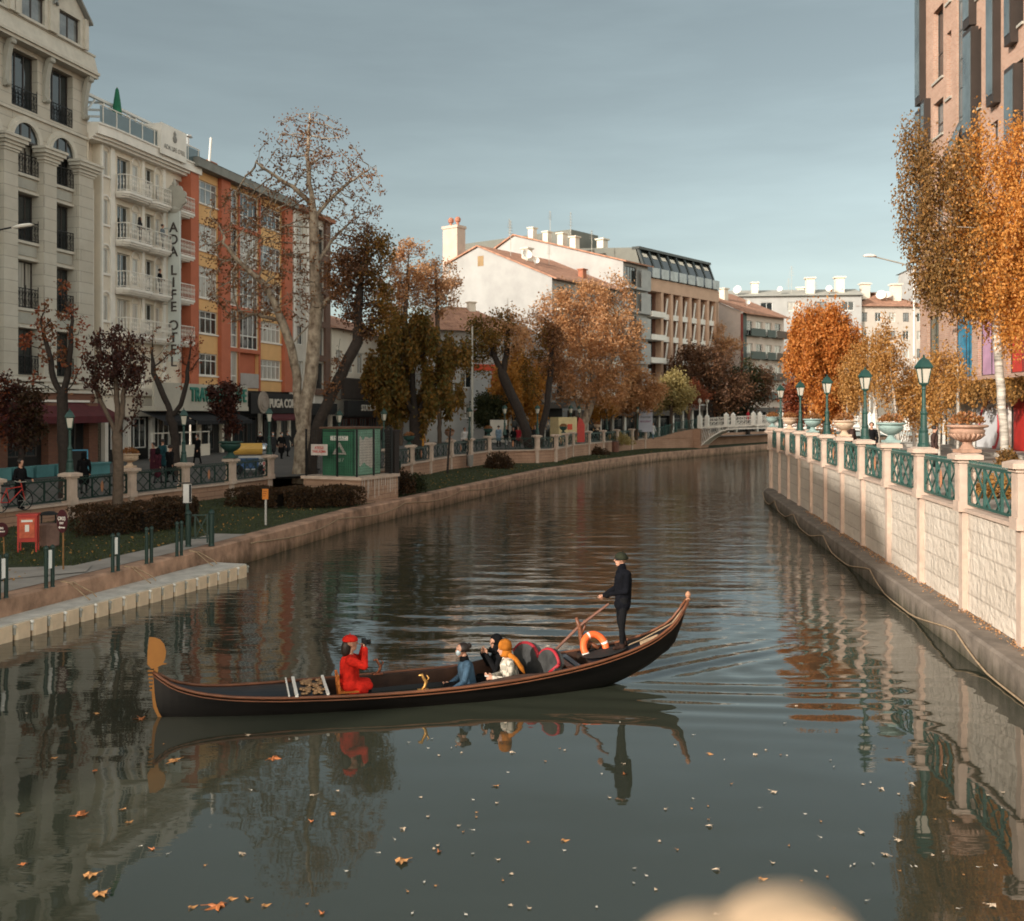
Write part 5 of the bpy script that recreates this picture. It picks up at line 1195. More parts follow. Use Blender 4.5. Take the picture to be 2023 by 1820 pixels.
rv = thing('vending_box', 'red newspaper style vending box on four thin legs', 'vending box', (XY(56, 29.8), 29.8, ZLAWN - .06), R(16))
p = MB(); p.box(-.26, .26, -.22, .22, .3, 1.06); p.box(-.29, .29, -.25, .25, 1.06, 1.1); p.build('cabinet', M_red, rv)
for a in (-.24, .24):
    for c in (-.2, .2): p = MB(); p.box(a - .02, a + .02, c - .02, c + .02, 0, .3); p.build('leg', M_red, rv)
p = MB(); p.box(-.2, .2, -.24, -.222, .42, .98); p.build('door', mat('orange_red_panel', (.50, .10, .045), .5, var=.35, vs=7), rv)
p = MB(); p.box(-.05, .06, -.25, -.242, .6, .8); p.box(-.15, .15, -.25, -.242, .88, .94); p.build('label', M_white, rv)
text('IZMAREX', .12, .003, M_white, 'lettering', rv, (-.266, 0, .68), (PI / 2, R(-90), -PI / 2), wid=.6)
br = thing('litter_barrel', 'rusty brown barrel bin with a lid frame beside the red box', 'bin', (XY(96, 30.9), 30.9, ZLAWN - .05), R(10))
p = MB(); p.lathe([(.27, 0), (.30, .04), (.30, .6), (.31, .62), (.31, .68), (.27, .69)], 18); p.build('barrel', mat('rusty_concrete', (.20, .115, .09), .85, var=.25, vs=3), br)
p = MB(); p.box(-.22, -.18, -.02, .02, .66, .98); p.box(.18, .22, -.02, .02, .66, .98); p.lathe([(.28, .95), (.28, .98), (.15, 1.04), (.01, 1.06)], 14); p.build('lid', M_darkmetal, br)
os_ = thing('small_sign', 'small orange notice on a thin white post on the lawn', 'sign', (XY(525, 36.6), 36.6, ZLAWN - .05), R(-18))
p = MB(); p.box(-.03, .03, -.02, .02, 0, 1.3); p.build('post', mat('grey_white_post', (.42, .40, .37), .7), os_)
p = MB(); p.box(-.12, .12, -.04, -.021, .92, 1.3); p.build('plate', mat('orange_plate', (.58, .19, .03), .5, var=.08), os_); p = MB(); p.box(-.125, .125, -.045, -.015, 1.3, 1.35); p.build('cap', M_darkmetal, os_)
for k in range(3): p = MB(); p.box(-.08, .07 - .03 * k, -.043, -.041, 1.2 - .08 * k, 1.215 - .08 * k); p.build('text_line', M_maroon, os_)

# gas kiosk on its plinth
KA = math.atan2(.91, .42) - PI / 2          # local -y faces the camera, +x face to the water
pl = thing('plinth_wall', 'pink block plinth under the green kiosk with painted light streaks', 'wall', (-6.75, 45.7, 0), KA)
M_plinth = bricks('streaked_block', (.42, .27, .19), (.38, .24, .165), (.28, .17, .12), 1.0, .22, .012, .9, .012, .05, dirt=.3)
p = MB(); p.box(-3.1, 0, 0, 3.2, .6, 1.85); p.build('wall_bay', M_plinth, pl)
p = MB(); p.box(-3.2, .08, -.08, 3.25, 1.85, 1.98); p.build('coping', M_pink, pl)
st_ = MB(); rg = random.Random(4)
for i in range(16):
    u = .12 + i * .19 + rg.uniform(-.06, .06); h = rg.uniform(.3, 1.0); w = rg.uniform(.03, .09)
    st_.add([(.004, u, 1.84), (.004, u + w, 1.84), (.004, u + w * .7, 1.84 - h), (.004, u + w * .2, 1.84 - h * .95)], [(0, 1, 2, 3)])
st_.build('light_streak', mat('reflected_light_paint', (.58, .52, .46), .9, var=.15), pl)  # pale streaks paint in light reflected from glass across the water
ks = thing('utility_kiosk', 'green gas utility cabinet with warning triangle and torn white poster', 'utility cabinet', (-7.15, 46.5, 1.98), KA)
M_kg = mat('kiosk_green', (.030, .125, .070), .5, 0, .2, 2); M_mint = mat('lit_mint_green', (.20, .38, .28), .6, 0, .25, 1.3)
p = MB(); p.box(-1.75, 0, 0, 2.2, 0, 2.15); p.build('cabinet', M_kg, ks)
p = MB(); p.box(.0, .012, .05, 2.15, .04, 2.1); p.build('side_panel', M_mint, ks)  # water side painted paler for the reflected light falling on it
p = MB(); p.box(-1.85, .1, -.1, 2.3, 2.15, 2.24); p.build('roof', mat('rusty_roof', (.10, .055, .035), .9, var=.4, vs=6), ks)
p = MB(); p.box(-.9, -.87, -.012, 0, .05, 2.1); p.box(-1.72, -.03, -.012, 0, 2.02, 2.06); p.box(-.06, -.03, -.014, 0, .05, 2.1); p.build('door_seam', M_darkgreen, ks)
p = MB(); p.box(-1.3, -.35, -.02, -.013, 1.62, 1.82); lp = p.build('name_plate', M_white, ks); text('ESGAZ', .19, .002, M_sgreen, 'lettering', lp, (-.82, -.024, 1.72), FACE, wid=.7)
p = MB(); p.prism([(-1.2, .98), (-.42, .98), (-.81, 1.55)], -.02, -.013); p.build('warning_triangle', mat('pink_white_label', (.36, .33, .29), .6), ks)
p = MB(); p.prism([(-1.0, 1.05), (-.62, 1.05), (-.81, 1.36)], -.024, -.021); p.build('triangle_symbol', M_kg, ks)
text('187', .26, .003, mat('dull_label', (.34, .36, .32), .7), 'lettering', ks, (-.8, -.016, .72), FACE, wid=.42)
tp = []; rg = random.Random(2)
top = [(.35 + i * .12, 1.72 + rg.uniform(-.09, .09)) for i in range(12)]; bot = [(.35 + i * .12, .45 + rg.uniform(-.14, .14)) for i in range(12)]
p = MB(); p.strip([(.018, a, b) for a, b in bot], [(.024 + .012 * (i % 2), a, b) for i, (a, b) in enumerate(top)]); p.build('torn_poster', mat('torn_paper', (.60, .55, .49), .85, var=.12, vs=4), ks)
fs = thing('mesh_fence', 'dark wire mesh fence with thick posts standing around the green kiosk', 'fence', (-6.95, 45.85, 1.98), KA)
for u, v in ((-2.75, 0), (-1.05, 0), (0, 0), (0, 1.4), (0, 2.95), (-.1, 3.0)): p = MB(); p.box(u - .035, u + .035, v - .035, v + .035, 0, 2.15); p.build('post', M_darkmetal, fs)
p = MB()
for i in range(24): u = -2.75 + i * .115; p.box(u - .004, u + .004, -.004, .004, .05, 2.1)
for i in range(17): z = .1 + i * .122; p.box(-2.75, 0, -.0035, .0035, z - .004, z + .004); p.box(-.0035, .0035, 0, 2.95, z - .004, z + .004)
for i in range(26): v = i * .115; p.box(-.004, .004, v - .004, v + .004, .05, 2.1)
p.build('mesh', M_darkmetal, fs)
wsn = thing('warning_sign', 'white warning sign with red letters wired to the mesh fence', 'sign', (-6.95, 45.85, 1.98), KA)
p = MB(); p.box(-2.45, -1.55, -.045, -.03, .95, 1.45); pb_ = p.build('plate', mat('cream_plate', (.50, .44, .40), .6), wsn); text('ATEŞLE\nYAKLAŞMA', .17, .003, M_red, 'lettering', pb_, (-2.0, -.05, 1.2), FACE, wid=.75, bold=.004)
pl2 = thing('dark_pillar', 'thick dark metal pillar standing just past the kiosk', 'pillar', (-5.75, 49.1, 1.2), KA); p = MB(); p.box(-.28, .28, -.2, .2, 0, 2.75); p.box(-.32, .32, -.24, .24, 2.75, 2.85); p.build('column', mat('very_dark_brown', (.02, .014, .012), .7), pl2)
lpst = MB(); lpst.tube([P(884, 936, 62), P(886, 895, 62), P(890, 846, 62)], [.07, .06, .05], 8); tag(lpst.build('leaning_post', mat('dark_bark_post', (.03, .024, .02), .9)), 'thin dark leaning post on the lawn below the big green tree', 'post')
bn = thing('bench', 'small dark bench on the lawn in front of the far wall', 'bench', P(778, 925, 56.5), R(60)); p = MB(); p.box(-.5, .5, -.2, .2, .38, .43); p.build('seat', M_darkgreen, bn)
for u in (-.4, .4): p = MB(); p.box(u - .03, u + .03, -.18, .18, -.1, .38); p.build('leg', M_darkgreen, bn)
lbn = thing('litter_bin', 'small grey litter bin fixed to the far wall', 'bin', P(929, 921, 71.4), R(60)); p = MB(); p.lathe([(.2, 0), (.24, .75), (.25, .78)], 12); p.build('bin_body', mat('grey_bin', (.25, .23, .21), .6), lbn); p = MB(); p.box(-.05, .05, .2, .28, 0, 1.0); p.build('bracket', M_darkmetal, lbn)
lbn2 = thing('litter_bin', 'rusty litter bin against the wall before the ramp', 'bin', P(1216, 893, 98), R(40)); p = MB(); p.lathe([(.34, 0), (.36, .9), (.3, 1.0)], 12); p.build('bin_body', mat('rusty_bin', (.14, .06, .04), .8, var=.3), lbn2); p = MB(); p.box(-.4, .4, -.04, .04, 1.0, 1.08); p.build('lid', M_darkmetal, lbn2)

# carts and stalls on the street
ct = thing('vending_cart', 'white street cart carrying a yellow and silver barrel', 'cart', (XY(494, 53), 53, zst(53)), R(20))
p = MB(); p.box(-.95, .95, -.4, .4, .25, .95); p.build('body', mat('cart_white', (.45, .45, .44), .5, var=.1), ct)
p = MB(); p.box(-.9, .4, -.415, -.401, .3, .85); p.build('side_graphic', mat('cart_graphic', (.06, .22, .12), .5, 0, .9, 4, col2=(.05, .12, .3)), ct)
p = MB(); p.tube([(-.95, 0, 1.3), (.6, 0, 1.3)], .3, 16); p.build('barrel', mat('yellow_barrel', (.55, .32, .07), .45, var=.12), ct); p = MB(); p.tube([(.6, 0, 1.3), (.75, 0, 1.3), (.95, 0, 1.3)], [.31, .3, .2], 16); p.build('silver_end', mat('silver_steel', (.6, .6, .6), .25, .9), ct)
for u in (-.6, .6): p = MB(); p.tube([(u, -.42, .25), (u, -.34, .25)], .25, 14); p.build('wheel', M_black, ct)
sp_ = MB(); sp_.box(.62, .74, -.47, -.42, .2, .95)
sp_.build('striped_post', bricks('red_white_stripe', (.55, .04, .03), (.6, .58, .55), (.55, .04, .03), 3, .16, .001, .6, 0), ct)
stl = thing('market_stall', 'cream and red rounded market stall behind the wall', 'stall', (XY(1123, 90), 90, zst(90)), R(30))
p = MB(); p.box(-1.4, .5, -.6, .8, .2, 2.4); p.build('body', mat('stall_cream', (.58, .46, .25), .6), stl); p = MB(); p.add([(.5, -.62, .2), (1.3, -.62, .2), (1.3, -.62, 1.7), (1.05, -.62, 2.2), (.7, -.62, 2.4), (.5, -.62, 1.6), (.5, .8, .2), (1.3, .8, .2), (1.3, .8, 1.7), (1.05, .8, 2.2), (.7, .8, 2.4), (.5, .8, 1.6)], [(0, 1, 2, 3, 4, 5), (1, 7, 8, 2), (2, 8, 9, 3), (3, 9, 10, 4), (7, 6, 11, 10, 9, 8)]); p.build('red_end', M_red, stl)
p = MB(); p.box(-.5, .0, -.62, -.6, 1.3, 1.8); p.build('logo_panel', mat('orange_red_sign', (.5, .07, .03)), stl)
wb = thing('menu_board', 'white easel board with dark scribbles beside the bent trunk', 'board', (XY(985, 86), 86, zst(86)), R(20)); p = MB(); p.box(-.75, .75, -.04, .04, .3, 2.2); p.build('board', M_lgrey, wb)
tb = thing('planter_box', 'row of teal wooden planter boxes in front of the brick cafe', 'planter', (XY(70, 50), 50, zst(50)), AL)
M_tl = mat('teal_wood', (.10, .26, .27), .7, var=.2)
for i in range(5): p = MB(); p.box(-3.2 + i * 1.5, -1.95 + i * 1.5, -.25, .25, .05, .62); p.build('box', M_tl, tb)
for i, (u, y) in enumerate(((166, 50.5), (176, 53))):
    q = thing('planter_box', ['teal planter box standing beside the person in the black coat', 'smaller teal planter box near the brick pier'][i], 'planter', (XY([172, 195][i], 51 + i), 51 + i, zst(51)), AL); p = MB(); p.box(-.5, .5, -.3, .3, 0, .65); p.box(-.55, .55, -.35, .35, .6, .68); p.build('box', M_tl, q)
ad = thing('chalk_board', 'blue framed dark chalk board leaning near the dark trunk', 'board', (XY(147, 49), 49, zst(49)), R(30)); p = MB(); p.box(-.55, .55, -.03, .03, .3, 1.4); p.build('board', M_dark, ad); p = MB(); p.box(-.6, .6, -.04, .04, 1.4, 1.46); p.box(.55, .61, -.04, .04, .25, 1.4); p.box(-.61, -.55, -.04, .04, .25, 1.4); p.build('frame', mat('blue_frame', (.05, .2, .3), .6), ad)
bk = thing('bicycle', 'red framed bicycle leaning on the inner side of the railing', 'bicycle', (XY(8, 34), 34.6, zst(34)), R(70))
for u in (-.52, .52):
    p = MB(); p.tube([(u + .33 * math.cos(a), 0, .34 + .33 * math.sin(a)) for a in np.linspace(0, 2 * PI, 25)], .02, 6, cap=False); w_ = p.build('wheel', M_black, bk)
    p = MB()
    for k in range(8): p.bar((u, 0, .34), (u + .32 * math.cos(k * PI / 4), 0, .34 + .32 * math.sin(k * PI / 4)), .008)
    p.build('spoke', M_stone3, w_)
p = MB(); [p.tube([a, b], .018, 6) for a, b in (((-.52, 0, .34), (-.15, 0, .32)), ((-.15, 0, .32), (-.28, 0, .82)), ((-.28, 0, .78), (.36, 0, .82)), ((-.15, 0, .32), (.38, 0, .72)), ((.34, 0, .95), (.52, 0, .34)), ((-.52, 0, .34), (-.27, 0, .76)))]; p.build('frame', M_red, bk)
p = MB(); p.box(-.42, -.16, -.06, .06, .86, .91); p.build('saddle', M_black, bk); p = MB(); p.tube([(.32, -.25, 1.0), (.34, 0, .97), (.32, .25, 1.0)], .015, 6); p.build('handlebar', M_stone3, bk)
fp = thing('flag_pole', 'plain grey pole rising beside the grey shop panel', 'pole', (XY(933, 79), 79, zst(79))); p = MB(); p.tube([(0, 0, 0), (0, 0, 9.5)], [.1, .07], 8); p.build('shaft', M_stone3, fp)

# white footbridge
fb = thing('footbridge', 'white arched footbridge with lattice sides and globe lamps', 'bridge', (20.6, 113.2, 0), math.atan2(-.55, 1))
Lb = 22
def bz(u): return 3.0 + .55 * math.sin(PI * min(1, max(0, (u + 2) / (Lb + 4))))
def bzl(u): return bz(u) - .35 - 1.9 * (max(0, 1 - u / 3.4) ** 1.6 + max(0, 1 - (Lb - u) / 3.4) ** 1.6)
us = np.linspace(0, Lb, 34)
for y0 in (0, 2.6):
    m = MB()
    m.strip([(u, y0, bz(u) - .12) for u in us], [(u, y0, bz(u) + .05) for u in us]); m.strip([(u, y0 - .06, bzl(u) - .1) for u in us], [(u, y0 - .06, bzl(u) + .03) for u in us])
    for i in range(len(us) * 3 - 3):
        u = Lb * i / (len(us) * 3 - 3)
        for s in (1, -1):
            v = u + s * .42
            if 0 <= v <= Lb and bz(u) - bzl(u) > .1: m.bar((u, y0 - .03, bzl(u)), (v, y0 - .03, bz(v) - .1), .04, .02)
    m.build('lattice_girder', M_white, fb)
    r = MB()
    for dz in (.12, .55, .95): r.tube([(u, y0, bz(u) + dz) for u in us], .035, 6)
    for i in range(110): u = .1 + i * .2; r.box(u - .012, u + .012, y0 - .012, y0 + .012, bz(u) + .05, bz(u) + .95)
    for i in range(54): u = .2 + i * .4; r.tube([(u + .13 * math.cos(a), y0 - .01, bz(u) + .72 + .13 * math.sin(a)) for a in np.linspace(0, 6.28, 9)], .015, 4, cap=False); r.bar((u - .16, y0, bz(u) + .15), (u + .16, y0, bz(u) + .5), .025)
    r.build('railing', M_white, fb)
    for k in range(8):
        u = .15 + k * 3.0; p = MB(); p.box(u - .2, u + .2, y0 - .2, y0 + .2, bz(u) - .1, bz(u) + 1.15); p.lathe([(.3, 0), (.3, .06), (.05, .28), (.01, .32)], 4, c=(u, y0, bz(u) + 1.15)); p.build('pedestal', M_white, fb)
        if k in (0, 3, 6):
            p = MB(); p.lathe([(.09, 0), (.07, .2), (.05, .3), (.05, 1.25), (.1, 1.3)], 10, c=(u, y0, bz(u) + 1.4)); q = p.build('lamp_column', M_white, fb); p = MB(); p.lathe([(.12, 0), (.2, .1), (.22, .25), (.12, .42), (.03, .5)], 10, c=(u, y0, bz(u) + 2.7)); p.build('lamp_globe', M_lampglass, q)
dkk = MB(); dkk.strip([(u, .05, bz(u)) for u in us], [(u, 2.55, bz(u)) for u in us]); dkk.build('deck', M_stone2, fb); dkk = MB(); dkk.strip([(u, .05, bzl(u)) for u in us], [(u, 2.55, bzl(u)) for u in us]); dkk.build('soffit', M_stone2, fb)
ab = thing('abutment_wall', 'pink block wall carrying the lawn end of the footbridge', 'wall', (18.6, 113.6, 0), math.atan2(-.55, 1)); p = MB(); p.box(-.3, 2.3, .1, 3.2, .3, 2.95); p.build('wall_bay', M_block_l, ab)
bw = thing('embankment_wall', 'pinkish embankment wall with panel joints seen under the footbridge', 'wall', (22.5, 119.5, 0), math.atan2(.785, .62))
for i in range(8): p = MB(); p.box(i * 5, i * 5 + 4.96, 0, .5, .3, 2.3); p.build('wall_bay', M_block_l, bw)
# ================================================================ figures: one continuous surface from tapered limbs
def capsule(mb, a, b, r0, r1, n=12):
    a = Vector(a); b = Vector(b); d = b - a; L = d.length
    z = d.normalized() if L > 1e-6 else Vector((0, 0, 1)); x = z.orthogonal().normalized(); y = z.cross(x)
    rings = []
    for k in range(1, 5): t = -PI / 2 + k * PI / 10; rings.append((a + z * r0 * math.sin(t), r0 * math.cos(t)))
    rings.append((a, r0)); rings.append((b, r1))
    for k in range(1, 5): t = k * PI / 10; rings.append((b + z * r1 * math.sin(t), r1 * math.cos(t)))
    vs = [a - z * r0]; 
    for c, r in rings:
        for k in range(n): q = 2 * PI * k / n; vs.append(c + (x * math.cos(q) + y * math.sin(q)) * r)
    vs.append(b + z * r1); m = len(rings); fs = [(0, 1 + (k + 1) % n, 1 + k) for k in range(n)]
    for i in range(m - 1):
        for k in range(n): fs.append((1 + i * n + k, 1 + i * n + (k + 1) % n, 1 + (i + 1) * n + (k + 1) % n, 1 + (i + 1) * n + k))
    l = 1 + m * n; fs += [(l, l - n + k, l - n + (k + 1) % n) for k in range(n)]
    mb.add(vs, fs)
def figure(name, prims, mats, voxel, parent, smooth=2):
    """prims: (a, b, r0, r1, material index)"""
    mb = MB()
    for a, b, r0, r1, mi in prims: capsule(mb, a, b, r0, r1)
    me = mb.mesh(name, mats[0]); o = bpy.data.objects.new('tmp', me); COL.objects.link(o)
    md = o.modifiers.new('r', 'REMESH'); md.mode = 'VOXEL'; md.voxel_size = voxel; md.adaptivity = 0
    if smooth: s = o.modifiers.new('s', 'SMOOTH'); s.iterations = smooth; s.factor = .5
    bpy.context.view_layer.update()
    m2 = bpy.data.meshes.new_from_object(o.evaluated_get(bpy.context.evaluated_depsgraph_get())); bpy.data.objects.remove(o)
    m2.materials.clear()
    for m in mats: m2.materials.append(m)
    n = len(m2.polygons); C = np.empty(n * 3, np.float32); m2.polygons.foreach_get('center', C); C = C.reshape(-1, 3)
    best = np.full(n, 1e9); idx = np.zeros(n, np.int32)
    for a, b, r0, r1, mi in prims:
        a = np.array(a, float); b = np.array(b, float); d = b - a; L2 = max(1e-9, d @ d)
        t = np.clip(((C - a) @ d) / L2, 0, 1); dist = np.linalg.norm(C - a - t[:, None] * d, axis=1) - (r0 + (r1 - r0) * t)
        k = dist < best; best[k] = dist[k]; idx[k] = mi
    m2.polygons.foreach_set('material_index', idx); m2.polygons.foreach_set('use_smooth', np.ones(n, bool)); m2.name = name
    return link(name, m2, parent)
M_skin = mat('skin', (.46, .24, .16), .55, var=.08); M_hair = mat('dark_hair', (.018, .011, .008), .5, var=.3, vs=20)
def cloth(name, c, **k): return mat('cloth_' + name, c, .9, 0, .4, 7, .014, 13, .12, **k)
M_navy = cloth('navy', (.004, .0045, .007)); M_blk = cloth('black', (.007, .007, .008)); M_boot = cloth('boot', (.03, .016, .012)); M_dkg = cloth('dark_grey', (.03, .03, .032))
M_redc = cloth('red', (.52, .020, .012)); M_denim = cloth('denim', (.055, .10, .15)); M_must = cloth('mustard', (.38, .125, .016)); M_mask = cloth('mask', (.55, .66, .70)); M_olive = cloth('olive', (.022, .024, .015)); M_teal_c = cloth('teal', (.02, .06, .07)); M_wine = cloth('wine', (.05, .012, .02))
def plaid():
    m, nt, b = _ng('cloth_plaid'); L = nt.links.new
    tc = N(nt, 'ShaderNodeTexCoord'); v = N(nt, 'ShaderNodeTexChecker'); v.inputs['Scale'].default_value = 11; L(tc.outputs['Object'], v.inputs['Vector']); v.inputs['Color1'].default_value = (.55, .50, .42, 1); v.inputs['Color2'].default_value = (.05, .08, .075, 1)
    no = N(nt, 'ShaderNodeTexChecker'); no.inputs['Scale'].default_value = 5.3; L(tc.outputs['Object'], no.inputs['Vector']); no.inputs['Color1'].default_value = (.6, .52, .42, 1); no.inputs['Color2'].default_value = (.34, .28, .22, 1)
    mx = N(nt, 'ShaderNodeMix', data_type='RGBA'); mx.inputs[0].default_value = .5; L(v.outputs[0], mx.inputs[6]); L(no.outputs[0], mx.inputs[7]); L(mx.outputs[2], b.inputs['Base Color']); b.inputs['Roughness'].default_value = .9
    return m
M_plaid = plaid()
def hand(prims, w, d, side, mi, up=(0, 0, 1), curl=.5, s=1.):
    """palm and five fingers: wrist w, direction d, side vector = where the thumb leaves"""
    w = Vector(w); d = Vector(d).normalized(); sd = Vector(side); sd = (sd - d * sd.dot(d)).normalized(); n = d.cross(sd)
    palm = w + d * .075 * s
    for k in (-.026, 0, .026): prims.append((tuple(w + sd * k * .6 * s), tuple(palm + sd * k * s), .018 * s, .016 * s, mi))
    for k, l in ((.033, .07), (.011, .08), (-.011, .074), (-.033, .058)):
        a = palm + sd * k * s; b = a + (d * math.cos(curl * .7) + n * math.sin(curl * .7)) * l * .55 * s; c = b + (d * math.cos(curl * 2) + n * math.sin(curl * 2)) * l * .5 * s
        prims.append((tuple(a), tuple(b), .0095 * s, .009 * s, mi)); prims.append((tuple(b), tuple(c), .009 * s, .008 * s, mi))
    a = w + d * .025 * s + sd * .03 * s; b = a + (d * .6 + sd * .7 + n * .2).normalized() * .04 * s; c = b + (d * .85 + n * .4).normalized() * .035 * s
    prims.append((tuple(a), tuple(b), .012 * s, .011 * s, mi)); prims.append((tuple(b), tuple(c), .011 * s, .009 * s, mi))
def head(prims, c, f, mi, s=1.):
    """c centre of the skull, f facing direction; cranium, jaw, nose, brow, ears, lips"""
    c = Vector(c); f = Vector(f).normalized(); u = Vector((0, 0, 1)); r = f.cross(u).normalized()
    prims.append((tuple(c + f * .012 * s + u * .02 * s), tuple(c - f * .025 * s + u * .02 * s), .088 * s, .088 * s, mi))
    prims.append((tuple(c + f * .03 * s - u * .03 * s), tuple(c + f * .05 * s - u * .085 * s), .062 * s, .042 * s, mi))
    prims.append((tuple(c + f * .098 * s + u * .012 * s), tuple(c + f * .118 * s - u * .022 * s), .010 * s, .014 * s, mi))
    prims.append((tuple(c + f * .088 * s + r * .03 * s + u * .026 * s), tuple(c + f * .088 * s - r * .03 * s + u * .026 * s), .014 * s, .014 * s, mi))
    prims.append((tuple(c + f * .092 * s + r * .018 * s - u * .052 * s), tuple(c + f * .092 * s - r * .018 * s - u * .052 * s), .010 * s, .010 * s, mi))
    for k in (-1, 1): prims.append((tuple(c + r * k * .086 * s + u * .01 * s), tuple(c + r * k * .09 * s - u * .03 * s), .014 * s, .011 * s, mi))
def eyes(parent, c, f, s=1.):
    c = Vector(c); f = Vector(f).normalized(); r = f.cross(Vector((0, 0, 1))).normalized()
    m = MB()
    for k in (-1, 1): m.ball(c + f * .086 * s + r * k * .031 * s + Vector((0, 0, .006 * s)), .012 * s, 8)
    m.build('eyes', M_hair, parent, smooth=True)
def cap_shell(c, f, r, z0, sc=(1, 1, 1), back=.0):
    """hat or hood shell: upper part of a ball, open below z0"""
    mb = MB(); n = 20; prof = []
    for i in range(9): t = PI / 2 * i / 8 + 0; prof.append((r * math.cos(t), r * math.sin(t)))
    prof = [(r * .98, z0)] + prof
    mb.lathe([(max(a, .002), b) for a, b in prof], n, sq=1)
    for i, v in enumerate(mb.v): mb.v[i] = (c[0] + v[0] * sc[0], c[1] + v[1] * sc[1], c[2] + v[2] * sc[2])
    return mb

# ---------------------------------------------------------------- gondola (local: x from prow to stern, y to the far side, z up from the water)
gon = thing('gondola', 'long black gondola with red brown gunwales and an ochre prow blade', 'boat', (GP.x, GP.y, 0), math.atan2(GA.y, GA.x))
def ip(tab, t):
    for (a, b), (c, d) in zip(tab, tab[1:]):
        if a <= t <= c:
            k = (t - a) / (c - a); return b + (d - b) * k
    return tab[0][1] if t < tab[0][0] else tab[-1][1]
def sm_ip(tab):
    xs = np.array([a for a, b in tab]); ys = np.array([b for a, b in tab])
    m = np.gradient(ys, xs)
    def f(t):
        t = min(max(t, xs[0]), xs[-1]); i = min(len(xs) - 2, max(0, int(np.searchsorted(xs, t)) - 1)); h = xs[i + 1] - xs[i]; s = (t - xs[i]) / h
        return float((2 * s**3 - 3 * s**2 + 1) * ys[i] + (s**3 - 2 * s**2 + s) * h * m[i] + (-2 * s**3 + 3 * s**2) * ys[i + 1] + (s**3 - s**2) * h * m[i + 1])
    return f
gz = sm_ip([(0, .74), (.25, .56), (.6, .43), (1.0, .36), (1.7, .31), (2.6, .29), (4, .29), (5.2, .32), (6.2, .38), (7.0, .46), (7.7, .56), (8.3, .69), (8.8, .87), (9.15, 1.10), (9.4, 1.45)])
gbm = sm_ip([(0, .02), (.3, .12), (.8, .26), (1.6, .44), (2.6, .58), (3.8, .68), (5.0, .70), (6.2, .64), (7.2, .52), (8, .37), (8.6, .23), (9.1, .10), (9.4, .04)])
kz = sm_ip([(0, .20), (.12, .0), (.35, -.12), (1, -.2), (4, -.22), (6.5, -.18), (7.6, -.06), (8.3, .16), (8.8, .42), (9.2, .80), (9.4, 1.38)])
ts_ = list(np.linspace(0, 9.4, 72))
M_hull = mat('black_hull_lacquer', (.006, .005, .0045), .33, 0, .5, 2.5, .002, 6, .32, stretch=(.4, 1, 2)); M_rail = mat('red_brown_gunwale', (.15, .055, .025), .4, 0, .35, 3, stretch=(1, 6, 6)); M_deck = mat('blue_black_deck', (.011, .013, .016), .42, 0, .35, 2)
hm = MB(); rings = []
for t in ts_:
    b, g, k = gbm(t), gz(t), kz(t); sec = []
    for a in np.linspace(-1, 1, 15):
        s = abs(a); y = math.copysign(b * (.86 * s ** .62 + .14 * s), a) if s > 0 else 0; z = k + (g - k) * (s ** 2.6 if s < 1 else 1)
        sec.append((t, y, z))
    rings.append(sec)
for r0, r1 in zip(rings, rings[1:]): hm.strip(r0, r1)
hm.build('hull', M_hull, gon, smooth=True)
for sgn, nm in ((-1, 'gunwale'), (1, 'gunwale')):
    r = MB()
    for off, dz, rad in ((.012, .0, .026), (.022, -.055, .012)):
        r.tube([(t, sgn * (gbm(t) + off), gz(t) + dz) for t in ts_], rad, 8)
    r.build(nm, M_rail, gon, smooth=True)
dk = MB()
def deckstrip(t0, t1, drop, crown, n=18):
    tt = np.linspace(t0, t1, n)
    rows_ = [[(t, a * gbm(t) * .99, gz(t) - drop(t) + crown * (1 - a * a) * min(1, gbm(t) * 2)) for t in tt] for a in np.linspace(-1, 1, 7)]
    for A, B in zip(rows_, rows_[1:]): dk.strip(A, B)
deckstrip(.02, 2.75, lambda t: .02, .05); dk.build('fore_deck', M_deck, gon, smooth=True); dk = MB(); deckstrip(7.35, 9.38, lambda t: .02 + .05 * math.sin(PI * min(1, max(0, (t - 7.35) / 2))), .0)
dk.build('stern_deck', M_deck, gon, smooth=True)
def hull_z(t, y):
    b, g, k = gbm(t), gz(t), kz(t); s = np.linspace(0, 1, 60); return float(k + (g - k) * np.interp(min(abs(y) / b, 1), .86 * s ** .62 + .14 * s, s) ** 2.6)
fl_m = MB(); tt = np.linspace(2.7, 7.4, 20); fl_m.strip([(t, -gbm(t) * .5, -.11) for t in tt], [(t, gbm(t) * .5, -.11) for t in tt])

for t0, zt in ((2.75, .30), (7.36, .5)):
    yy_ = np.linspace(-gbm(t0) * .97, gbm(t0) * .97, 13); fl_m.strip([(t0, y, hull_z(t0, y) + .005) for y in yy_], [(t0, y, zt) for y in yy_])
fl_m.build('floor', mat('dark_floorboard', (.03, .018, .012), .6, var=.3), gon)
cm = MB()
for s in (-1, 1):   # inner coaming along the passenger well
    tt = np.linspace(2.75, 7.36, 24); f = lambda t: .0 + (.06 if s < 0 else .12) * max(0, min(1, (t - 5.0) / .8)) * max(0, min(1, (6.5 - t) / .5))
    A = [(t, s * (gbm(t) - .03), gz(t) - .05) for t in tt]; B = [(t, s * (gbm(t) - .06), gz(t) + f(t)) for t in tt]; C = [(t, s * (gbm(t) - .10), gz(t) + f(t)) for t in tt]; D = [(t, s * (gbm(t) - .10), hull_z(t, gbm(t) - .10) + .01) for t in tt]
    cm.strip(A, B); cm.strip(B, C); cm.strip(C, D)
cm.build('coaming', mat('dark_brown_carved', (.045, .022, .014), .45, var=.4, vs=6), gon)
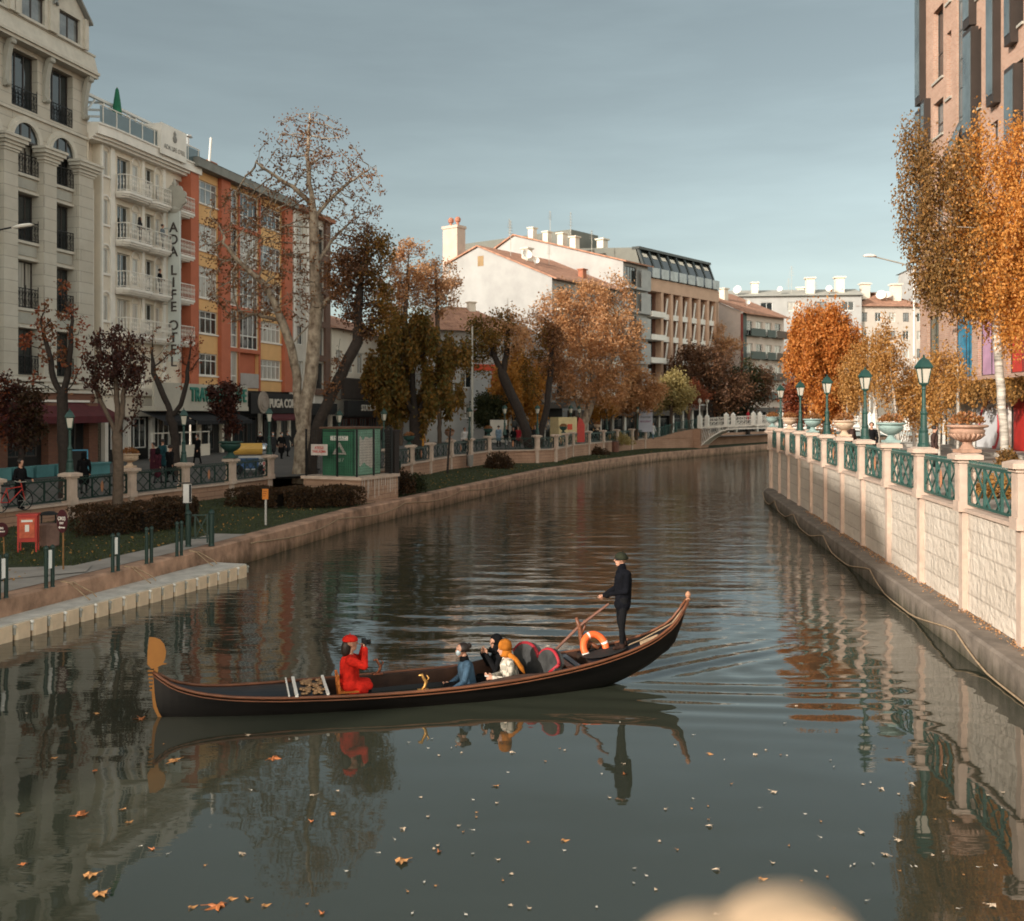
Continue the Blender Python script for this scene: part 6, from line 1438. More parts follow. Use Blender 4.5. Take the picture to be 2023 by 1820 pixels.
# hatch behind the seat
hx = MB(); n = 16; hx.add([(7.75 + .42 * math.cos(2 * PI * i / n), -.02 + .26 * math.sin(2 * PI * i / n), gz(7.75 + .42 * math.cos(2 * PI * i / n)) + .0) for i in range(n)], [tuple(range(n))])
hx.build('hatch', M_dark, gon)
bs = MB(); bs.box(7.05, 7.15, -.40, .40, .22, .48); bs.build('thwart', mat('bluish_thwart', (.06, .075, .09), .5), gon)
bs = MB(); bs.box(6.9, 7.03, -.40, .40, .2, .46); bs.build('bulkhead', M_wood, gon)
# prow blade (ferro)
fe = MB()
bl = [(-.06, 1.30), (.02, 1.29), (.11, 1.25), (.17, 1.17), (.20, 1.05), (.185, .93), (.14, .84), (.05, .80), (-.02, .78), (-.09, .86), (-.085, 1.08)]
fe.prism(bl, -.014, .014)
stem = [(.02, .80), (.08, .80), (.06, .60), (.055, .40), (.075, .20), (.14, .05), (.32, -.06), (.55, -.12), (.55, -.16), (.30, -.11), (.08, -.01), (.0, .16), (-.02, .40), (.0, .60)]
fe.prism(stem, -.022, .022)
for k in range(6): z = .74 - k * .062; fe.prism([(-.085 + .006 * k, z), (.03, z - .008), (.03, z + .02), (-.08 + .006 * k, z + .028)], -.012, .012)
fe.prism([(.05, .80), (.12, .84), (.2, .84), (.21, .86), (.1, .87)], -.012, .012)
M_och = mat('ochre_prow_metal', (.36, .155, .04), .5, .3, .12, 4)
fe.build('prow_blade', M_och, gon)
sf = MB(); sf.lathe([(.03, 0), (.05, .02), (.025, .05), (.045, .08), (.055, .115), (.03, .16), (.005, .18)], 10, c=(9.41, 0, 1.42)); sf.build('stern_finial', mat('pinkish_wood', (.40, .20, .12), .6), gon)
# gilded carving on the fore deck with two white rails
cg = MB(); rg = random.Random(3)
for i in range(60):
    a = rg.uniform(-.5, .5); t = 2.33 + rg.uniform(0, .38); cg.ball((t, a * .9, gz(t) + .05 - .05 * abs(a)), rg.uniform(.025, .05), 7, sc=(1, 1, .6))
cg.build('carved_ornament', mat('dull_gilding', (.34, .20, .10), .5, .4, .35, 9), gon)
for t0, r_ in ((2.12, .016), (2.24, .032), (2.74, .028)):
    w = MB(); w.bar((t0, -.60, gz(t0) + .045), (t0, .52, gz(t0) + .06), r_ * 1.6, r_ * 1.3); w.build('white_rail', M_white, gon)
# brass sea horses on the gunwales
def seahorse(t, s, m):
    q = MB(); y = s * (gbm(t) - .05); z = gz(t) + .0
    q.tube([(t - .03, y, z), (t + .03, y, z + .06), (t + .05, y, z + .14), (t - .0, y, z + .21), (t - .02, y, z + .26), (t - .08, y, z + .25)], [.02, .028, .032, .024, .03, .012], 7)
    q.tube([(t + .05, y, z + .13), (t + .1, y, z + .2), (t + .06, y, z + .25)], [.014, .012, .006], 6); q.box(t - .09, t + .09, y - .05, y + .05, z - .01, z + .02)
    return q.build('sea_horse', m, gon, smooth=True)
seahorse(4.30, -1, M_gold); seahorse(3.72, 1, mat('red_brass', (.30, .10, .05), .4, .5))
# heart backed love seat
ls = thing('love_seat', 'black and grey heart shaped love seat with red piping inside the gondola', 'seat', (GP.x, GP.y, 0), math.atan2(GA.y, GA.x))
hp = []
n = 40
def heart_top(y): return .44 + .31 * math.sqrt(max(0, 1 - ((abs(y) - .29) / .31) ** 2)) if abs(y) < .6 else .44
ysq = np.linspace(-.58, .58, 41); base = .04
def bx_(y, zt): return 6.42 - .42 * y + .10 * zt + .05 * (1 - (y / .6) ** 2)
fr_ = [(bx_(y, heart_top(y)) - .05, y * (1), heart_top(y)) for y in ysq]; fb_ = [(x + .13, y, z) for x, y, z in fr_]
lo = [(6.42 - .2 * y, y * .5, base) for y in ysq]; lob = [(x + .13, y, z) for x, y, z in lo]
q = MB(); q.strip(lo, fr_); q.strip(fr_, fb_); q.strip(fb_, lob); q.strip([lo[0], lob[0]], [fr_[0], fb_[0]]); q.strip([lo[-1], lob[-1]], [fr_[-1], fb_[-1]]); q.build('backrest', mat('black_grey_velvet', (.022, .022, .022), .8, 0, .7, 2.2, col2=(.08, .08, .078)), ls)
q = MB(); q.tube([(x + .03, y, z + .0) for x, y, z in fr_], .032, 7); q.tube([(fr_[0][0] + .03, fr_[0][1], fr_[0][2]), (lo[0][0] + .03, lo[0][1], .3)], .032, 7); q.build('piping', mat('crimson_piping', (.30, .012, .022), .6), ls, smooth=True)
q = MB(); q.box(5.75, 6.42, -.42, .42, -.08, .10); q.build('seat', M_blk, ls)
sbx = MB(); sbx.box(5.0, 5.45, -.2, .4, -.1, .06); tag(sbx.build('side_bench', M_wood), 'small dark side bench under the passenger in denim', 'bench'); o_ = bpy.data.objects['side_bench']; o_.location = (GP.x, GP.y, 0); o_.rotation_euler = (0, 0, math.atan2(GA.y, GA.x))
# oar lock, oar, life ring
fk = MB(); fk.tube([(7.55, .50, gz(7.55) - .05), (7.5, .52, gz(7.5) + .18), (7.46, .53, gz(7.5) + .42), (7.4, .54, gz(7.5) + .58)], [.07, .055, .04, .03], 8); fk.tube([(7.5, .52, gz(7.5) + .3), (7.57, .54, gz(7.5) + .4), (7.56, .55, gz(7.5) + .52)], [.035, .028, .02], 8); fk.tube([(7.55, .46, gz(7.55) - .06), (7.62, .36, gz(7.6) + .12), (7.75, .28, gz(7.7) + .02)], [.05, .045, .04], 8); fk.build('oarlock', M_wood, gon, smooth=True)
GR = math.atan2(GA.y, GA.x)
oar = thing('oar', 'long reddish wooden oar dipping beside the gondola', 'oar', (GP.x, GP.y, 0), GR)
q = MB(); q.tube([(7.98, .36, 1.37), (7.46, .53, .95), (6.72, .85, .12), (6.55, .93, -.1)], [.024, .028, .026, .025], 8); q.build('shaft', mat('oar_wood', (.17, .075, .05), .5, var=.2), oar)
lr = MB(); n = 40; R0, r0 = .215, .066; C0 = Vector((7.66, .24, gz(7.6) + .06))
o = len(lr.v); vs = []; fs = []; mi = []
for i in range(n):
    a = 2 * PI * i / n
    for k in range(12): b = 2 * PI * k / 12; vs.append((C0.x + (R0 + r0 * math.cos(b)) * math.cos(a), C0.y + r0 * math.sin(b) + .12 * math.sin(a), C0.z + (R0 + r0 * math.cos(b)) * math.sin(a)))
for i in range(n):
    for k in range(12): fs.append((i * 12 + k, ((i + 1) % n) * 12 + k, ((i + 1) % n) * 12 + (k + 1) % 12, i * 12 + (k + 1) % 12)); mi.append(1 if (i % 10) in (2,) else 0)
lr.v = vs; lr.f = fs; lr.m = mi
M_or = mat('orange_life_ring', (.80, .13, .03), .5, var=.08); lro = lr.build('life_ring', [M_or, M_white], smooth=True); lro.location = (GP.x, GP.y, 0); lro.rotation_euler = (0, 0, GR); tag(lro, 'orange life ring with white bands leaning by the gondolier', 'life ring')
rp_ = MB(); rp_.tube([(9.38, 0, 1.36), (9.1, .02, 1.02), (8.75, .03, .86), (8.45, .0, .74), (8.2, -.05, .68)], .012, 5); rp_.tube([(8.75, -.12, gz(8.75) - .03), (8.4, -.18, gz(8.4) - .0)], .05, 6); tag(rp_.build('stern_rope', M_rope), 'tan rope lying along the rising stern deck', 'rope'); o_ = bpy.data.objects['stern_rope']; o_.location = (GP.x, GP.y, 0); o_.rotation_euler = (0, 0, GR)
# wooden chair of the passenger in red (she faces the stern)
chx = 2.98
cr_ = thing('wooden_chair', 'small orange wooden chair under the person in red', 'chair', (GP.x, GP.y, -.09), GR)
M_ow = mat('orange_wood', (.48, .14, .025), .5, var=.2, vs=6)
for dx in (0, .34):
    for y in (-.28, .06): q = MB(); q.bar((chx + dx, y, .04), (chx + dx - (.0 if dx else .05), y, .34 if dx else .64), .04); q.build('leg', M_ow, cr_)
q = MB(); q.box(chx - .03, chx + .37, -.31, .09, .33, .36); q.build('seat', M_ow, cr_)
q = MB(); q.box(chx - .06, chx - .03, -.3, .08, .56, .63); q.box(chx - .05, chx - .02, -.3, .08, .44, .48); q.build('backrest', M_ow, cr_)

# ---------------------------------------------------------------- the five people aboard (gondola coordinates)
def at_boat(label): return thing('person', label, 'person', (GP.x, GP.y, 0), GR, None)
VX = .0085
# gondolier: standing at t = 8.15, facing the prow (-x)
g0 = at_boat('person in black coat and beanie standing at the stern holding the oar')
fx, fy = 8.12, .05; fz = gz(8.1) - .03
pr = []
for s, dx in ((-1, -.05), (1, .09)):
    y = fy + s * .12; hip = (fx, fy + s * .09, fz + .88); kn = (fx + dx * .4 - .03, y, fz + .47); an = (fx + dx, y, fz + .09)
    pr += [(hip, kn, .088, .062, 1), (kn, an, .060, .046, 1), ((fx + dx + .02, y, fz + .045), (fx + dx - .15, y, fz + .035), .044, .035, 2), (an, (fx + dx, y, fz + .05), .05, .05, 2)]
pr += [((fx, fy - .05, fz + .80), (fx, fy + .05, fz + .80), .135, .135, 0), ((fx + .02, fy, fz + .82), (fx + .02, fy, fz + 1.25), .145, .165, 0), ((fx + .03, fy - .13, fz + 1.36), (fx + .03, fy + .13, fz + 1.36), .095, .095, 0), ((fx + .01, fy, fz + 1.40), (fx - .01, fy, fz + 1.50), .085, .078, 0)]
hd = (fx - .03, fy, fz + 1.63); head(pr, hd, (-1, .05, -.06), 3); pr.append(((fx - .0, fy, fz + 1.46), (fx - .02, fy, fz + 1.58), .055, .055, 3))
# arms: both hands forward on the oar
for s, wr in ((-1, (fx - .19, fy + .10, fz + .98)), (1, (fx - .24, fy + .30, fz + .93))):
    sh = (fx + .02, fy + s * .19, fz + 1.36); el = (fx - .0, fy + s * .24 + .04, fz + 1.07)
    pr += [(sh, el, .066, .056, 0), (el, wr, .054, .042, 0)]; d = Vector((-.5, .1, -.5)); hand(pr, wr, d, (-.5, -.3, .6), 3 if s > 0 else 4, curl=.9)
figure('body', pr, [M_navy, M_blk, M_boot, M_skin, M_blk], VX, g0)
eyes(g0, hd, (-1, .05, -.06))
b = cap_shell((hd[0] + .01, hd[1], hd[2] + .02), None, .112, -.03, (1.06, .98, 1.0)); b.ball((hd[0] + .11, hd[1], hd[2] + .02), .045, 10, sc=(1, 1, .9)); b.build('beanie', M_olive, g0, smooth=True)
q = MB(); q.box(hd[0] - .108, hd[0] - .094, hd[1] - .07, hd[1] + .07, hd[2] - .012, hd[2] + .022); q.bar((hd[0] - .1, hd[1] - .075, hd[2] + .012), (hd[0], hd[1] - .092, hd[2] + .012), .012); q.bar((hd[0] - .1, hd[1] + .075, hd[2] + .012), (hd[0], hd[1] + .092, hd[2] + .012), .012); q.build('sunglasses', M_dark, g0)
# person in red seated at chx, back to the prow, camera raised
p1 = at_boat('person in red coat and red beret photographing from the wooden chair')
cx, cy, cz = chx + .16, -.11, .27; pr = []
for s in (-1, 1):
    pr += [((cx, cy + s * .09, cz + .07), (cx + .30, cy + s * .10, cz + .05), .10, .085, 0), ((cx + .30, cy + s * .10, cz + .05), (cx + .31, cy + s * .11, .10), .065, .048, 1), ((cx + .31, cy + s * .11, .06), (cx + .44, cy + s * .11, .05), .042, .034, 1)]
pr += [((cx, cy - .06, cz + .08), (cx, cy + .06, cz + .08), .15, .15, 0), ((cx - .0, cy, cz + .1), (cx - .0, cy, cz + .42), .165, .165, 0), ((cx, cy - .12, cz + .50), (cx, cy + .12, cz + .50), .085, .085, 0), ((cx, cy, cz + .52), (cx + .02, cy, cz + .66), .06, .05, 2)]
pr += [((cx + .05, cy - .13, cz - .12), (cx + .05, cy + .13, cz - .12), .11, .11, 0), ((cx + .2, cy - .10, cz - .16), (cx + .2, cy + .1, cz - .16), .11, .11, 0), ((cx + .2, cy - .10, cz - .0), (cx + .2, cy + .1, cz - .0), .12, .12, 0)]
hd = (cx + .03, cy, cz + .76); head(pr, hd, (1, .1, 0), 2)
for s in (-1, 1):
    sh = (cx, cy + s * .18, cz + .50); el = (cx + .22, cy + s * .25, cz + .42); wr = (cx + .25, cy + s * .09, cz + .66)
    pr += [(sh, el, .075, .066, 0), (el, wr, .062, .05, 0)]; hand(pr, wr, (-.1, -s * .5, .7), (.2, -s, .1), 2, curl=.7)
figure('body', pr, [M_redc, M_blk, M_skin], VX, p1)
eyes(p1, hd, (1, .1, 0))
b = cap_shell((hd[0] - .02, hd[1], hd[2] + .05), None, .128, -.01, (1.05, 1.05, .72)); b.lathe([(.008, .0), (.008, .03)], 6, c=(hd[0] - .02, hd[1], hd[2] + .14)); b.build('beret', M_redc, p1, smooth=True)
q = MB(); q.tube([(hd[0] - .04, hd[1], hd[2] + .07), (hd[0] - .075, hd[1], hd[2] - .02), (hd[0] - .09, hd[1], hd[2] - .14), (hd[0] - .08, hd[1], hd[2] - .22)], [.07, .085, .09, .05], 10); q.build('hair', M_hair, p1, smooth=True)
cam_ = thing('camera', 'small dark camera held up by the person in red', 'camera', (GP.x, GP.y, 0), GR); q = MB(); q.box(cx + .21, cx + .28, cy - .07, cy + .07, cz + .72, cz + .82); q.build('camera_body', M_darkmetal, cam_); q = MB(); q.tube([(cx + .28, cy, cz + .77), (cx + .36, cy, cz + .77)], .035, 10); q.build('lens', M_dark, cam_)
# seated passengers face the prow
def seated(label, cx, cy, cz, mats, hf, lean=.0, arms=None, knees=.36, hs=1.):
    p = at_boat(label); p.location.z = -.19; pr = []
    for s in (-1, 1):
        pr += [((cx, cy + s * .09, cz + .07), (cx - knees, cy + s * .12, cz + .09), .088, .07, 1), ((cx - knees, cy + s * .12, cz + .09), (cx - knees - .06, cy + s * .12, .10), .06, .045, 1), ((cx - knees - .05, cy + s * .12, .075), (cx - knees - .2, cy + s * .12, .07), .042, .034, 1)]
    tx = cx - lean
    pr += [((cx, cy - .06, cz + .08), (cx, cy + .06, cz + .08), .14, .14, 0), ((cx, cy, cz + .1), (tx, cy, cz + .42), .14, .145, 0), ((tx, cy - .12, cz + .49), (tx, cy + .12, cz + .49), .08, .08, 0), ((tx, cy, cz + .5), (tx - lean * .3 - .01, cy, cz + .64), .058, .05, 2)]
    hd = (tx - lean * .45 - .03, cy, cz + .74); head(pr, hd, hf, 2, hs)
    for s, el, wr, hdn in arms:
        sh = (tx, cy + s * .17, cz + .48); pr += [(sh, el, .064, .056, 0), (el, wr, .053, .042, 0)]; hand(pr, wr, hdn, (-.3, -s * .6, .5), 2, curl=.6)
    figure('body', pr, mats, VX, p); eyes(p, hd, hf, hs)
    return p, hd, tx
# denim jacket with face mask, sitting sideways, hand on the gunwale
a, b = 5.22, -.05
SD = -.2
p2, hd, tx = seated('person in blue denim jacket and face mask with one hand on the gunwale', a, b, .24, [M_denim, M_blk, M_skin], (-1, -.15, 0), .06, [(-1, (a - .14, b - .27, .48), (a - .42, b - .45, .40), (-.8, -.4, -.5)), (1, (a - .1, b + .25, .46), (a - .3, b + .15, .36), (-1, -.1, -.1))])
h = cap_shell((hd[0] + .022, hd[1], hd[2] + .02), None, .106, -.045, (1.0, .96, 1.0)); h.ball((hd[0] + .12, hd[1], hd[2] + .06), .05, 10); h.build('hair', M_hair, p2, smooth=True)
mk = MB(); mk.ball((hd[0] - .072, hd[1] - .012, hd[2] - .045), .062, 12, sc=(.75, 1, .95)); mk.bar((hd[0] - .07, hd[1] - .06, hd[2] - .03), (hd[0] + .01, hd[1] - .096, hd[2] - .01), .008); mk.build('face_mask', M_mask, p2, smooth=True)
sc_ = MB(); sc_.tube([(tx - .02, b, .24 + .55), (tx - .03, b, .24 + .63)], [.085, .07], 12); sc_.build('collar', M_blk, p2, smooth=True)
# all in black, hands raised to the chin
a, b = 5.86, .22
p3, hd, tx = seated('person all in black with black headscarf raising both hands', a, b, .28, [M_blk, M_blk, M_skin], (-1, -.45, -.05), .04, [(-1, (a - .16, b - .26, .58), (a - .30, b - .16, .84), (-.1, .1, .9)), (1, (a - .16, b + .24, .58), (a - .33, b + .02, .82), (-.1, -.1, .9))])
h = cap_shell((hd[0] + .018, hd[1] + .01, hd[2] + .022), None, .114, -.05, (1, 1, 1.04)); h.tube([(hd[0] + .03, hd[1], hd[2] + .01), (hd[0] + .02, hd[1], hd[2] - .1), (hd[0] + .02, hd[1], hd[2] - .19)], [.098, .105, .13], 14); h.tube([(hd[0] - .03, hd[1], hd[2] - .10), (hd[0] - .03, hd[1], hd[2] - .18)], [.085, .11], 12); h.build('headscarf', M_blk, p3, smooth=True)
# mustard headscarf and plaid jacket
a, b = 5.98, -.24
p4, hd, tx = seated('person in mustard headscarf and plaid jacket looking down at a phone', a, b, .28, [M_plaid, M_wine, M_skin], (-1, -.1, -.35), .10, [(-1, (a - .16, b - .24, .50), (a - .38, b - .10, .52), (-.9, .25, .1)), (1, (a - .16, b + .22, .50), (a - .38, b + .05, .52), (-.9, -.2, .1))])
h = cap_shell((hd[0] + .02, hd[1], hd[2] + .022), None, .118, -.05, (1.02, 1, 1.06)); h.tube([(hd[0] + .03, hd[1], hd[2] + .01), (hd[0] + .035, hd[1], hd[2] - .09), (hd[0] + .03, hd[1], hd[2] - .16)], [.10, .10, .10], 14); h.tube([(hd[0] + .06, hd[1] - .05, hd[2] - .11), (hd[0] + .17, hd[1] - .12, hd[2] - .20), (hd[0] + .27, hd[1] - .17, hd[2] - .34), (hd[0] + .33, hd[1] - .19, hd[2] - .46)], [.05, .05, .042, .01], 8); h.build('headscarf', M_must, p4, smooth=True)
ph = MB(); ph.box(a - .52, a - .45, b - .06, b + .02, .54, .55); tag(ph.build('phone', M_white), 'pale phone in the hands of the person in mustard headscarf', 'phone'); o_ = bpy.data.objects['phone']; o_.location = (GP.x, GP.y, -.19); o_.rotation_euler = (0, 0, GR)

# ---------------------------------------------------------------- people on the streets and balconies
def walker(loc, face, label, coat, legs, H=1.72, stride=.12, coatlen=.55, scarf=None, mask=False, hat=None, grp=None, phase=1, lift=0):
    t = thing('person', label, 'person', loc, face, grp); k = H / 1.75; pr = []
    for s in (-1, 1):
        dy = s * phase * stride; hip = (s * .085, 0, .90); kn = (s * .09, dy * .5 - .03, .49); an = (s * .09, dy, .09)
        pr += [(hip, kn, .085, .062, 1), (kn, an, .058, .044, 1), ((s * .09, dy + .02, .05), (s * .09, dy - .15, .035), .045, .036, 2)]
    pr += [((-.06, 0, .92), (.06, 0, .92), .13, .13, 0), ((0, 0, .95), (0, 0, 1.28), .14, .16, 0), ((-.13, 0, 1.37), (.13, 0, 1.37), .088, .088, 0), ((0, 0, 1.42), (0, -.01, 1.54), .065, .052, 3)]
    if coatlen > .3:
        for s in (-1, 1): pr.append(((s * .07, 0, .95), (s * .09, 0, 1.0 - coatlen), .12, .13, 0))
        pr.append(((0, 0, .95), (0, 0, 1.0 - coatlen), .12, .12, 0))
    head(pr, (0, -.015, 1.64), (0, -1, 0), 3)
    for s in (-1, 1):
        sh = (s * .19, 0, 1.37); el = (s * .25, s * -phase * stride * .5 + .02, 1.08); wr = (s * .24, s * -phase * stride - .06 - lift, .86 + lift)
        pr += [(sh, el, .065, .055, 0), (el, wr, .052, .04, 0), (wr, (s * .235, wr[1] - .03, wr[2] - .10), .036, .026, 3)]
    figure('body', [(tuple(Vector(a) * k), tuple(Vector(b) * k), r0 * k, r1 * k, m) for a, b, r0, r1, m in pr], [coat, legs, M_blk, M_skin], .02, t, 1)
    c = Vector((0, -.015, 1.64)) * k
    h = cap_shell((c.x, c.y + .022, c.z + .02), None, .112 * k, -.04, (1, 1, 1))
    if scarf: h.tube([(0, c.y + .03, c.z), (0, c.y + .03, c.z - .18)], [.1, .11], 10)
    h.build('headscarf' if scarf else 'hat' if hat else 'hair', scarf or hat or M_hair, t, smooth=True)
    if mask: m = MB(); m.ball((0, c.y - .075, c.z - .045), .058, 8, sc=(1, .7, 1)); m.build('face_mask', M_mask, t)
    return t
def st_l(x, Y): return (XY(x, Y), Y, zst(Y))
walker(st_l(40, 35.5), R(70), 'person in dark jacket at the railing above the oval sign', M_blk, M_blk, 1.72, .05, .5, hat=None, lift=.2)
walker(st_l(166, 42), R(200), 'person in long black hooded coat seen from behind near the teal box', M_blk, M_dkg, 1.7, .14, .5, scarf=M_blk)
walker(st_l(303, 52), R(-30), 'person in dark plum coat in the group by the lamp, standing at its edge', M_wine, M_dkg, 1.66, .05, .6)
walker(st_l(321, 53), R(160), 'tall person in dark teal jacket at the back of the group by the lamp', M_teal_c, M_blk, 1.8, .05, .5)
walker(st_l(312, 47.2), R(150), 'person in long dark wine coat walking in front of the group', M_wine, M_dkg, 1.62, .14, .62, scarf=M_blk)
walker(st_l(336, 47.6), R(150), 'person in black coat and black trousers beside the lamp post', M_blk, M_blk, 1.74, .14, .5)
walker(st_l(390, 61), R(-25), 'person in black with pale mask striding before the cafe terrace', M_blk, M_blk, 1.78, .2, .5, mask=True)
for i, (x, Y, l) in enumerate(((514, 69, 'masked person in black by the coffee shop door post'), (539, 68, 'masked person in dark coat under the medallion'), (556, 66.5, 'masked person in black carrying a brown bag'), (568, 69, 'masked person partly hidden behind the plane trunk'))):
    walker(st_l(x, Y), R(10 + 15 * i), l, [M_blk, M_dkg, M_blk, M_dkg][i], M_blk, 1.68 + .03 * i, .12, .5, mask=True)
bg_ = MB(); bg_.box(-.14, .14, -.24, -.1, .78, 1.02); tag(bg_.build('hand_bag', mat('brown_leather', (.08, .04, .025), .6), None, loc=st_l(556, 66.3)), 'brown bag held in front of a masked pedestrian', 'bag')
walker(st_l(622, 56), R(100), 'person in white puffer jacket passing between the two dark trunks', cloth('white', (.55, .53, .52)), M_blk, 1.7, .1, .4)
walker(st_l(833, 74), R(40), 'person in ochre orange jacket under the big green tree', cloth('ochre', (.45, .20, .03)), M_blk, 1.72, .1, .5)
walker(st_l(918, 77), R(20), 'person in black and white top near the plain pole', cloth('white', (.55, .53, .52)), M_blk, 1.75, .1, .3)
walker(st_l(985, 84), R(160), 'person in pale blue denim jacket facing away near the menu board', cloth('pale_denim', (.18, .26, .34)), M_blk, 1.74, .1, .4)
walker(st_l(1000, 86), R(20), 'person in black with white trousers beside the denim jacket', M_blk, cloth('white', (.55, .53, .52)), 1.7, .1, .4)
walker(st_l(1024, 85), R(-20), 'person in red top at the foot of the bent trunk', cloth('crimson', (.30, .02, .03)), M_blk, 1.66, .1, .4)
walker(st_l(1057, 86), R(-10), 'dark dressed person between the bent trunk and the straight one', M_dkg, M_blk, 1.72, .1, .4)
walker(st_l(1014, 83.5), R(0), 'person in dark jacket in the middle of the group by the board', M_blk, M_dkg, 1.6, .1, .4)
walker((XY(1290, 109), 109, 1.95), R(30), 'person in white walking down beside the green ramp railing', cloth('white', (.55, .53, .52)), cloth('pale_denim', (.18, .26, .34)), 1.74, .14, .4)
for i, (u, l, c) in enumerate(((5.2, 'person in dark red crossing the footbridge, first from the lawn end', cloth('crimson', (.30, .02, .03))), (9.0, 'person in black on the footbridge beside the one in white', M_blk), (10.0, 'person in white on the footbridge', cloth('white', (.55, .53, .52))), (10.7, 'person in pale blue on the footbridge at the end of the group', cloth('pale_denim', (.18, .26, .34))))):
    v = Matrix.Rotation(math.atan2(-.55, 1), 4, 'Z') @ Vector((u, 1.3, 0)); walker((20.6 + v.x, 113.2 + v.y, bz(u)), R(60 + 90 * i), l, c, M_dkg, 1.72, .12, .4)
walker((XY(1846, 40), 40, ZSR), R(60), 'person with dark hair and red bag on the promenade behind the lamp', cloth('dark_brown', (.06, .035, .03)), M_blk, 1.62, .05, .5)
walker((XY(1722, 44), 44, ZSR), R(-20), 'dark dressed person behind the pale green urn', M_blk, M_blk, 1.7, .05, .5)
walker((XY(1682, 47), 47, ZSR), R(30), 'person in dark brown behind the third lamp', cloth('dark_brown', (.06, .035, .03)), M_blk, 1.68, .05, .5)
hM = Matrix.Translation(hb.location) @ Matrix.Rotation(AL, 4, 'Z')
for u, z, c, l, s in ((4.4, zf[2], M_dkg, 'person with long dark hair leaning on the hotel balcony rail', M_hair), (6.9, zf[2], cloth('grey_blue', (.14, .17, .19)), 'person in grey top bending on the balcony beside the sign', None), (6.6, zf[1], M_blk, 'person in black raising an arm on the lower hotel balcony', None)):
    v = hM @ Vector((u, -.5, z + .01)); walker(v, AL + R(10), l, c, M_blk, 1.66, .03, .3, scarf=s, lift=.15)
# ================================================================ trees: space colonisation skeletons
def grow(trunks, att, step, infl, kill, rg, up=.0, maxit=90, down=0.):
    """trunks: list of polylines (first point of later ones snaps to the nearest node). returns nodes, parents"""
    P_, par = [], []
    for pl in trunks:
        pl = [np.array(p, float) for p in pl]
        if not P_: P_.append(pl[0]); par.append(-1); cur = 0
        else:
            d = [np.linalg.norm(q - pl[0]) for q in P_]; cur = int(np.argmin(d))
        for q in pl[1:]:
            a = P_[cur]; L = np.linalg.norm(q - a); n = max(1, int(L / step))
            for i in range(1, n + 1):
                P_.append(a + (q - a) * i / n + (rg.normal(size=3) * step * .06 if i < n else 0)); par.append(cur); cur = len(P_) - 1
    nodes = np.array(P_); A = att.copy()
    D = np.full(len(A), 1e9); I = np.zeros(len(A), int)
    def upd(new, base):
        for s in range(0, len(new), 64):
            d = np.linalg.norm(A[:, None] - new[None, s:s + 64], axis=2); j = d.argmin(1); dm = d[np.arange(len(A)), j]; k = dm < D; D[k] = dm[k]; I[k] = base + s + j[k]
    upd(nodes, 0); seen = {}
    for it in range(maxit):
        act = D < infl if it > 25 else D < 1e8
        if not act.any(): break
        ids = I[act]; vec = A[act] - nodes[ids]; vec /= np.linalg.norm(vec, axis=1, keepdims=True) + 1e-9
        u, inv = np.unique(ids, return_inverse=True); s = np.zeros((len(u), 3)); np.add.at(s, inv, vec)
        s /= np.linalg.norm(s, axis=1, keepdims=True) + 1e-9; s[:, 2] += up - down; s += rg.normal(size=s.shape) * .18; s /= np.linalg.norm(s, axis=1, keepdims=True) + 1e-9
        new = nodes[u] + s * step
        keep = [i for i in range(len(u)) if seen.get(int(u[i]), 0) < 3]
        if not keep: break
        for i in keep: seen[int(u[i])] = seen.get(int(u[i]), 0) + 1
        base = len(nodes); nodes = np.vstack([nodes, new[keep]]); par += [int(u[i]) for i in keep]
        upd(new[keep], base); m = D > kill; A, D, I = A[m], D[m], I[m]
        if len(A) == 0: break
    return nodes, np.array(par)
def tree_mesh(nodes, par, rb, rt, n=1.6):
    N_ = len(nodes); ch = [[] for _ in range(N_)]
    for i, p in enumerate(par):
        if p >= 0: ch[p].append(i)
    acc = np.zeros(N_)
    for i in range(N_ - 1, -1, -1):
        if not ch[i]: acc[i] = 1
        if par[i] >= 0: acc[par[i]] += acc[i]
    # parents always precede children in index order
    r = acc ** (1 / n); r = rt + (r - 1) * (rb - rt) / max(1e-6, r[0] - 1)
    V, F = [], []
    start = [(0, None)]
    while start:
        i, pre = start.pop(); chain = [pre] if pre is not None else []; chain.append(i)
        while ch[i]:
            c = sorted(ch[i], key=lambda k: -acc[k])
            for k in c[1:]: start.append((k, i))
            i = c[0]; chain.append(i)
        if len(chain) < 2: continue
        pts = nodes[chain]; rr = r[chain].copy()
        if pre is not None: rr[0] = rr[1]
        k = 7 if rr.max() > .08 else 4 if rr.max() > .025 else 3
        d = np.gradient(pts, axis=0); d /= np.linalg.norm(d, axis=1, keepdims=True) + 1e-9
        ref = np.array([.31, .95, .05]); x = np.cross(d, ref); x /= np.linalg.norm(x, axis=1, keepdims=True) + 1e-9; y = np.cross(d, x)
        a = 2 * PI * np.arange(k) / k; o = len(V)
        ring = pts[:, None] + (x[:, None] * np.cos(a)[None, :, None] + y[:, None] * np.sin(a)[None, :, None]) * rr[:, None, None]
        V.extend(ring.reshape(-1, 3)); 
        for q in range(len(chain) - 1):
            for j in range(k): F.append((o + q * k + j, o + q * k + (j + 1) % k, o + (q + 1) * k + (j + 1) % k, o + (q + 1) * k + j))
    return np.array(V), np.array(F), r, acc
M_bark = mat('brown_bark', (.075, .05, .035), .9, 0, .4, 5, .02, 12, stretch=(1, 1, .3)); M_barkd = mat('dark_bark', (.028, .02, .016), .9, 0, .4, 6, .01, 20); M_plane = mat('plane_tree_bark', (.15, .095, .06), .85, 0, .4, 3.4, .02, 8, col2=(.46, .38, .29), stretch=(1, 1, .7))
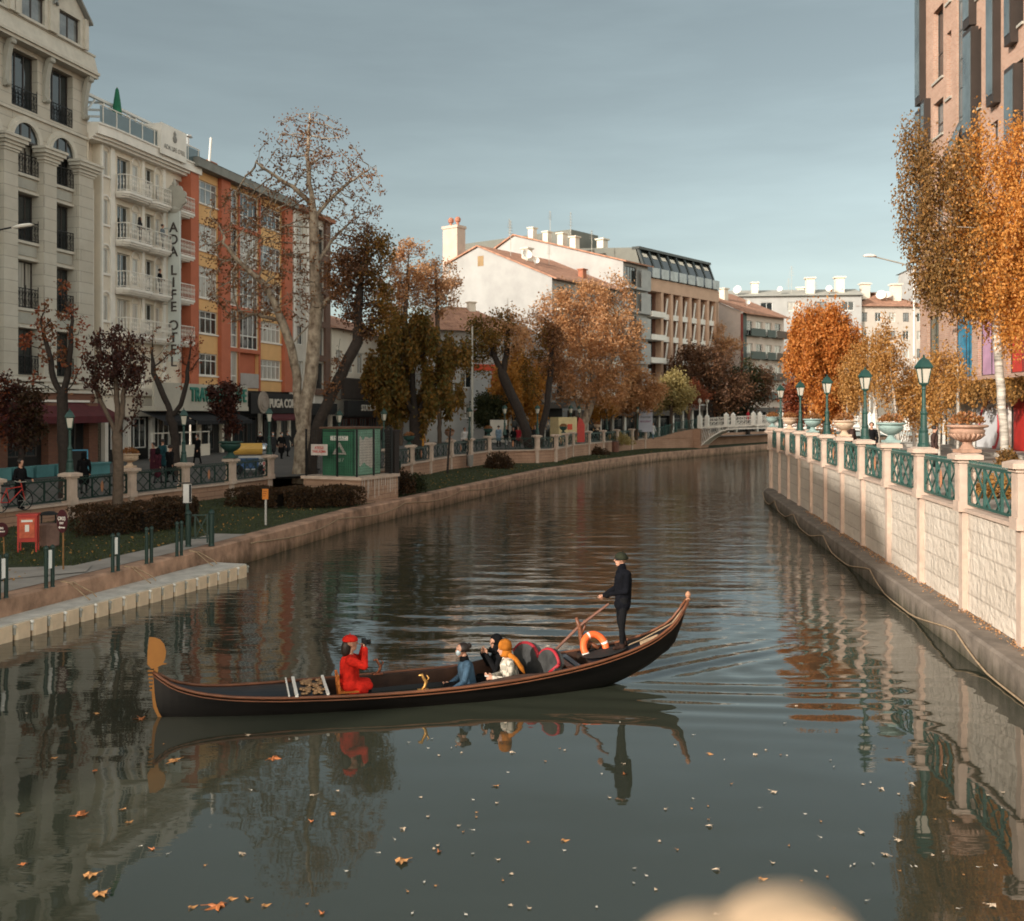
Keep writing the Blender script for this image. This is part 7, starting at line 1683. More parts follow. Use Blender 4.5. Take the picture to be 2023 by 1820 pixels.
M_birch = mat('white_birch_bark', (.10, .085, .07), .7, 0, .1, 3.2, .006, 20, col2=(.64, .58, .50), stretch=(.35, .35, 2.4))
LM = {
 'plane': leafmat('leaves_plane', [(.10, .04, .018), (.24, .09, .03), (.14, .06, .025), (.38, .17, .07), (.08, .035, .02), (.46, .24, .11)]),
 'syc': leafmat('leaves_sycamore', [(.44, .21, .085), (.66, .37, .18), (.34, .15, .06), (.74, .48, .28), (.54, .27, .10), (.40, .18, .06)]),
 'weep': leafmat('leaves_weeping', [(.58, .21, .04), (.70, .30, .07), (.40, .12, .02), (.74, .37, .11), (.48, .15, .025)], .48),
 'birch': leafmat('leaves_birch', [(.52, .26, .07), (.42, .22, .06), (.60, .33, .11), (.28, .17, .05), (.50, .21, .05)]),
 'big': leafmat('leaves_big_birch', [(.64, .26, .04), (.74, .37, .09), (.46, .17, .025), (.78, .45, .15), (.54, .25, .05)], .5),
 'bigolive': leafmat('leaves_olive_birch', [(.16, .09, .03), (.40, .22, .08), (.10, .07, .02), (.34, .15, .04), (.22, .15, .05)]),
 'green': leafmat('leaves_green_orange', [(.06, .08, .02), (.12, .12, .03), (.035, .05, .016), (.30, .14, .03), (.08, .095, .026), (.42, .19, .035), (.05, .07, .02)]),
 'greeno': leafmat('leaves_orange_green', [(.30, .13, .02), (.085, .085, .02), (.38, .17, .03), (.05, .06, .016), (.24, .10, .018)]),
 'purple': leafmat('leaves_purple', [(.028, .010, .011), (.055, .018, .016), (.018, .009, .010), (.09, .03, .02), (.035, .012, .012), (.20, .06, .02)]),
 'gold': leafmat('leaves_gold', [(.56, .25, .04), (.44, .18, .03), (.62, .32, .07), (.30, .16, .03)]),
 'olive': leafmat('leaves_pale_olive', [(.42, .34, .13), (.34, .26, .09), (.50, .40, .18), (.28, .18, .06)]),
 'brown': leafmat('leaves_brown', [(.11, .05, .03), (.17, .075, .04), (.07, .04, .024), (.24, .11, .05), (.06, .05, .022)]),
 'dgreen': leafmat('leaves_dark_green', [(.022, .036, .012), (.04, .05, .016), (.015, .024, .010), (.08, .07, .02)]),
 'rust': leafmat('leaves_rust_red', [(.24, .05, .025), (.34, .09, .035), (.15, .035, .02), (.42, .14, .05)]),
 'hedge': leafmat('leaves_hedge', [(.045, .024, .012), (.075, .035, .016), (.03, .022, .010), (.12, .05, .02), (.035, .035, .012)]),
 'pale': leafmat('leaves_pale_peach', [(.50, .28, .14), (.40, .20, .09), (.58, .36, .20)]),
}
TC = 0
def tree(label, cat, base, limbs, env, leaf, bark, natt, step, rb, nleaf, lsize, name='tree', rt=.012, infl=None, kill=None, depth=.8, up=.08, leafr=.05, droop=0., clump=.25, seed=None, flatpow=.5, grp=None, ldir=None, dens=None, sub_=.6):
    """base (x, Y, z); limbs and env in picture units at depth Y: env = (cx, cy, rx, ry[, weight])"""
    global TC; TC += 1
    rg = np.random.RandomState(seed or TC * 13); bx, Y, bz_ = base
    def W(p): v = P(p[0], p[1], Y + (p[2] if len(p) > 2 else 0)); return np.array(v)
    B = np.array([XY(bx, Y), Y, bz_])
    tr = []
    for i, l in enumerate(limbs):
        pts = [W(p) for p in l]
        if i == 0: pts[0] = B
        tr.append(pts)
    wts = np.array([e[4] if len(e) > 4 else e[2] * e[3] for e in env], float); wts /= wts.sum(); cnt = (wts * natt).astype(int) + 1
    att = []
    for e, c in zip(env, cnt):
        C = W((e[0], e[1])); s = Y / 2023; rx, ry = e[2] * s, e[3] * s; rd = depth * (rx + min(rx, ry)) / 2
        v = rg.normal(size=(c, 3)); v /= np.linalg.norm(v, axis=1, keepdims=True); v *= rg.uniform(0, 1, (c, 1)) ** flatpow
        att.append(C + v * np.array([rx, rd, ry]))
    att = np.vstack(att)
    nodes, par = grow(tr, att, step, infl or step * 9, kill or step * 1.6, rg, up)
    V, F, r, acc = tree_mesh(nodes, par, rb, rt)
    t = thing(name, label, cat, tuple(B), 0, grp)
    link('trunk', np_mesh('trunk', V - B, F, bark, smooth=True), t)
    tips = np.where((acc <= (4 if dens is None else dens)) & (np.arange(len(nodes)) > 5))[0]
    if len(tips) == 0: tips = np.arange(len(nodes))
    if sub_ < 1: tips = rg.choice(tips, max(3, int(len(tips) * sub_)), replace=False)
    k = rg.choice(tips, nleaf); jit = rg.normal(size=(nleaf, 3)) * clump
    P0 = nodes[k] + jit
    if droop:
        s = rg.uniform(0, 1, nleaf) ** 1.2 * droop; P0[:, 2] -= s; P0[:, :2] -= jit[:, :2] * .55
    ori = None
    if droop or ldir: ori = np.tile(np.array([0, 0, -1.1 if droop else ldir]), (nleaf, 1))
    lm = leaf if isinstance(leaf, list) else [leaf]
    Vl, Fl = leaves_np(P0, lsize, rg, ori)
    mi = None
    if len(lm) > 1:
        q = (P0[:, 0] - P0[:, 0].min()) / (np.ptp(P0[:, 0]) + 1e-9) + rg.normal(size=nleaf) * .1; mi = np.clip((q * len(lm)).astype(int), 0, len(lm) - 1)
    link('crown', np_mesh('crown', Vl - B, Fl, [LM[x] for x in lm], mi), t)
    return t
# ---- left bank
tree('tall half bare plane tree with pale mottled double trunk', 'tree', (592, 53.4, 1.2), [
    [(592, 950), (597, 905), (597, 868)], [(597, 868), (588, 800), (587, 750), (574, 683, -.3), (556, 634, -.5), (543, 600, -.6), (520, 560, -.8), (470, 515, -1.5), (440, 480, -2)],
    [(597, 868), (603, 800), (612, 755), (617, 709), (621, 655), (625, 601), (622, 540), (620, 484), (618, 417), (610, 349), (608, 293), (612, 225)],
    [(619, 430), (650, 395, .5), (690, 360, .8), (743, 327, 1)], [(616, 400), (590, 380, -.5), (540, 345, -1), (505, 320, -1.5)], [(622, 520), (660, 470, 1), (700, 430, 1.5)], [(625, 610), (665, 575, -.8), (715, 530, -1.5)], [(574, 690), (612, 640, .8), (640, 600, 1.4)], [(556, 640), (500, 620, 1), (450, 640, 1.6)]],
    [(612, 310, 100, 95, 1.5), (570, 390, 110, 75, 1.1), (490, 470, 100, 110, 3.4), (690, 390, 75, 85, .9), (530, 560, 135, 95, 2.4), (700, 520, 80, 110, 2.2)], 'plane', M_plane, 4800, .36, .46, 7600, .15, depth=.75, rt=.021, clump=.15, infl=5, kill=.46, up=.05, dens=5)
tree('dark leaning tree with brownish crown beside the plane tree', 'tree', (622, 52.2, 1.2), [[(618, 955), (614, 920), (626, 845), (650, 790), (681, 723), (706, 675), (709, 600), (712, 560)], [(706, 675), (735, 640, 1), (760, 600, 1.4)], [(650, 790), (665, 730, -.6), (672, 670, -.8)]], [(700, 560, 62, 95, 3), (735, 500, 50, 60, 1), (745, 610, 45, 70, 1.3)], ['plane', 'brown', 'greeno'], M_barkd, 1100, .36, .30, 9000, .15, rt=.012, clump=.22)
tree('small orange tree with wiry upright branches behind the green tree', 'tree', (790, 88, 1.9), [[(790, 850), (795, 740), (800, 640), (806, 520)]], [(806, 540, 48, 75, 2), (770, 590, 45, 55, 1)], 'syc', M_bark, 500, .5, .22, 5200, .22, rt=.016, clump=.28)
tree('second orange wiry tree in front of the square chimney', 'tree', (868, 90, 1.9), [[(868, 850), (868, 740), (864, 640), (862, 540)]], [(862, 570, 60, 60, 2)], ['syc', 'pale'], M_bark, 420, .5, .2, 4200, .22, rt=.016, clump=.28)
tree('big dense green and orange tree shading the street', 'tree', (822, 66, 1.75), [[(822, 890), (820, 820), (815, 760), (812, 690)], [(820, 820), (860, 760, 1), (880, 700, 2)], [(820, 820), (780, 760, -1), (760, 720, -1)]], [(815, 690, 75, 85, 3), (775, 745, 70, 80, 3), (860, 760, 66, 85, 3), (820, 790, 108, 45, 2.4), (895, 700, 40, 60, .8)], ['greeno', 'green', 'greeno', 'green', 'greeno'], M_barkd, 1500, .55, .42, 34000, .22, droop=.5, clump=.38, leafr=1, sub_=.45)
tree('tree with dark bent trunk and thin orange green crown', 'tree', (1046, 80.5, 1.9), [[(1046, 880), (1040, 855), (1023, 806), (1003, 765), (993, 741)], [(993, 741), (1001, 700), (1003, 661), (1008, 630)], [(993, 741), (975, 700), (968, 670)]], [(985, 665, 68, 55, 2), (940, 690, 45, 65, 1.2)], ['green', 'greeno', 'syc'], M_barkd, 520, .5, .40, 4600, .22, rt=.014, clump=.35)
tree('slender dark trunked tree with ochre tuft before the sycamore', 'tree', (1066, 82.5, 1.95), [[(1066, 878), (1070, 850), (1080, 806), (1087, 745), (1090, 702), (1091, 660)], [(1080, 806), (1050, 770), (1035, 745)]], [(1088, 665, 38, 45, 2), (1078, 720, 50, 40, 1)], ['greeno', 'plane'], M_barkd, 380, .42, .27, 3800, .2, rt=.013, clump=.3)
tree('golden weeping tree glowing behind the dark bent trunk', 'tree', (1030, 93, 1.95), [[(1030, 870), (1030, 800), (1025, 740), (1022, 700)]], [(1022, 745, 58, 60, 2), (990, 785, 38, 38, 1), (1062, 775, 36, 48, 1)], ['gold'], M_bark, 600, .55, .3, 11500, .24, droop=1.1, clump=.4)
tree('large orange sycamore with pale branches standing on the lawn', 'tree', (1146, 96, .9), [[(1146, 892), (1147, 870), (1154, 838), (1168, 795), (1182, 762), (1200, 720)], [(1150, 850), (1145, 810), (1129, 757), (1115, 735)], [(1168, 795), (1170, 740, 1), (1160, 680, 1.5)], [(1182, 762), (1215, 700, -1), (1240, 650, -1.4)]], [(1120, 655, 92, 85, 3), (1175, 640, 85, 90, 3), (1215, 690, 72, 75, 2), (1140, 745, 100, 60, 2), (1200, 770, 60, 40, 1), (1110, 590, 35, 40, .35), (1215, 590, 40, 50, .4)], 'syc', M_plane, 2600, .6, .46, 27000, .24, rt=.02, clump=.38, depth=.7)
tree('small orange brown tree beyond the sycamore', 'tree', (1257, 105, 1.95), [[(1257, 870), (1258, 840), (1260, 812), (1262, 780)]], [(1262, 772, 55, 42, 2), (1225, 790, 35, 30, .7)], 'syc', M_bark, 480, .55, .2, 7000, .26, rt=.016, clump=.35)
tree('small yellow tree under the sycamore edge', 'tree', (1184, 100, 1.95), [[(1184, 868), (1183, 840), (1186, 810)]], [(1188, 805, 32, 26, 1)], 'gold', M_bark, 200, .5, .14, 2200, .24, clump=.3)
tree('pale olive rounded tree before the footbridge', 'tree', (1325, 111, 2), [[(1325, 862), (1326, 830), (1328, 790)]], [(1328, 775, 44, 42, 2), (1300, 790, 26, 26, .6)], 'olive', M_bark, 480, .55, .2, 7600, .26, clump=.36)
tree('reddish brown bare umbrella shaped tree near the footbridge', 'tree', (1362, 114, 2), [[(1362, 862), (1361, 830), (1362, 800)]], [(1364, 778, 40, 24, 2)], 'rust', mat('reddish_bark', (.16, .075, .05), .9), 460, .5, .18, 3000, .16, rt=.02, clump=.3)
tree('broad dark brown tree above the footbridge', 'tree', (1405, 124, 2), [[(1405, 850), (1403, 810), (1400, 770)]], [(1385, 735, 78, 52, 2.4), (1430, 770, 60, 40, 1.4)], ['brown'], M_barkd, 900, .7, .3, 15000, .28, rt=.02, clump=.5)
tree('dark green tree at the far end of the footbridge', 'tree', (1478, 128, 2), [[(1478, 850), (1478, 800)]], [(1482, 762, 46, 54, 2), (1450, 790, 44, 40, 1)], ['dgreen', 'dgreen', 'brown'], M_barkd, 560, .7, .3, 10500, .28, clump=.5)
tree('orange treetop rising before the pinkish gable', 'tree', (1422, 134, 2), [[(1422, 840), (1422, 740), (1424, 690)]], [(1424, 680, 40, 34, 2), (1395, 690, 26, 26, .8)], 'pale', M_bark, 320, .7, .2, 4200, .26, clump=.4)
tree('dark shrubby conifer behind the group of people', 'tree', (965, 92, 1.95), [[(965, 850), (965, 800)]], [(965, 812, 38, 34, 2)], 'dgreen', M_barkd, 300, .5, .2, 5600, .22, clump=.35)
# pollards on the street and lawn
tree('dark pollard with sparse red leaves before the maroon awning', 'tree', (126, 40, 1.5), [[(126, 985), (127, 940), (126, 885), (124, 822), (123, 785)], [(123, 785), (95, 765), (63, 752)], [(123, 785), (105, 745), (95, 690), (80, 640)], [(123, 785), (135, 735), (140, 680), (142, 620)], [(123, 785), (148, 750), (165, 715)]], [(120, 640, 55, 95, 3), (80, 690, 45, 60, 1), (155, 670, 35, 75, 1)], ['rust', 'plane', 'rust'], M_barkd, 520, .26, .21, 900, .15, rt=.009, up=.5, clump=.08, kill=.4)
tree('purple leaved tree with upright twigs rising from the hedge', 'tree', (231, 39.3, .9), [[(231, 1016), (233, 975), (234, 927), (232, 880), (231, 862)], [(231, 862), (215, 825), (194, 782), (185, 745)], [(231, 862), (232, 800), (228, 740)], [(231, 862), (242, 820), (243, 780), (255, 730)], [(231, 862), (258, 838), (272, 800)]], [(232, 715, 66, 72, 3), (200, 740, 40, 62, 1.4), (266, 735, 36, 62, 1.4)], 'purple', mat('grey_brown_bark', (.10, .07, .05), .9, 0, .35, 6, .015, 16), 1000, .2, .20, 3600, .13, rt=.011, up=.7, clump=.10, ldir=.9, dens=12, kill=.26, flatpow=.8)
tree('bare pollard with two limbs in front of the white hotel', 'tree', (350, 51, 1.6), [[(352, 948), (347, 906), (346, 864), (332, 801), (316, 765), (303, 738), (300, 700)], [(340, 830), (357, 800), (368, 760), (370, 735)]], [(300, 690, 32, 55, 1.4), (375, 690, 38, 60, 2), (335, 720, 30, 50, .8)], ['plane', 'rust'], M_barkd, 420, .3, .22, 520, .14, rt=.010, up=.6, clump=.08)
tree('small dark purple tree growing from the dark green urn', 'tree', (455, 47.5, 2.9), [[(455, 895), (452, 868), (448, 830), (445, 800)]], [(440, 790, 38, 48, 2), (452, 840, 26, 40, 1)], 'purple', M_barkd, 340, .26, .10, 3600, .13, rt=.009, up=.5, clump=.13, dens=14)
tree('dark red shrubby tree against the maroon awning', 'tree', (42, 47, 1.55), [[(42, 960), (42, 900), (40, 850)]], [(40, 820, 60, 70, 2), (10, 780, 40, 60, 1)], ['rust', 'purple', 'hedge'], M_barkd, 420, .35, .14, 4800, .16, rt=.01, clump=.2)
# ---- promenade side
tree('orange weeping tree with dense rounded crown', 'tree', (1632, 50, ZSR), [[(1632, 870), (1634, 800), (1628, 720), (1626, 650)], [(1634, 800), (1600, 740), (1590, 690)], [(1634, 800), (1660, 740), (1668, 690)]], [(1626, 665, 78, 66, 3), (1592, 710, 44, 70, 1.5), (1660, 715, 44, 70, 1.5), (1640, 780, 48, 50, 1)], 'weep', M_bark, 1100, .36, .2, 30000, .14, droop=.5, clump=.36, sub_=1, up=.1)
tree('rust red shrub tree beside the orange weeping tree', 'tree', (1574, 57, ZSR), [[(1578, 860), (1580, 810), (1580, 770)]], [(1580, 785, 32, 58, 2)], ['rust'], M_bark, 320, .36, .1, 5200, .15, clump=.22)
for i, (lab, x, Y, pts, env, nl) in enumerate((
  ('thin leaning birch with yellow leaves behind the third lamp', 1706, 47, [(1706, 868), (1698, 780), (1694, 740), (1690, 690)], [(1690, 735, 38, 60)], 3400),
  ('thin birch leaning by the fourth lamp, yellow crown', 1740, 46, [(1740, 880), (1730, 800), (1720, 735), (1714, 690)], [(1720, 715, 42, 62)], 3800),
  ('tall thin birch rising behind the pale green urn', 1778, 45, [(1778, 885), (1770, 815), (1760, 740), (1752, 676), (1750, 630)], [(1755, 720, 48, 80), (1790, 760, 40, 55)], 5400),
  ('short birch trunk in front of the orange weeping tree', 1674, 49, [(1674, 862), (1675, 800), (1680, 720)], [(1680, 760, 34, 52)], 2600),
  ('white birch with ochre leaves before the grey shopfront', 1856, 43, [(1856, 905), (1857, 810), (1866, 735), (1872, 690)], [(1862, 735, 52, 60), (1845, 790, 40, 50)], 4600),
  ('young birch stem before the white shop panel', 1892, 42, [(1892, 910), (1892, 830), (1892, 720)], [(1888, 745, 38, 36)], 1500),
  ('pale birch beside the tall street light', 1815, 48, [(1815, 895), (1812, 820), (1806, 740)], [(1810, 780, 44, 62)], 3800))):
    tree(lab, 'birch tree', (x, Y, ZSR), [pts], env, 'birch', M_birch, 320, .32, .07, nl, .105, name='birch_tree', droop=.4, clump=.27, sub_=.9, depth=1., grp='birches along the promenade')
tree('big weeping birch with thick white trunk before the brick building', 'birch tree', (1986, 41.5, ZSR), [[(1986, 925), (1984, 860), (1978, 790), (1972, 700), (1966, 620), (1958, 540), (1950, 450)], [(1966, 640), (1930, 590, 1), (1890, 540, 1.5)], [(1962, 600), (2000, 540, 1), (2025, 480, 1.4)]],
    [(1960, 420, 100, 150, 3.2), (2045, 400, 85, 190, 3), (1890, 430, 85, 130, 2.2), (1830, 400, 60, 130, .9), (1792, 310, 32, 85, .3), (1890, 540, 105, 70, 1.5), (2000, 600, 70, 90, 1.2), (1950, 560, 70, 60, 1.2), (1900, 335, 60, 60, .9), (1950, 290, 60, 80, .9)], ['bigolive', 'bigolive', 'big', 'big', 'big'], M_birch, 2800, .42, .17, 62000, .125, name='birch_tree', droop=.5, clump=.42, depth=.75, kill=.62, infl=4.5, dens=40, sub_=.7)

# ---- hedges, shrubs, climbing plants
def leafbox(name, label, cat, pts, w, h, z, leaf, n, size, seed, inner=M_dark):
    """hedge along a line of ground points"""
    rg = np.random.RandomState(seed); L = [Vector((*p, 0)) for p in pts]
    seg = [(a, b, (b - a).length) for a, b in zip(L, L[1:])]; tot = sum(s[2] for s in seg)
    out = []
    for a, b, l in seg:
        k = int(n * l / tot); t = rg.uniform(-.07, 1.07, k); d = (b - a).normalized(); nn = Vector((-d.y, d.x, 0))
        q = rg.uniform(-1, 1, k); hh = rg.uniform(0, 1, k); f = rg.randint(0, 3, k)
        q = np.where(f == 0, -1, np.where(f == 1, 1, q)); hh = np.where(f == 2, 1, hh)
        nx = .06 * np.sin(9 * t * l) * rg.uniform(.3, 1, k)
        base = np.array(a) + np.outer(t * l, np.array(d)) + np.outer(q * (w / 2 + nx), np.array(nn)); base[:, 2] = z + hh * h * (.93 + .1 * np.sin(t * l * 2.3)) + rg.normal(size=k) * .03
        out.append(base)
    P0 = np.vstack(out); V, F = leaves_np(P0, size, rg)
    o0 = np.array([L[0].x, L[0].y, z]); t = thing(name, label, cat, tuple(o0)); link('foliage', np_mesh('foliage', V - o0, F, LM[leaf]), t)
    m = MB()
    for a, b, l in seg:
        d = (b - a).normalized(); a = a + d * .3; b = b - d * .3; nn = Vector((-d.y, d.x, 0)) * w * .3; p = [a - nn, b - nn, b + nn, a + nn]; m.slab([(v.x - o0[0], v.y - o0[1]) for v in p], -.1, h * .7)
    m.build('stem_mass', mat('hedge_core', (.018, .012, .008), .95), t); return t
leafbox('hedge', 'clipped reddish brown hedge along the lawn under the purple tree', 'hedge', [(XY(150, 33.5), 33.5), (XY(262, 34.5), 34.5), (XY(335, 36.2), 36.2), (XY(352, 38.5), 38.5)], 1.3, .85, ZLAWN, 'hedge', 11000, .09, 5)
leafbox('hedge', 'low dark green hedge around the foot of the plane tree', 'hedge', [(XY(470, 44.2), 44.2), (XY(560, 43.6), 43.6), (XY(650, 44.4), 44.4), (XY(700, 45.2), 45.2)], 1.7, .7, ZLAWN, 'hedge', 13000, .09, 6)
def bush(label, x, Y, z, rx, rz, leaf, n, size, seed, name='shrub'):
    rg = np.random.RandomState(seed); v = rg.normal(size=(n, 3)); v /= np.linalg.norm(v, axis=1, keepdims=True); v[:, 2] = np.abs(v[:, 2]); v *= rg.uniform(.35, 1, (n, 1)) ** .6
    lob = 1 + .22 * np.sin(v[:, 0] * 7 + seed) * np.cos(v[:, 1] * 6)
    P0 = v * np.array([rx, rx * .8, rz]) * lob[:, None]; V, F = leaves_np(P0, size, rg); t = thing(name, label, 'shrub', (x, Y, z)); link('foliage', np_mesh('foliage', V, F, LM[leaf]), t)
    m = MB()
    for k in range(7): a = k * .9; m.tube([(0, 0, -.1), (.3 * rx * math.cos(a), .3 * rx * math.sin(a), rz * .4), (.7 * rx * math.cos(a), .6 * rx * math.sin(a), rz * .8)], [.03, .02, .008], 5)
    m.build('stem', M_barkd, t); return t
bush('dark bushy shrub at the corner of the plinth', XY(785, 50.5), 50.5, ZLAWN, .95, 1.2, 'hedge', 3600, .1, 3); bush('second dark shrub spreading beside the plinth', XY(815, 52), 52, ZLAWN, .8, .9, 'dgreen', 2400, .1, 4)
bush('low bush in front of the bulging wall', XY(985, 72.5), 72.5, ZLAWN, 1.1, 1.1, 'hedge', 2400, .13, 5); bush('low reddish bush around the sycamore foot', XY(1165, 94.5), 94.5, ZLAWN, 1.9, .75, 'hedge', 2800, .15, 6); bush('low dark bush beside the reddish one', XY(1122, 93), 93, ZLAWN, 1.2, .8, 'dgreen', 1600, .15, 7)
bush('yellow green climbing bush over the lattice before the ramp', XY(1222, 101.5), 101.5, 1.6, 1.5, 1.2, 'olive', 2400, .15, 8); bush('rose bush with pink flowers behind the end lattice panel', 11.9, 21.2, 2.75, .9, .95, 'greeno', 2600, .1, 9, 'rose_bush'); bush('smaller rose bush behind the next lattice panel', 12.3, 26, 2.75, .75, .6, 'birch', 1300, .1, 10, 'rose_bush'); bush('leafy weeds at the foot of the white birch trunk', XY(1990, 40.5), 40.5, ZSR, .5, .7, 'bigolive', 900, .12, 11)
tm = bpy.data.objects['rose_bush']; q = MB(); rg_ = random.Random(3)
for i in range(12): q.ball((rg_.uniform(-.7, .5), rg_.uniform(-.7, .1), rg_.uniform(.3, .95)), .055, 7)
q.build('blossom', mat('peach_rose', (.62, .26, .17), .7, var=.2), tm)
# climbing plant along the canopy of the brick building
iv = thing('climbing_plant', 'ochre climbing plant trailing along the dark canopy of the brick building', 'climbing plant', (*right_at(YC), 2.7), AR)
rg = np.random.RandomState(8); n = 7000; u = rg.uniform(uY(67), uY(47), n); s = rg.uniform(0, 1, n) ** 1.5; dl = .35 + .5 * np.sin(u * 1.7) ** 2 + .3 * np.sin(u * 4.1)
P0 = np.stack([u, -1.7 + rg.normal(size=n) * .16, 3.85 - s * (.4 + dl)], 1); V, F = leaves_np(P0, .17, rg, np.tile(np.array([0, 0, -.8]), (n, 1))); link('foliage', np_mesh('foliage', V, F, [LM['birch'], LM['bigolive']], rg.randint(0, 2, n)), iv)
# fallen leaves drifted against the foot of the sunlit wall
rg = np.random.RandomState(9); n = 1500; yy = rg.uniform(15, 45, n); off = np.abs(rg.normal(size=n)) * .13; P0 = np.stack([10.06 + .134 * (yy - 22.7) - .03 - off, yy, np.full(n, ZQR + .015)], 1)
V, F = leaves_np(P0, .05, rg, np.stack([rg.normal(size=n), rg.normal(size=n), np.zeros(n)], 1)); tag(link('fallen_leaves', np_mesh('fallen_leaves', V, F, LM['syc'])), 'drift of dry leaves along the foot of the sunlit wall', 'leaves', None, 'stuff')
rg = np.random.RandomState(10); n = 1100; yy = rg.uniform(22, 110, n) ; yy = 22 + (yy - 22) * rg.uniform(0, 1, n); f = rg.uniform(.1, .95, n)
xx = np.array([lq(y) - .6 + (fl(y) - lq(y) + .6) * q for y, q in zip(yy, f)]); P0 = np.stack([xx, yy, ZQL + (ZLAWN - ZQL) * f + .03], 1); V, F = leaves_np(P0, .09, rg, np.stack([rg.normal(size=n), rg.normal(size=n), np.zeros(n)], 1)); tag(link('lawn_leaves', np_mesh('lawn_leaves', V, F, LM['birch'])), 'yellow leaves scattered over the lawn', 'leaves', None, 'stuff')
# grass blades
rg = np.random.RandomState(12); n = 70000; yy = 22 + 88 * rg.uniform(0, 1, n) ** 1.8; f = rg.uniform(.02, .99, n); xs_ = np.array([(lq(y), fl(y)) for y in yy]); xx = xs_[:, 0] - .58 + (xs_[:, 1] - xs_[:, 0] + .5) * f
P0 = np.stack([xx, yy, ZQL - .04 + (ZLAWN + .06 - ZQL) * f], 1); 
inpath = (yy < 34.4) & (xx > xs_[:, 0] - 1.62); inpath |= (yy < 27.3) & (yy > 24.2) & (xx < -11)
P0 = P0[~inpath]; V, F = leaves_np(P0, .085, rg, np.tile(np.array([0, 0, 1.4]), (len(P0), 1)), .22)
tag(link('grass', np_mesh('grass', V, F, leafmat('grass_blades', [(.035, .052, .012), (.06, .07, .018), (.022, .036, .010), (.09, .085, .03)], .25))), 'short dull green grass of the bank lawn', 'grass', None, 'stuff')

# ================================================================ leaves floating on the water, one object each
def maple(scale, lobes=7, curl=.2, seed=0):
    rg = random.Random(seed); mb = MB(); pts = []; a0 = rg.uniform(0, 6); sx = rg.uniform(.55, 1.1)
    n = lobes * 2
    for i in range(n):
        a = 2 * PI * (i + rg.uniform(-.25, .25)) / n; r = (1 if i % 2 == 0 else rg.uniform(.4, .7)) * rg.uniform(.6, 1.15) * (1 + .35 * math.cos(a - a0))
        pts.append((r * .42 * math.cos(a) * scale, r * .42 * math.sin(a) * scale * sx, rg.uniform(-.25, curl) * scale * .35))
    mb.add([(.03 * scale, .05 * scale, .02 * scale)] + pts, [(0, i, i + 1 if i < n else 1) for i in range(1, n + 1)])
    mb.tube([(pts[0][0] * .3, pts[0][1] * .3, .004), (pts[0][0] * 1.5, pts[0][1] * 1.5 + .1 * scale, .01)], .012 * scale, 4)
    return mb
lmats = [mat('floating_leaf_rust', (.40, .13, .04), .6, var=.3, vs=20), mat('floating_leaf_ochre', (.46, .22, .08), .6, var=.3, vs=20), mat('floating_leaf_pale', (.55, .42, .30), .55, var=.15, vs=20), mat('floating_leaf_speck', (.62, .56, .48), .5, var=.1)]
big = [maple(.27, 7, .22, s).mesh('floating_leaf', lmats[i]) for i, s in ((0, 1), (1, 2), (0, 3), (1, 5), (0, 6))]; mid = [maple(.13, 5, .3, s + 9).mesh('floating_leaf', lmats[i]) for i, s in ((0, 1), (1, 2), (2, 3), (2, 4))]; small = [maple(.06, 3, .3, s + 20).mesh('floating_leaf', lmats[i]) for i, s in ((1, 1), (3, 2), (3, 3), (2, 4))]
FLG = 'fallen leaves floating on the canal'
def fleaf(me, x, y, lab, z=.012, rot=None):
    Y = CAMZ * 2023 / (y - 812); X = XY(x, Y); zz_ = water_h(X, Y) if 7 < Y < 66 and -16 < X < 18 else 0
    o = link('floating_leaf', me, None, (X, Y, zz_ + z), rnd.uniform(0, 6.28) if rot is None else rot); tag(o, lab, 'leaf', FLG); return o
L1, L2, L3 = 'large dry orange maple leaf floating on the dark water', 'curled tan leaf floating on the water', 'tiny pale leaf speck floating on the water'
bigs = [(278, 1422), (195, 1770), (540, 1498), (345, 1503), (160, 1612), (1530, 1566), (790, 1703), (430, 1790), (1404, 1634), (1960, 1790), (1418, 1720), (175, 1732), (1740, 1560), (1748, 1690)]
for i, (x, y) in enumerate(bigs): fleaf(big[i % 5] if x < 900 else mid[2 + i % 2], x, y, L1 if x < 900 else L2)
rl_ = random.Random(21)
for i in range(80):
    x = rl_.uniform(0, 2000); y = 1340 + 470 * rl_.random() ** .8
    if 300 < x < 1330 and y < 1445: continue
    if x > 1540 and y < 1260 + (x - 1540) * .55: continue
    fleaf(mid[rl_.randrange(2)] if x < 900 and rl_.random() < .55 else mid[rl_.randrange(4)] if rl_.random() < .3 else small[rl_.randrange(4)], x, y, L2)
for i in range(75):
    x = rl_.uniform(640, 1990); y = 1420 + 390 * rl_.random()
    if x > 1540 and y < 1300 + (x - 1540) * .6: continue
    fleaf(small[rl_.randrange(4)], x, y, L3)
for o in [o for o in bpy.data.objects if o.name.startswith('floating_leaf')]:
    if max(o.dimensions) < .11: o['label'] = L3
    elif max(o.dimensions) < .26: o['label'] = L2

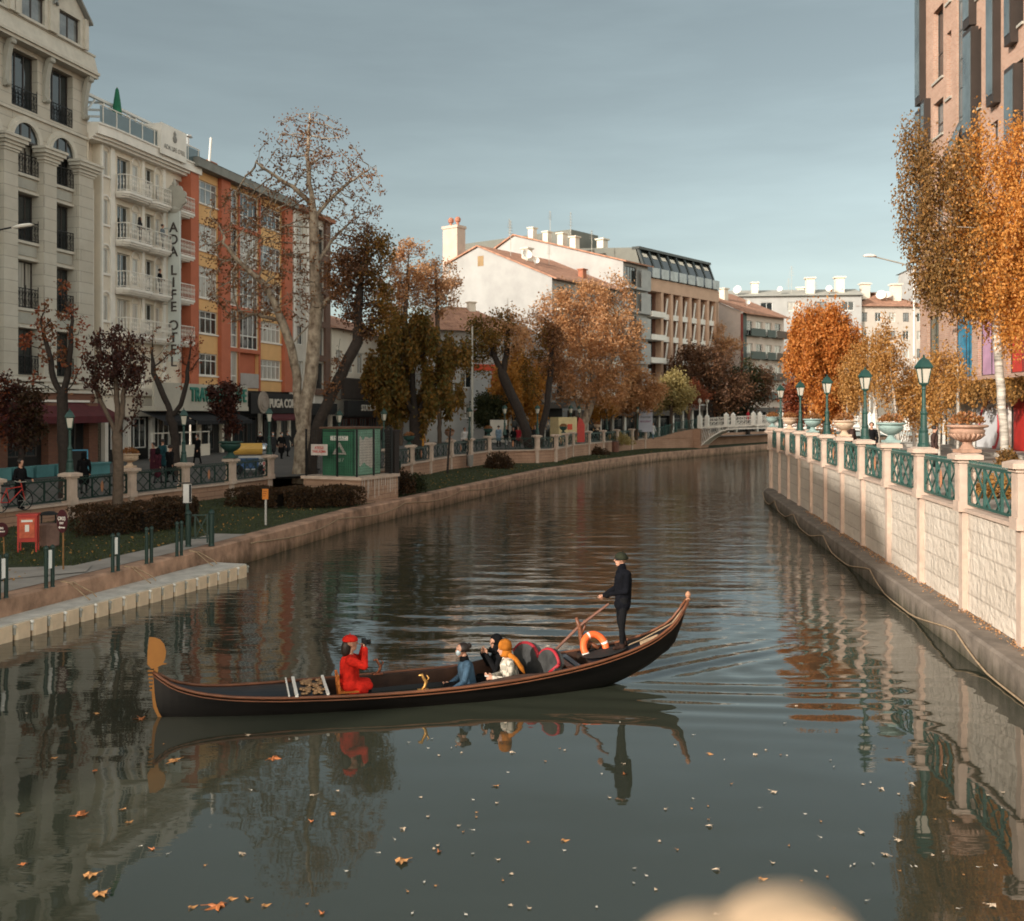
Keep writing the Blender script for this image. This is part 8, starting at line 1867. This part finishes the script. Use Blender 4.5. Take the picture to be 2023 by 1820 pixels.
# ================================================================ railing of the bridge the picture was taken from
br_ = thing('bridge_railing', 'out of focus tan scroll ornament on the railing of the viewing bridge', 'railing', (0, .62, CAMZ - .62))
M_tanp = mat('tan_painted_iron', (.50, .36, .235), .6, var=.06)
m = MB(); m.box(-1.6, 1.6, -.03, .03, .12, .17); m.box(-1.6, 1.6, -.02, .02, -.7, -.66); m.build('rail', M_tanp, br_)
for i in range(13): m = MB(); m.box(-1.5 + i * .25, -1.48 + i * .25, -.01, .01, -.66, .12); m.build('baluster', M_tanp, br_)
m = MB()
for cx, r, cz in ((.120, .055, .256), (.168, .054, .270)):
    for k, rr in enumerate((1, .8)): m.tube([(cx, -.018 + .006 * k, cz), (cx, .018 - .006 * k, cz)], r * rr, 20)
m.prism([(.05, .17), (.215, .17), (.228, .26), (.06, .25)], -.016, .016); m.build('scroll_ornament', M_tanp, br_, smooth=False)

# ================================================================ light, sky, camera
SUN_AZ = Vector((-.75, -.66)).normalized(); EL = R(19.5)
sd = Vector((SUN_AZ.x * math.cos(EL), SUN_AZ.y * math.cos(EL), math.sin(EL)))
sun = bpy.data.lights.new('sun', 'SUN'); sun.energy = 3.0; sun.angle = R(.6); sun.color = (1, .93, .83)
so = bpy.data.objects.new('sun', sun); COL.objects.link(so); so.rotation_euler = sd.to_track_quat('Z', 'Y').to_euler()
w = bpy.data.worlds.new('World'); SC.world = w; w.use_nodes = True; nt = w.node_tree; L = nt.links.new
bgn = nt.nodes['Background']; sky = N(nt, 'ShaderNodeTexSky', sky_type='NISHITA', sun_disc=False, sun_elevation=EL, sun_rotation=math.atan2(SUN_AZ.x, SUN_AZ.y), altitude=800, air_density=1.0, dust_density=2.2, ozone_density=1.0)
hs = N(nt, 'ShaderNodeHueSaturation'); hs.inputs['Saturation'].default_value = .5; hs.inputs['Hue'].default_value = .475; L(sky.outputs[0], hs.inputs['Color'])
gm = N(nt, 'ShaderNodeGamma'); gm.inputs['Gamma'].default_value = 1.0; L(hs.outputs[0], gm.inputs['Color'])
tc = N(nt, 'ShaderNodeTexCoord'); mp = N(nt, 'ShaderNodeMapping'); mp.inputs['Scale'].default_value = (1.0, 1.0, 6); mp.inputs['Rotation'].default_value = (0, R(12), 0); L(tc.outputs['Generated'], mp.inputs['Vector'])
no = N(nt, 'ShaderNodeTexNoise'); no.inputs['Scale'].default_value = 1.5; no.inputs['Detail'].default_value = 7; no.inputs['Roughness'].default_value = .55; L(mp.outputs[0], no.inputs['Vector'])
cr = N(nt, 'ShaderNodeValToRGB'); cr.color_ramp.elements[0].position = .42; cr.color_ramp.elements[1].position = .72; cr.color_ramp.elements[0].color = (1, 1, 1, 1); cr.color_ramp.elements[1].color = (1.30, 1.30, 1.28, 1); L(no.outputs['Fac'], cr.inputs['Fac'])
mx = N(nt, 'ShaderNodeMix', data_type='RGBA', blend_type='MULTIPLY'); mx.inputs[0].default_value = 1; L(gm.outputs[0], mx.inputs[6]); L(cr.outputs['Color'], mx.inputs[7])
# added fill: sky brightened and warmed behind camera, dimmed ahead, to lift shaded facades
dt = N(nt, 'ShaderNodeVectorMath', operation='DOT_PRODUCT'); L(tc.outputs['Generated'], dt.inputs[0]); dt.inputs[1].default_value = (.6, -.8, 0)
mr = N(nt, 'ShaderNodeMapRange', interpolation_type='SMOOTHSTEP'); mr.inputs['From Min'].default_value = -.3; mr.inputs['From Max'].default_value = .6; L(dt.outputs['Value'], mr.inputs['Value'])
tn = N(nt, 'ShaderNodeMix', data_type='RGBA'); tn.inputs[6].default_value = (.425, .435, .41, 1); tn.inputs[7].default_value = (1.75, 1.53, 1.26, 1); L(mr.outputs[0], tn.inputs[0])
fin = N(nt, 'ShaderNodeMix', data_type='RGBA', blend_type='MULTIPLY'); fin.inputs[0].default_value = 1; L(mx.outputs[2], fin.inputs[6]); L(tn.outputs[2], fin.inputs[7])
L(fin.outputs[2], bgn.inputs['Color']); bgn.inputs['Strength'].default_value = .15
cam = bpy.data.cameras.new('camera'); co = bpy.data.objects.new('camera', cam); COL.objects.link(co); SC.camera = co
co.location = (0, 0, CAMZ); co.rotation_euler = (PI / 2, 0, 0); cam.lens = 36; cam.sensor_width = 36; cam.shift_y = -(910 - 812) / 2023; cam.clip_start = .05; cam.clip_end = 6000
cam.dof.use_dof = True; cam.dof.focus_distance = 19; cam.dof.aperture_fstop = 1.8
SC.view_settings.view_transform = 'Standard'; SC.view_settings.look = 'None'; SC.view_settings.gamma = 1; SC.view_settings.exposure = .78
SC.cycles.use_denoising = True; SC.cycles.max_bounces = 6; SC.cycles.transparent_max_bounces = 8; SC.cycles.caustics_reflective = False; SC.cycles.caustics_refractive = False
SC.render.filter_size = 1.6 if hasattr(SC.render, 'filter_size') else 1.5
SC.cycles.filter_width = 1.7
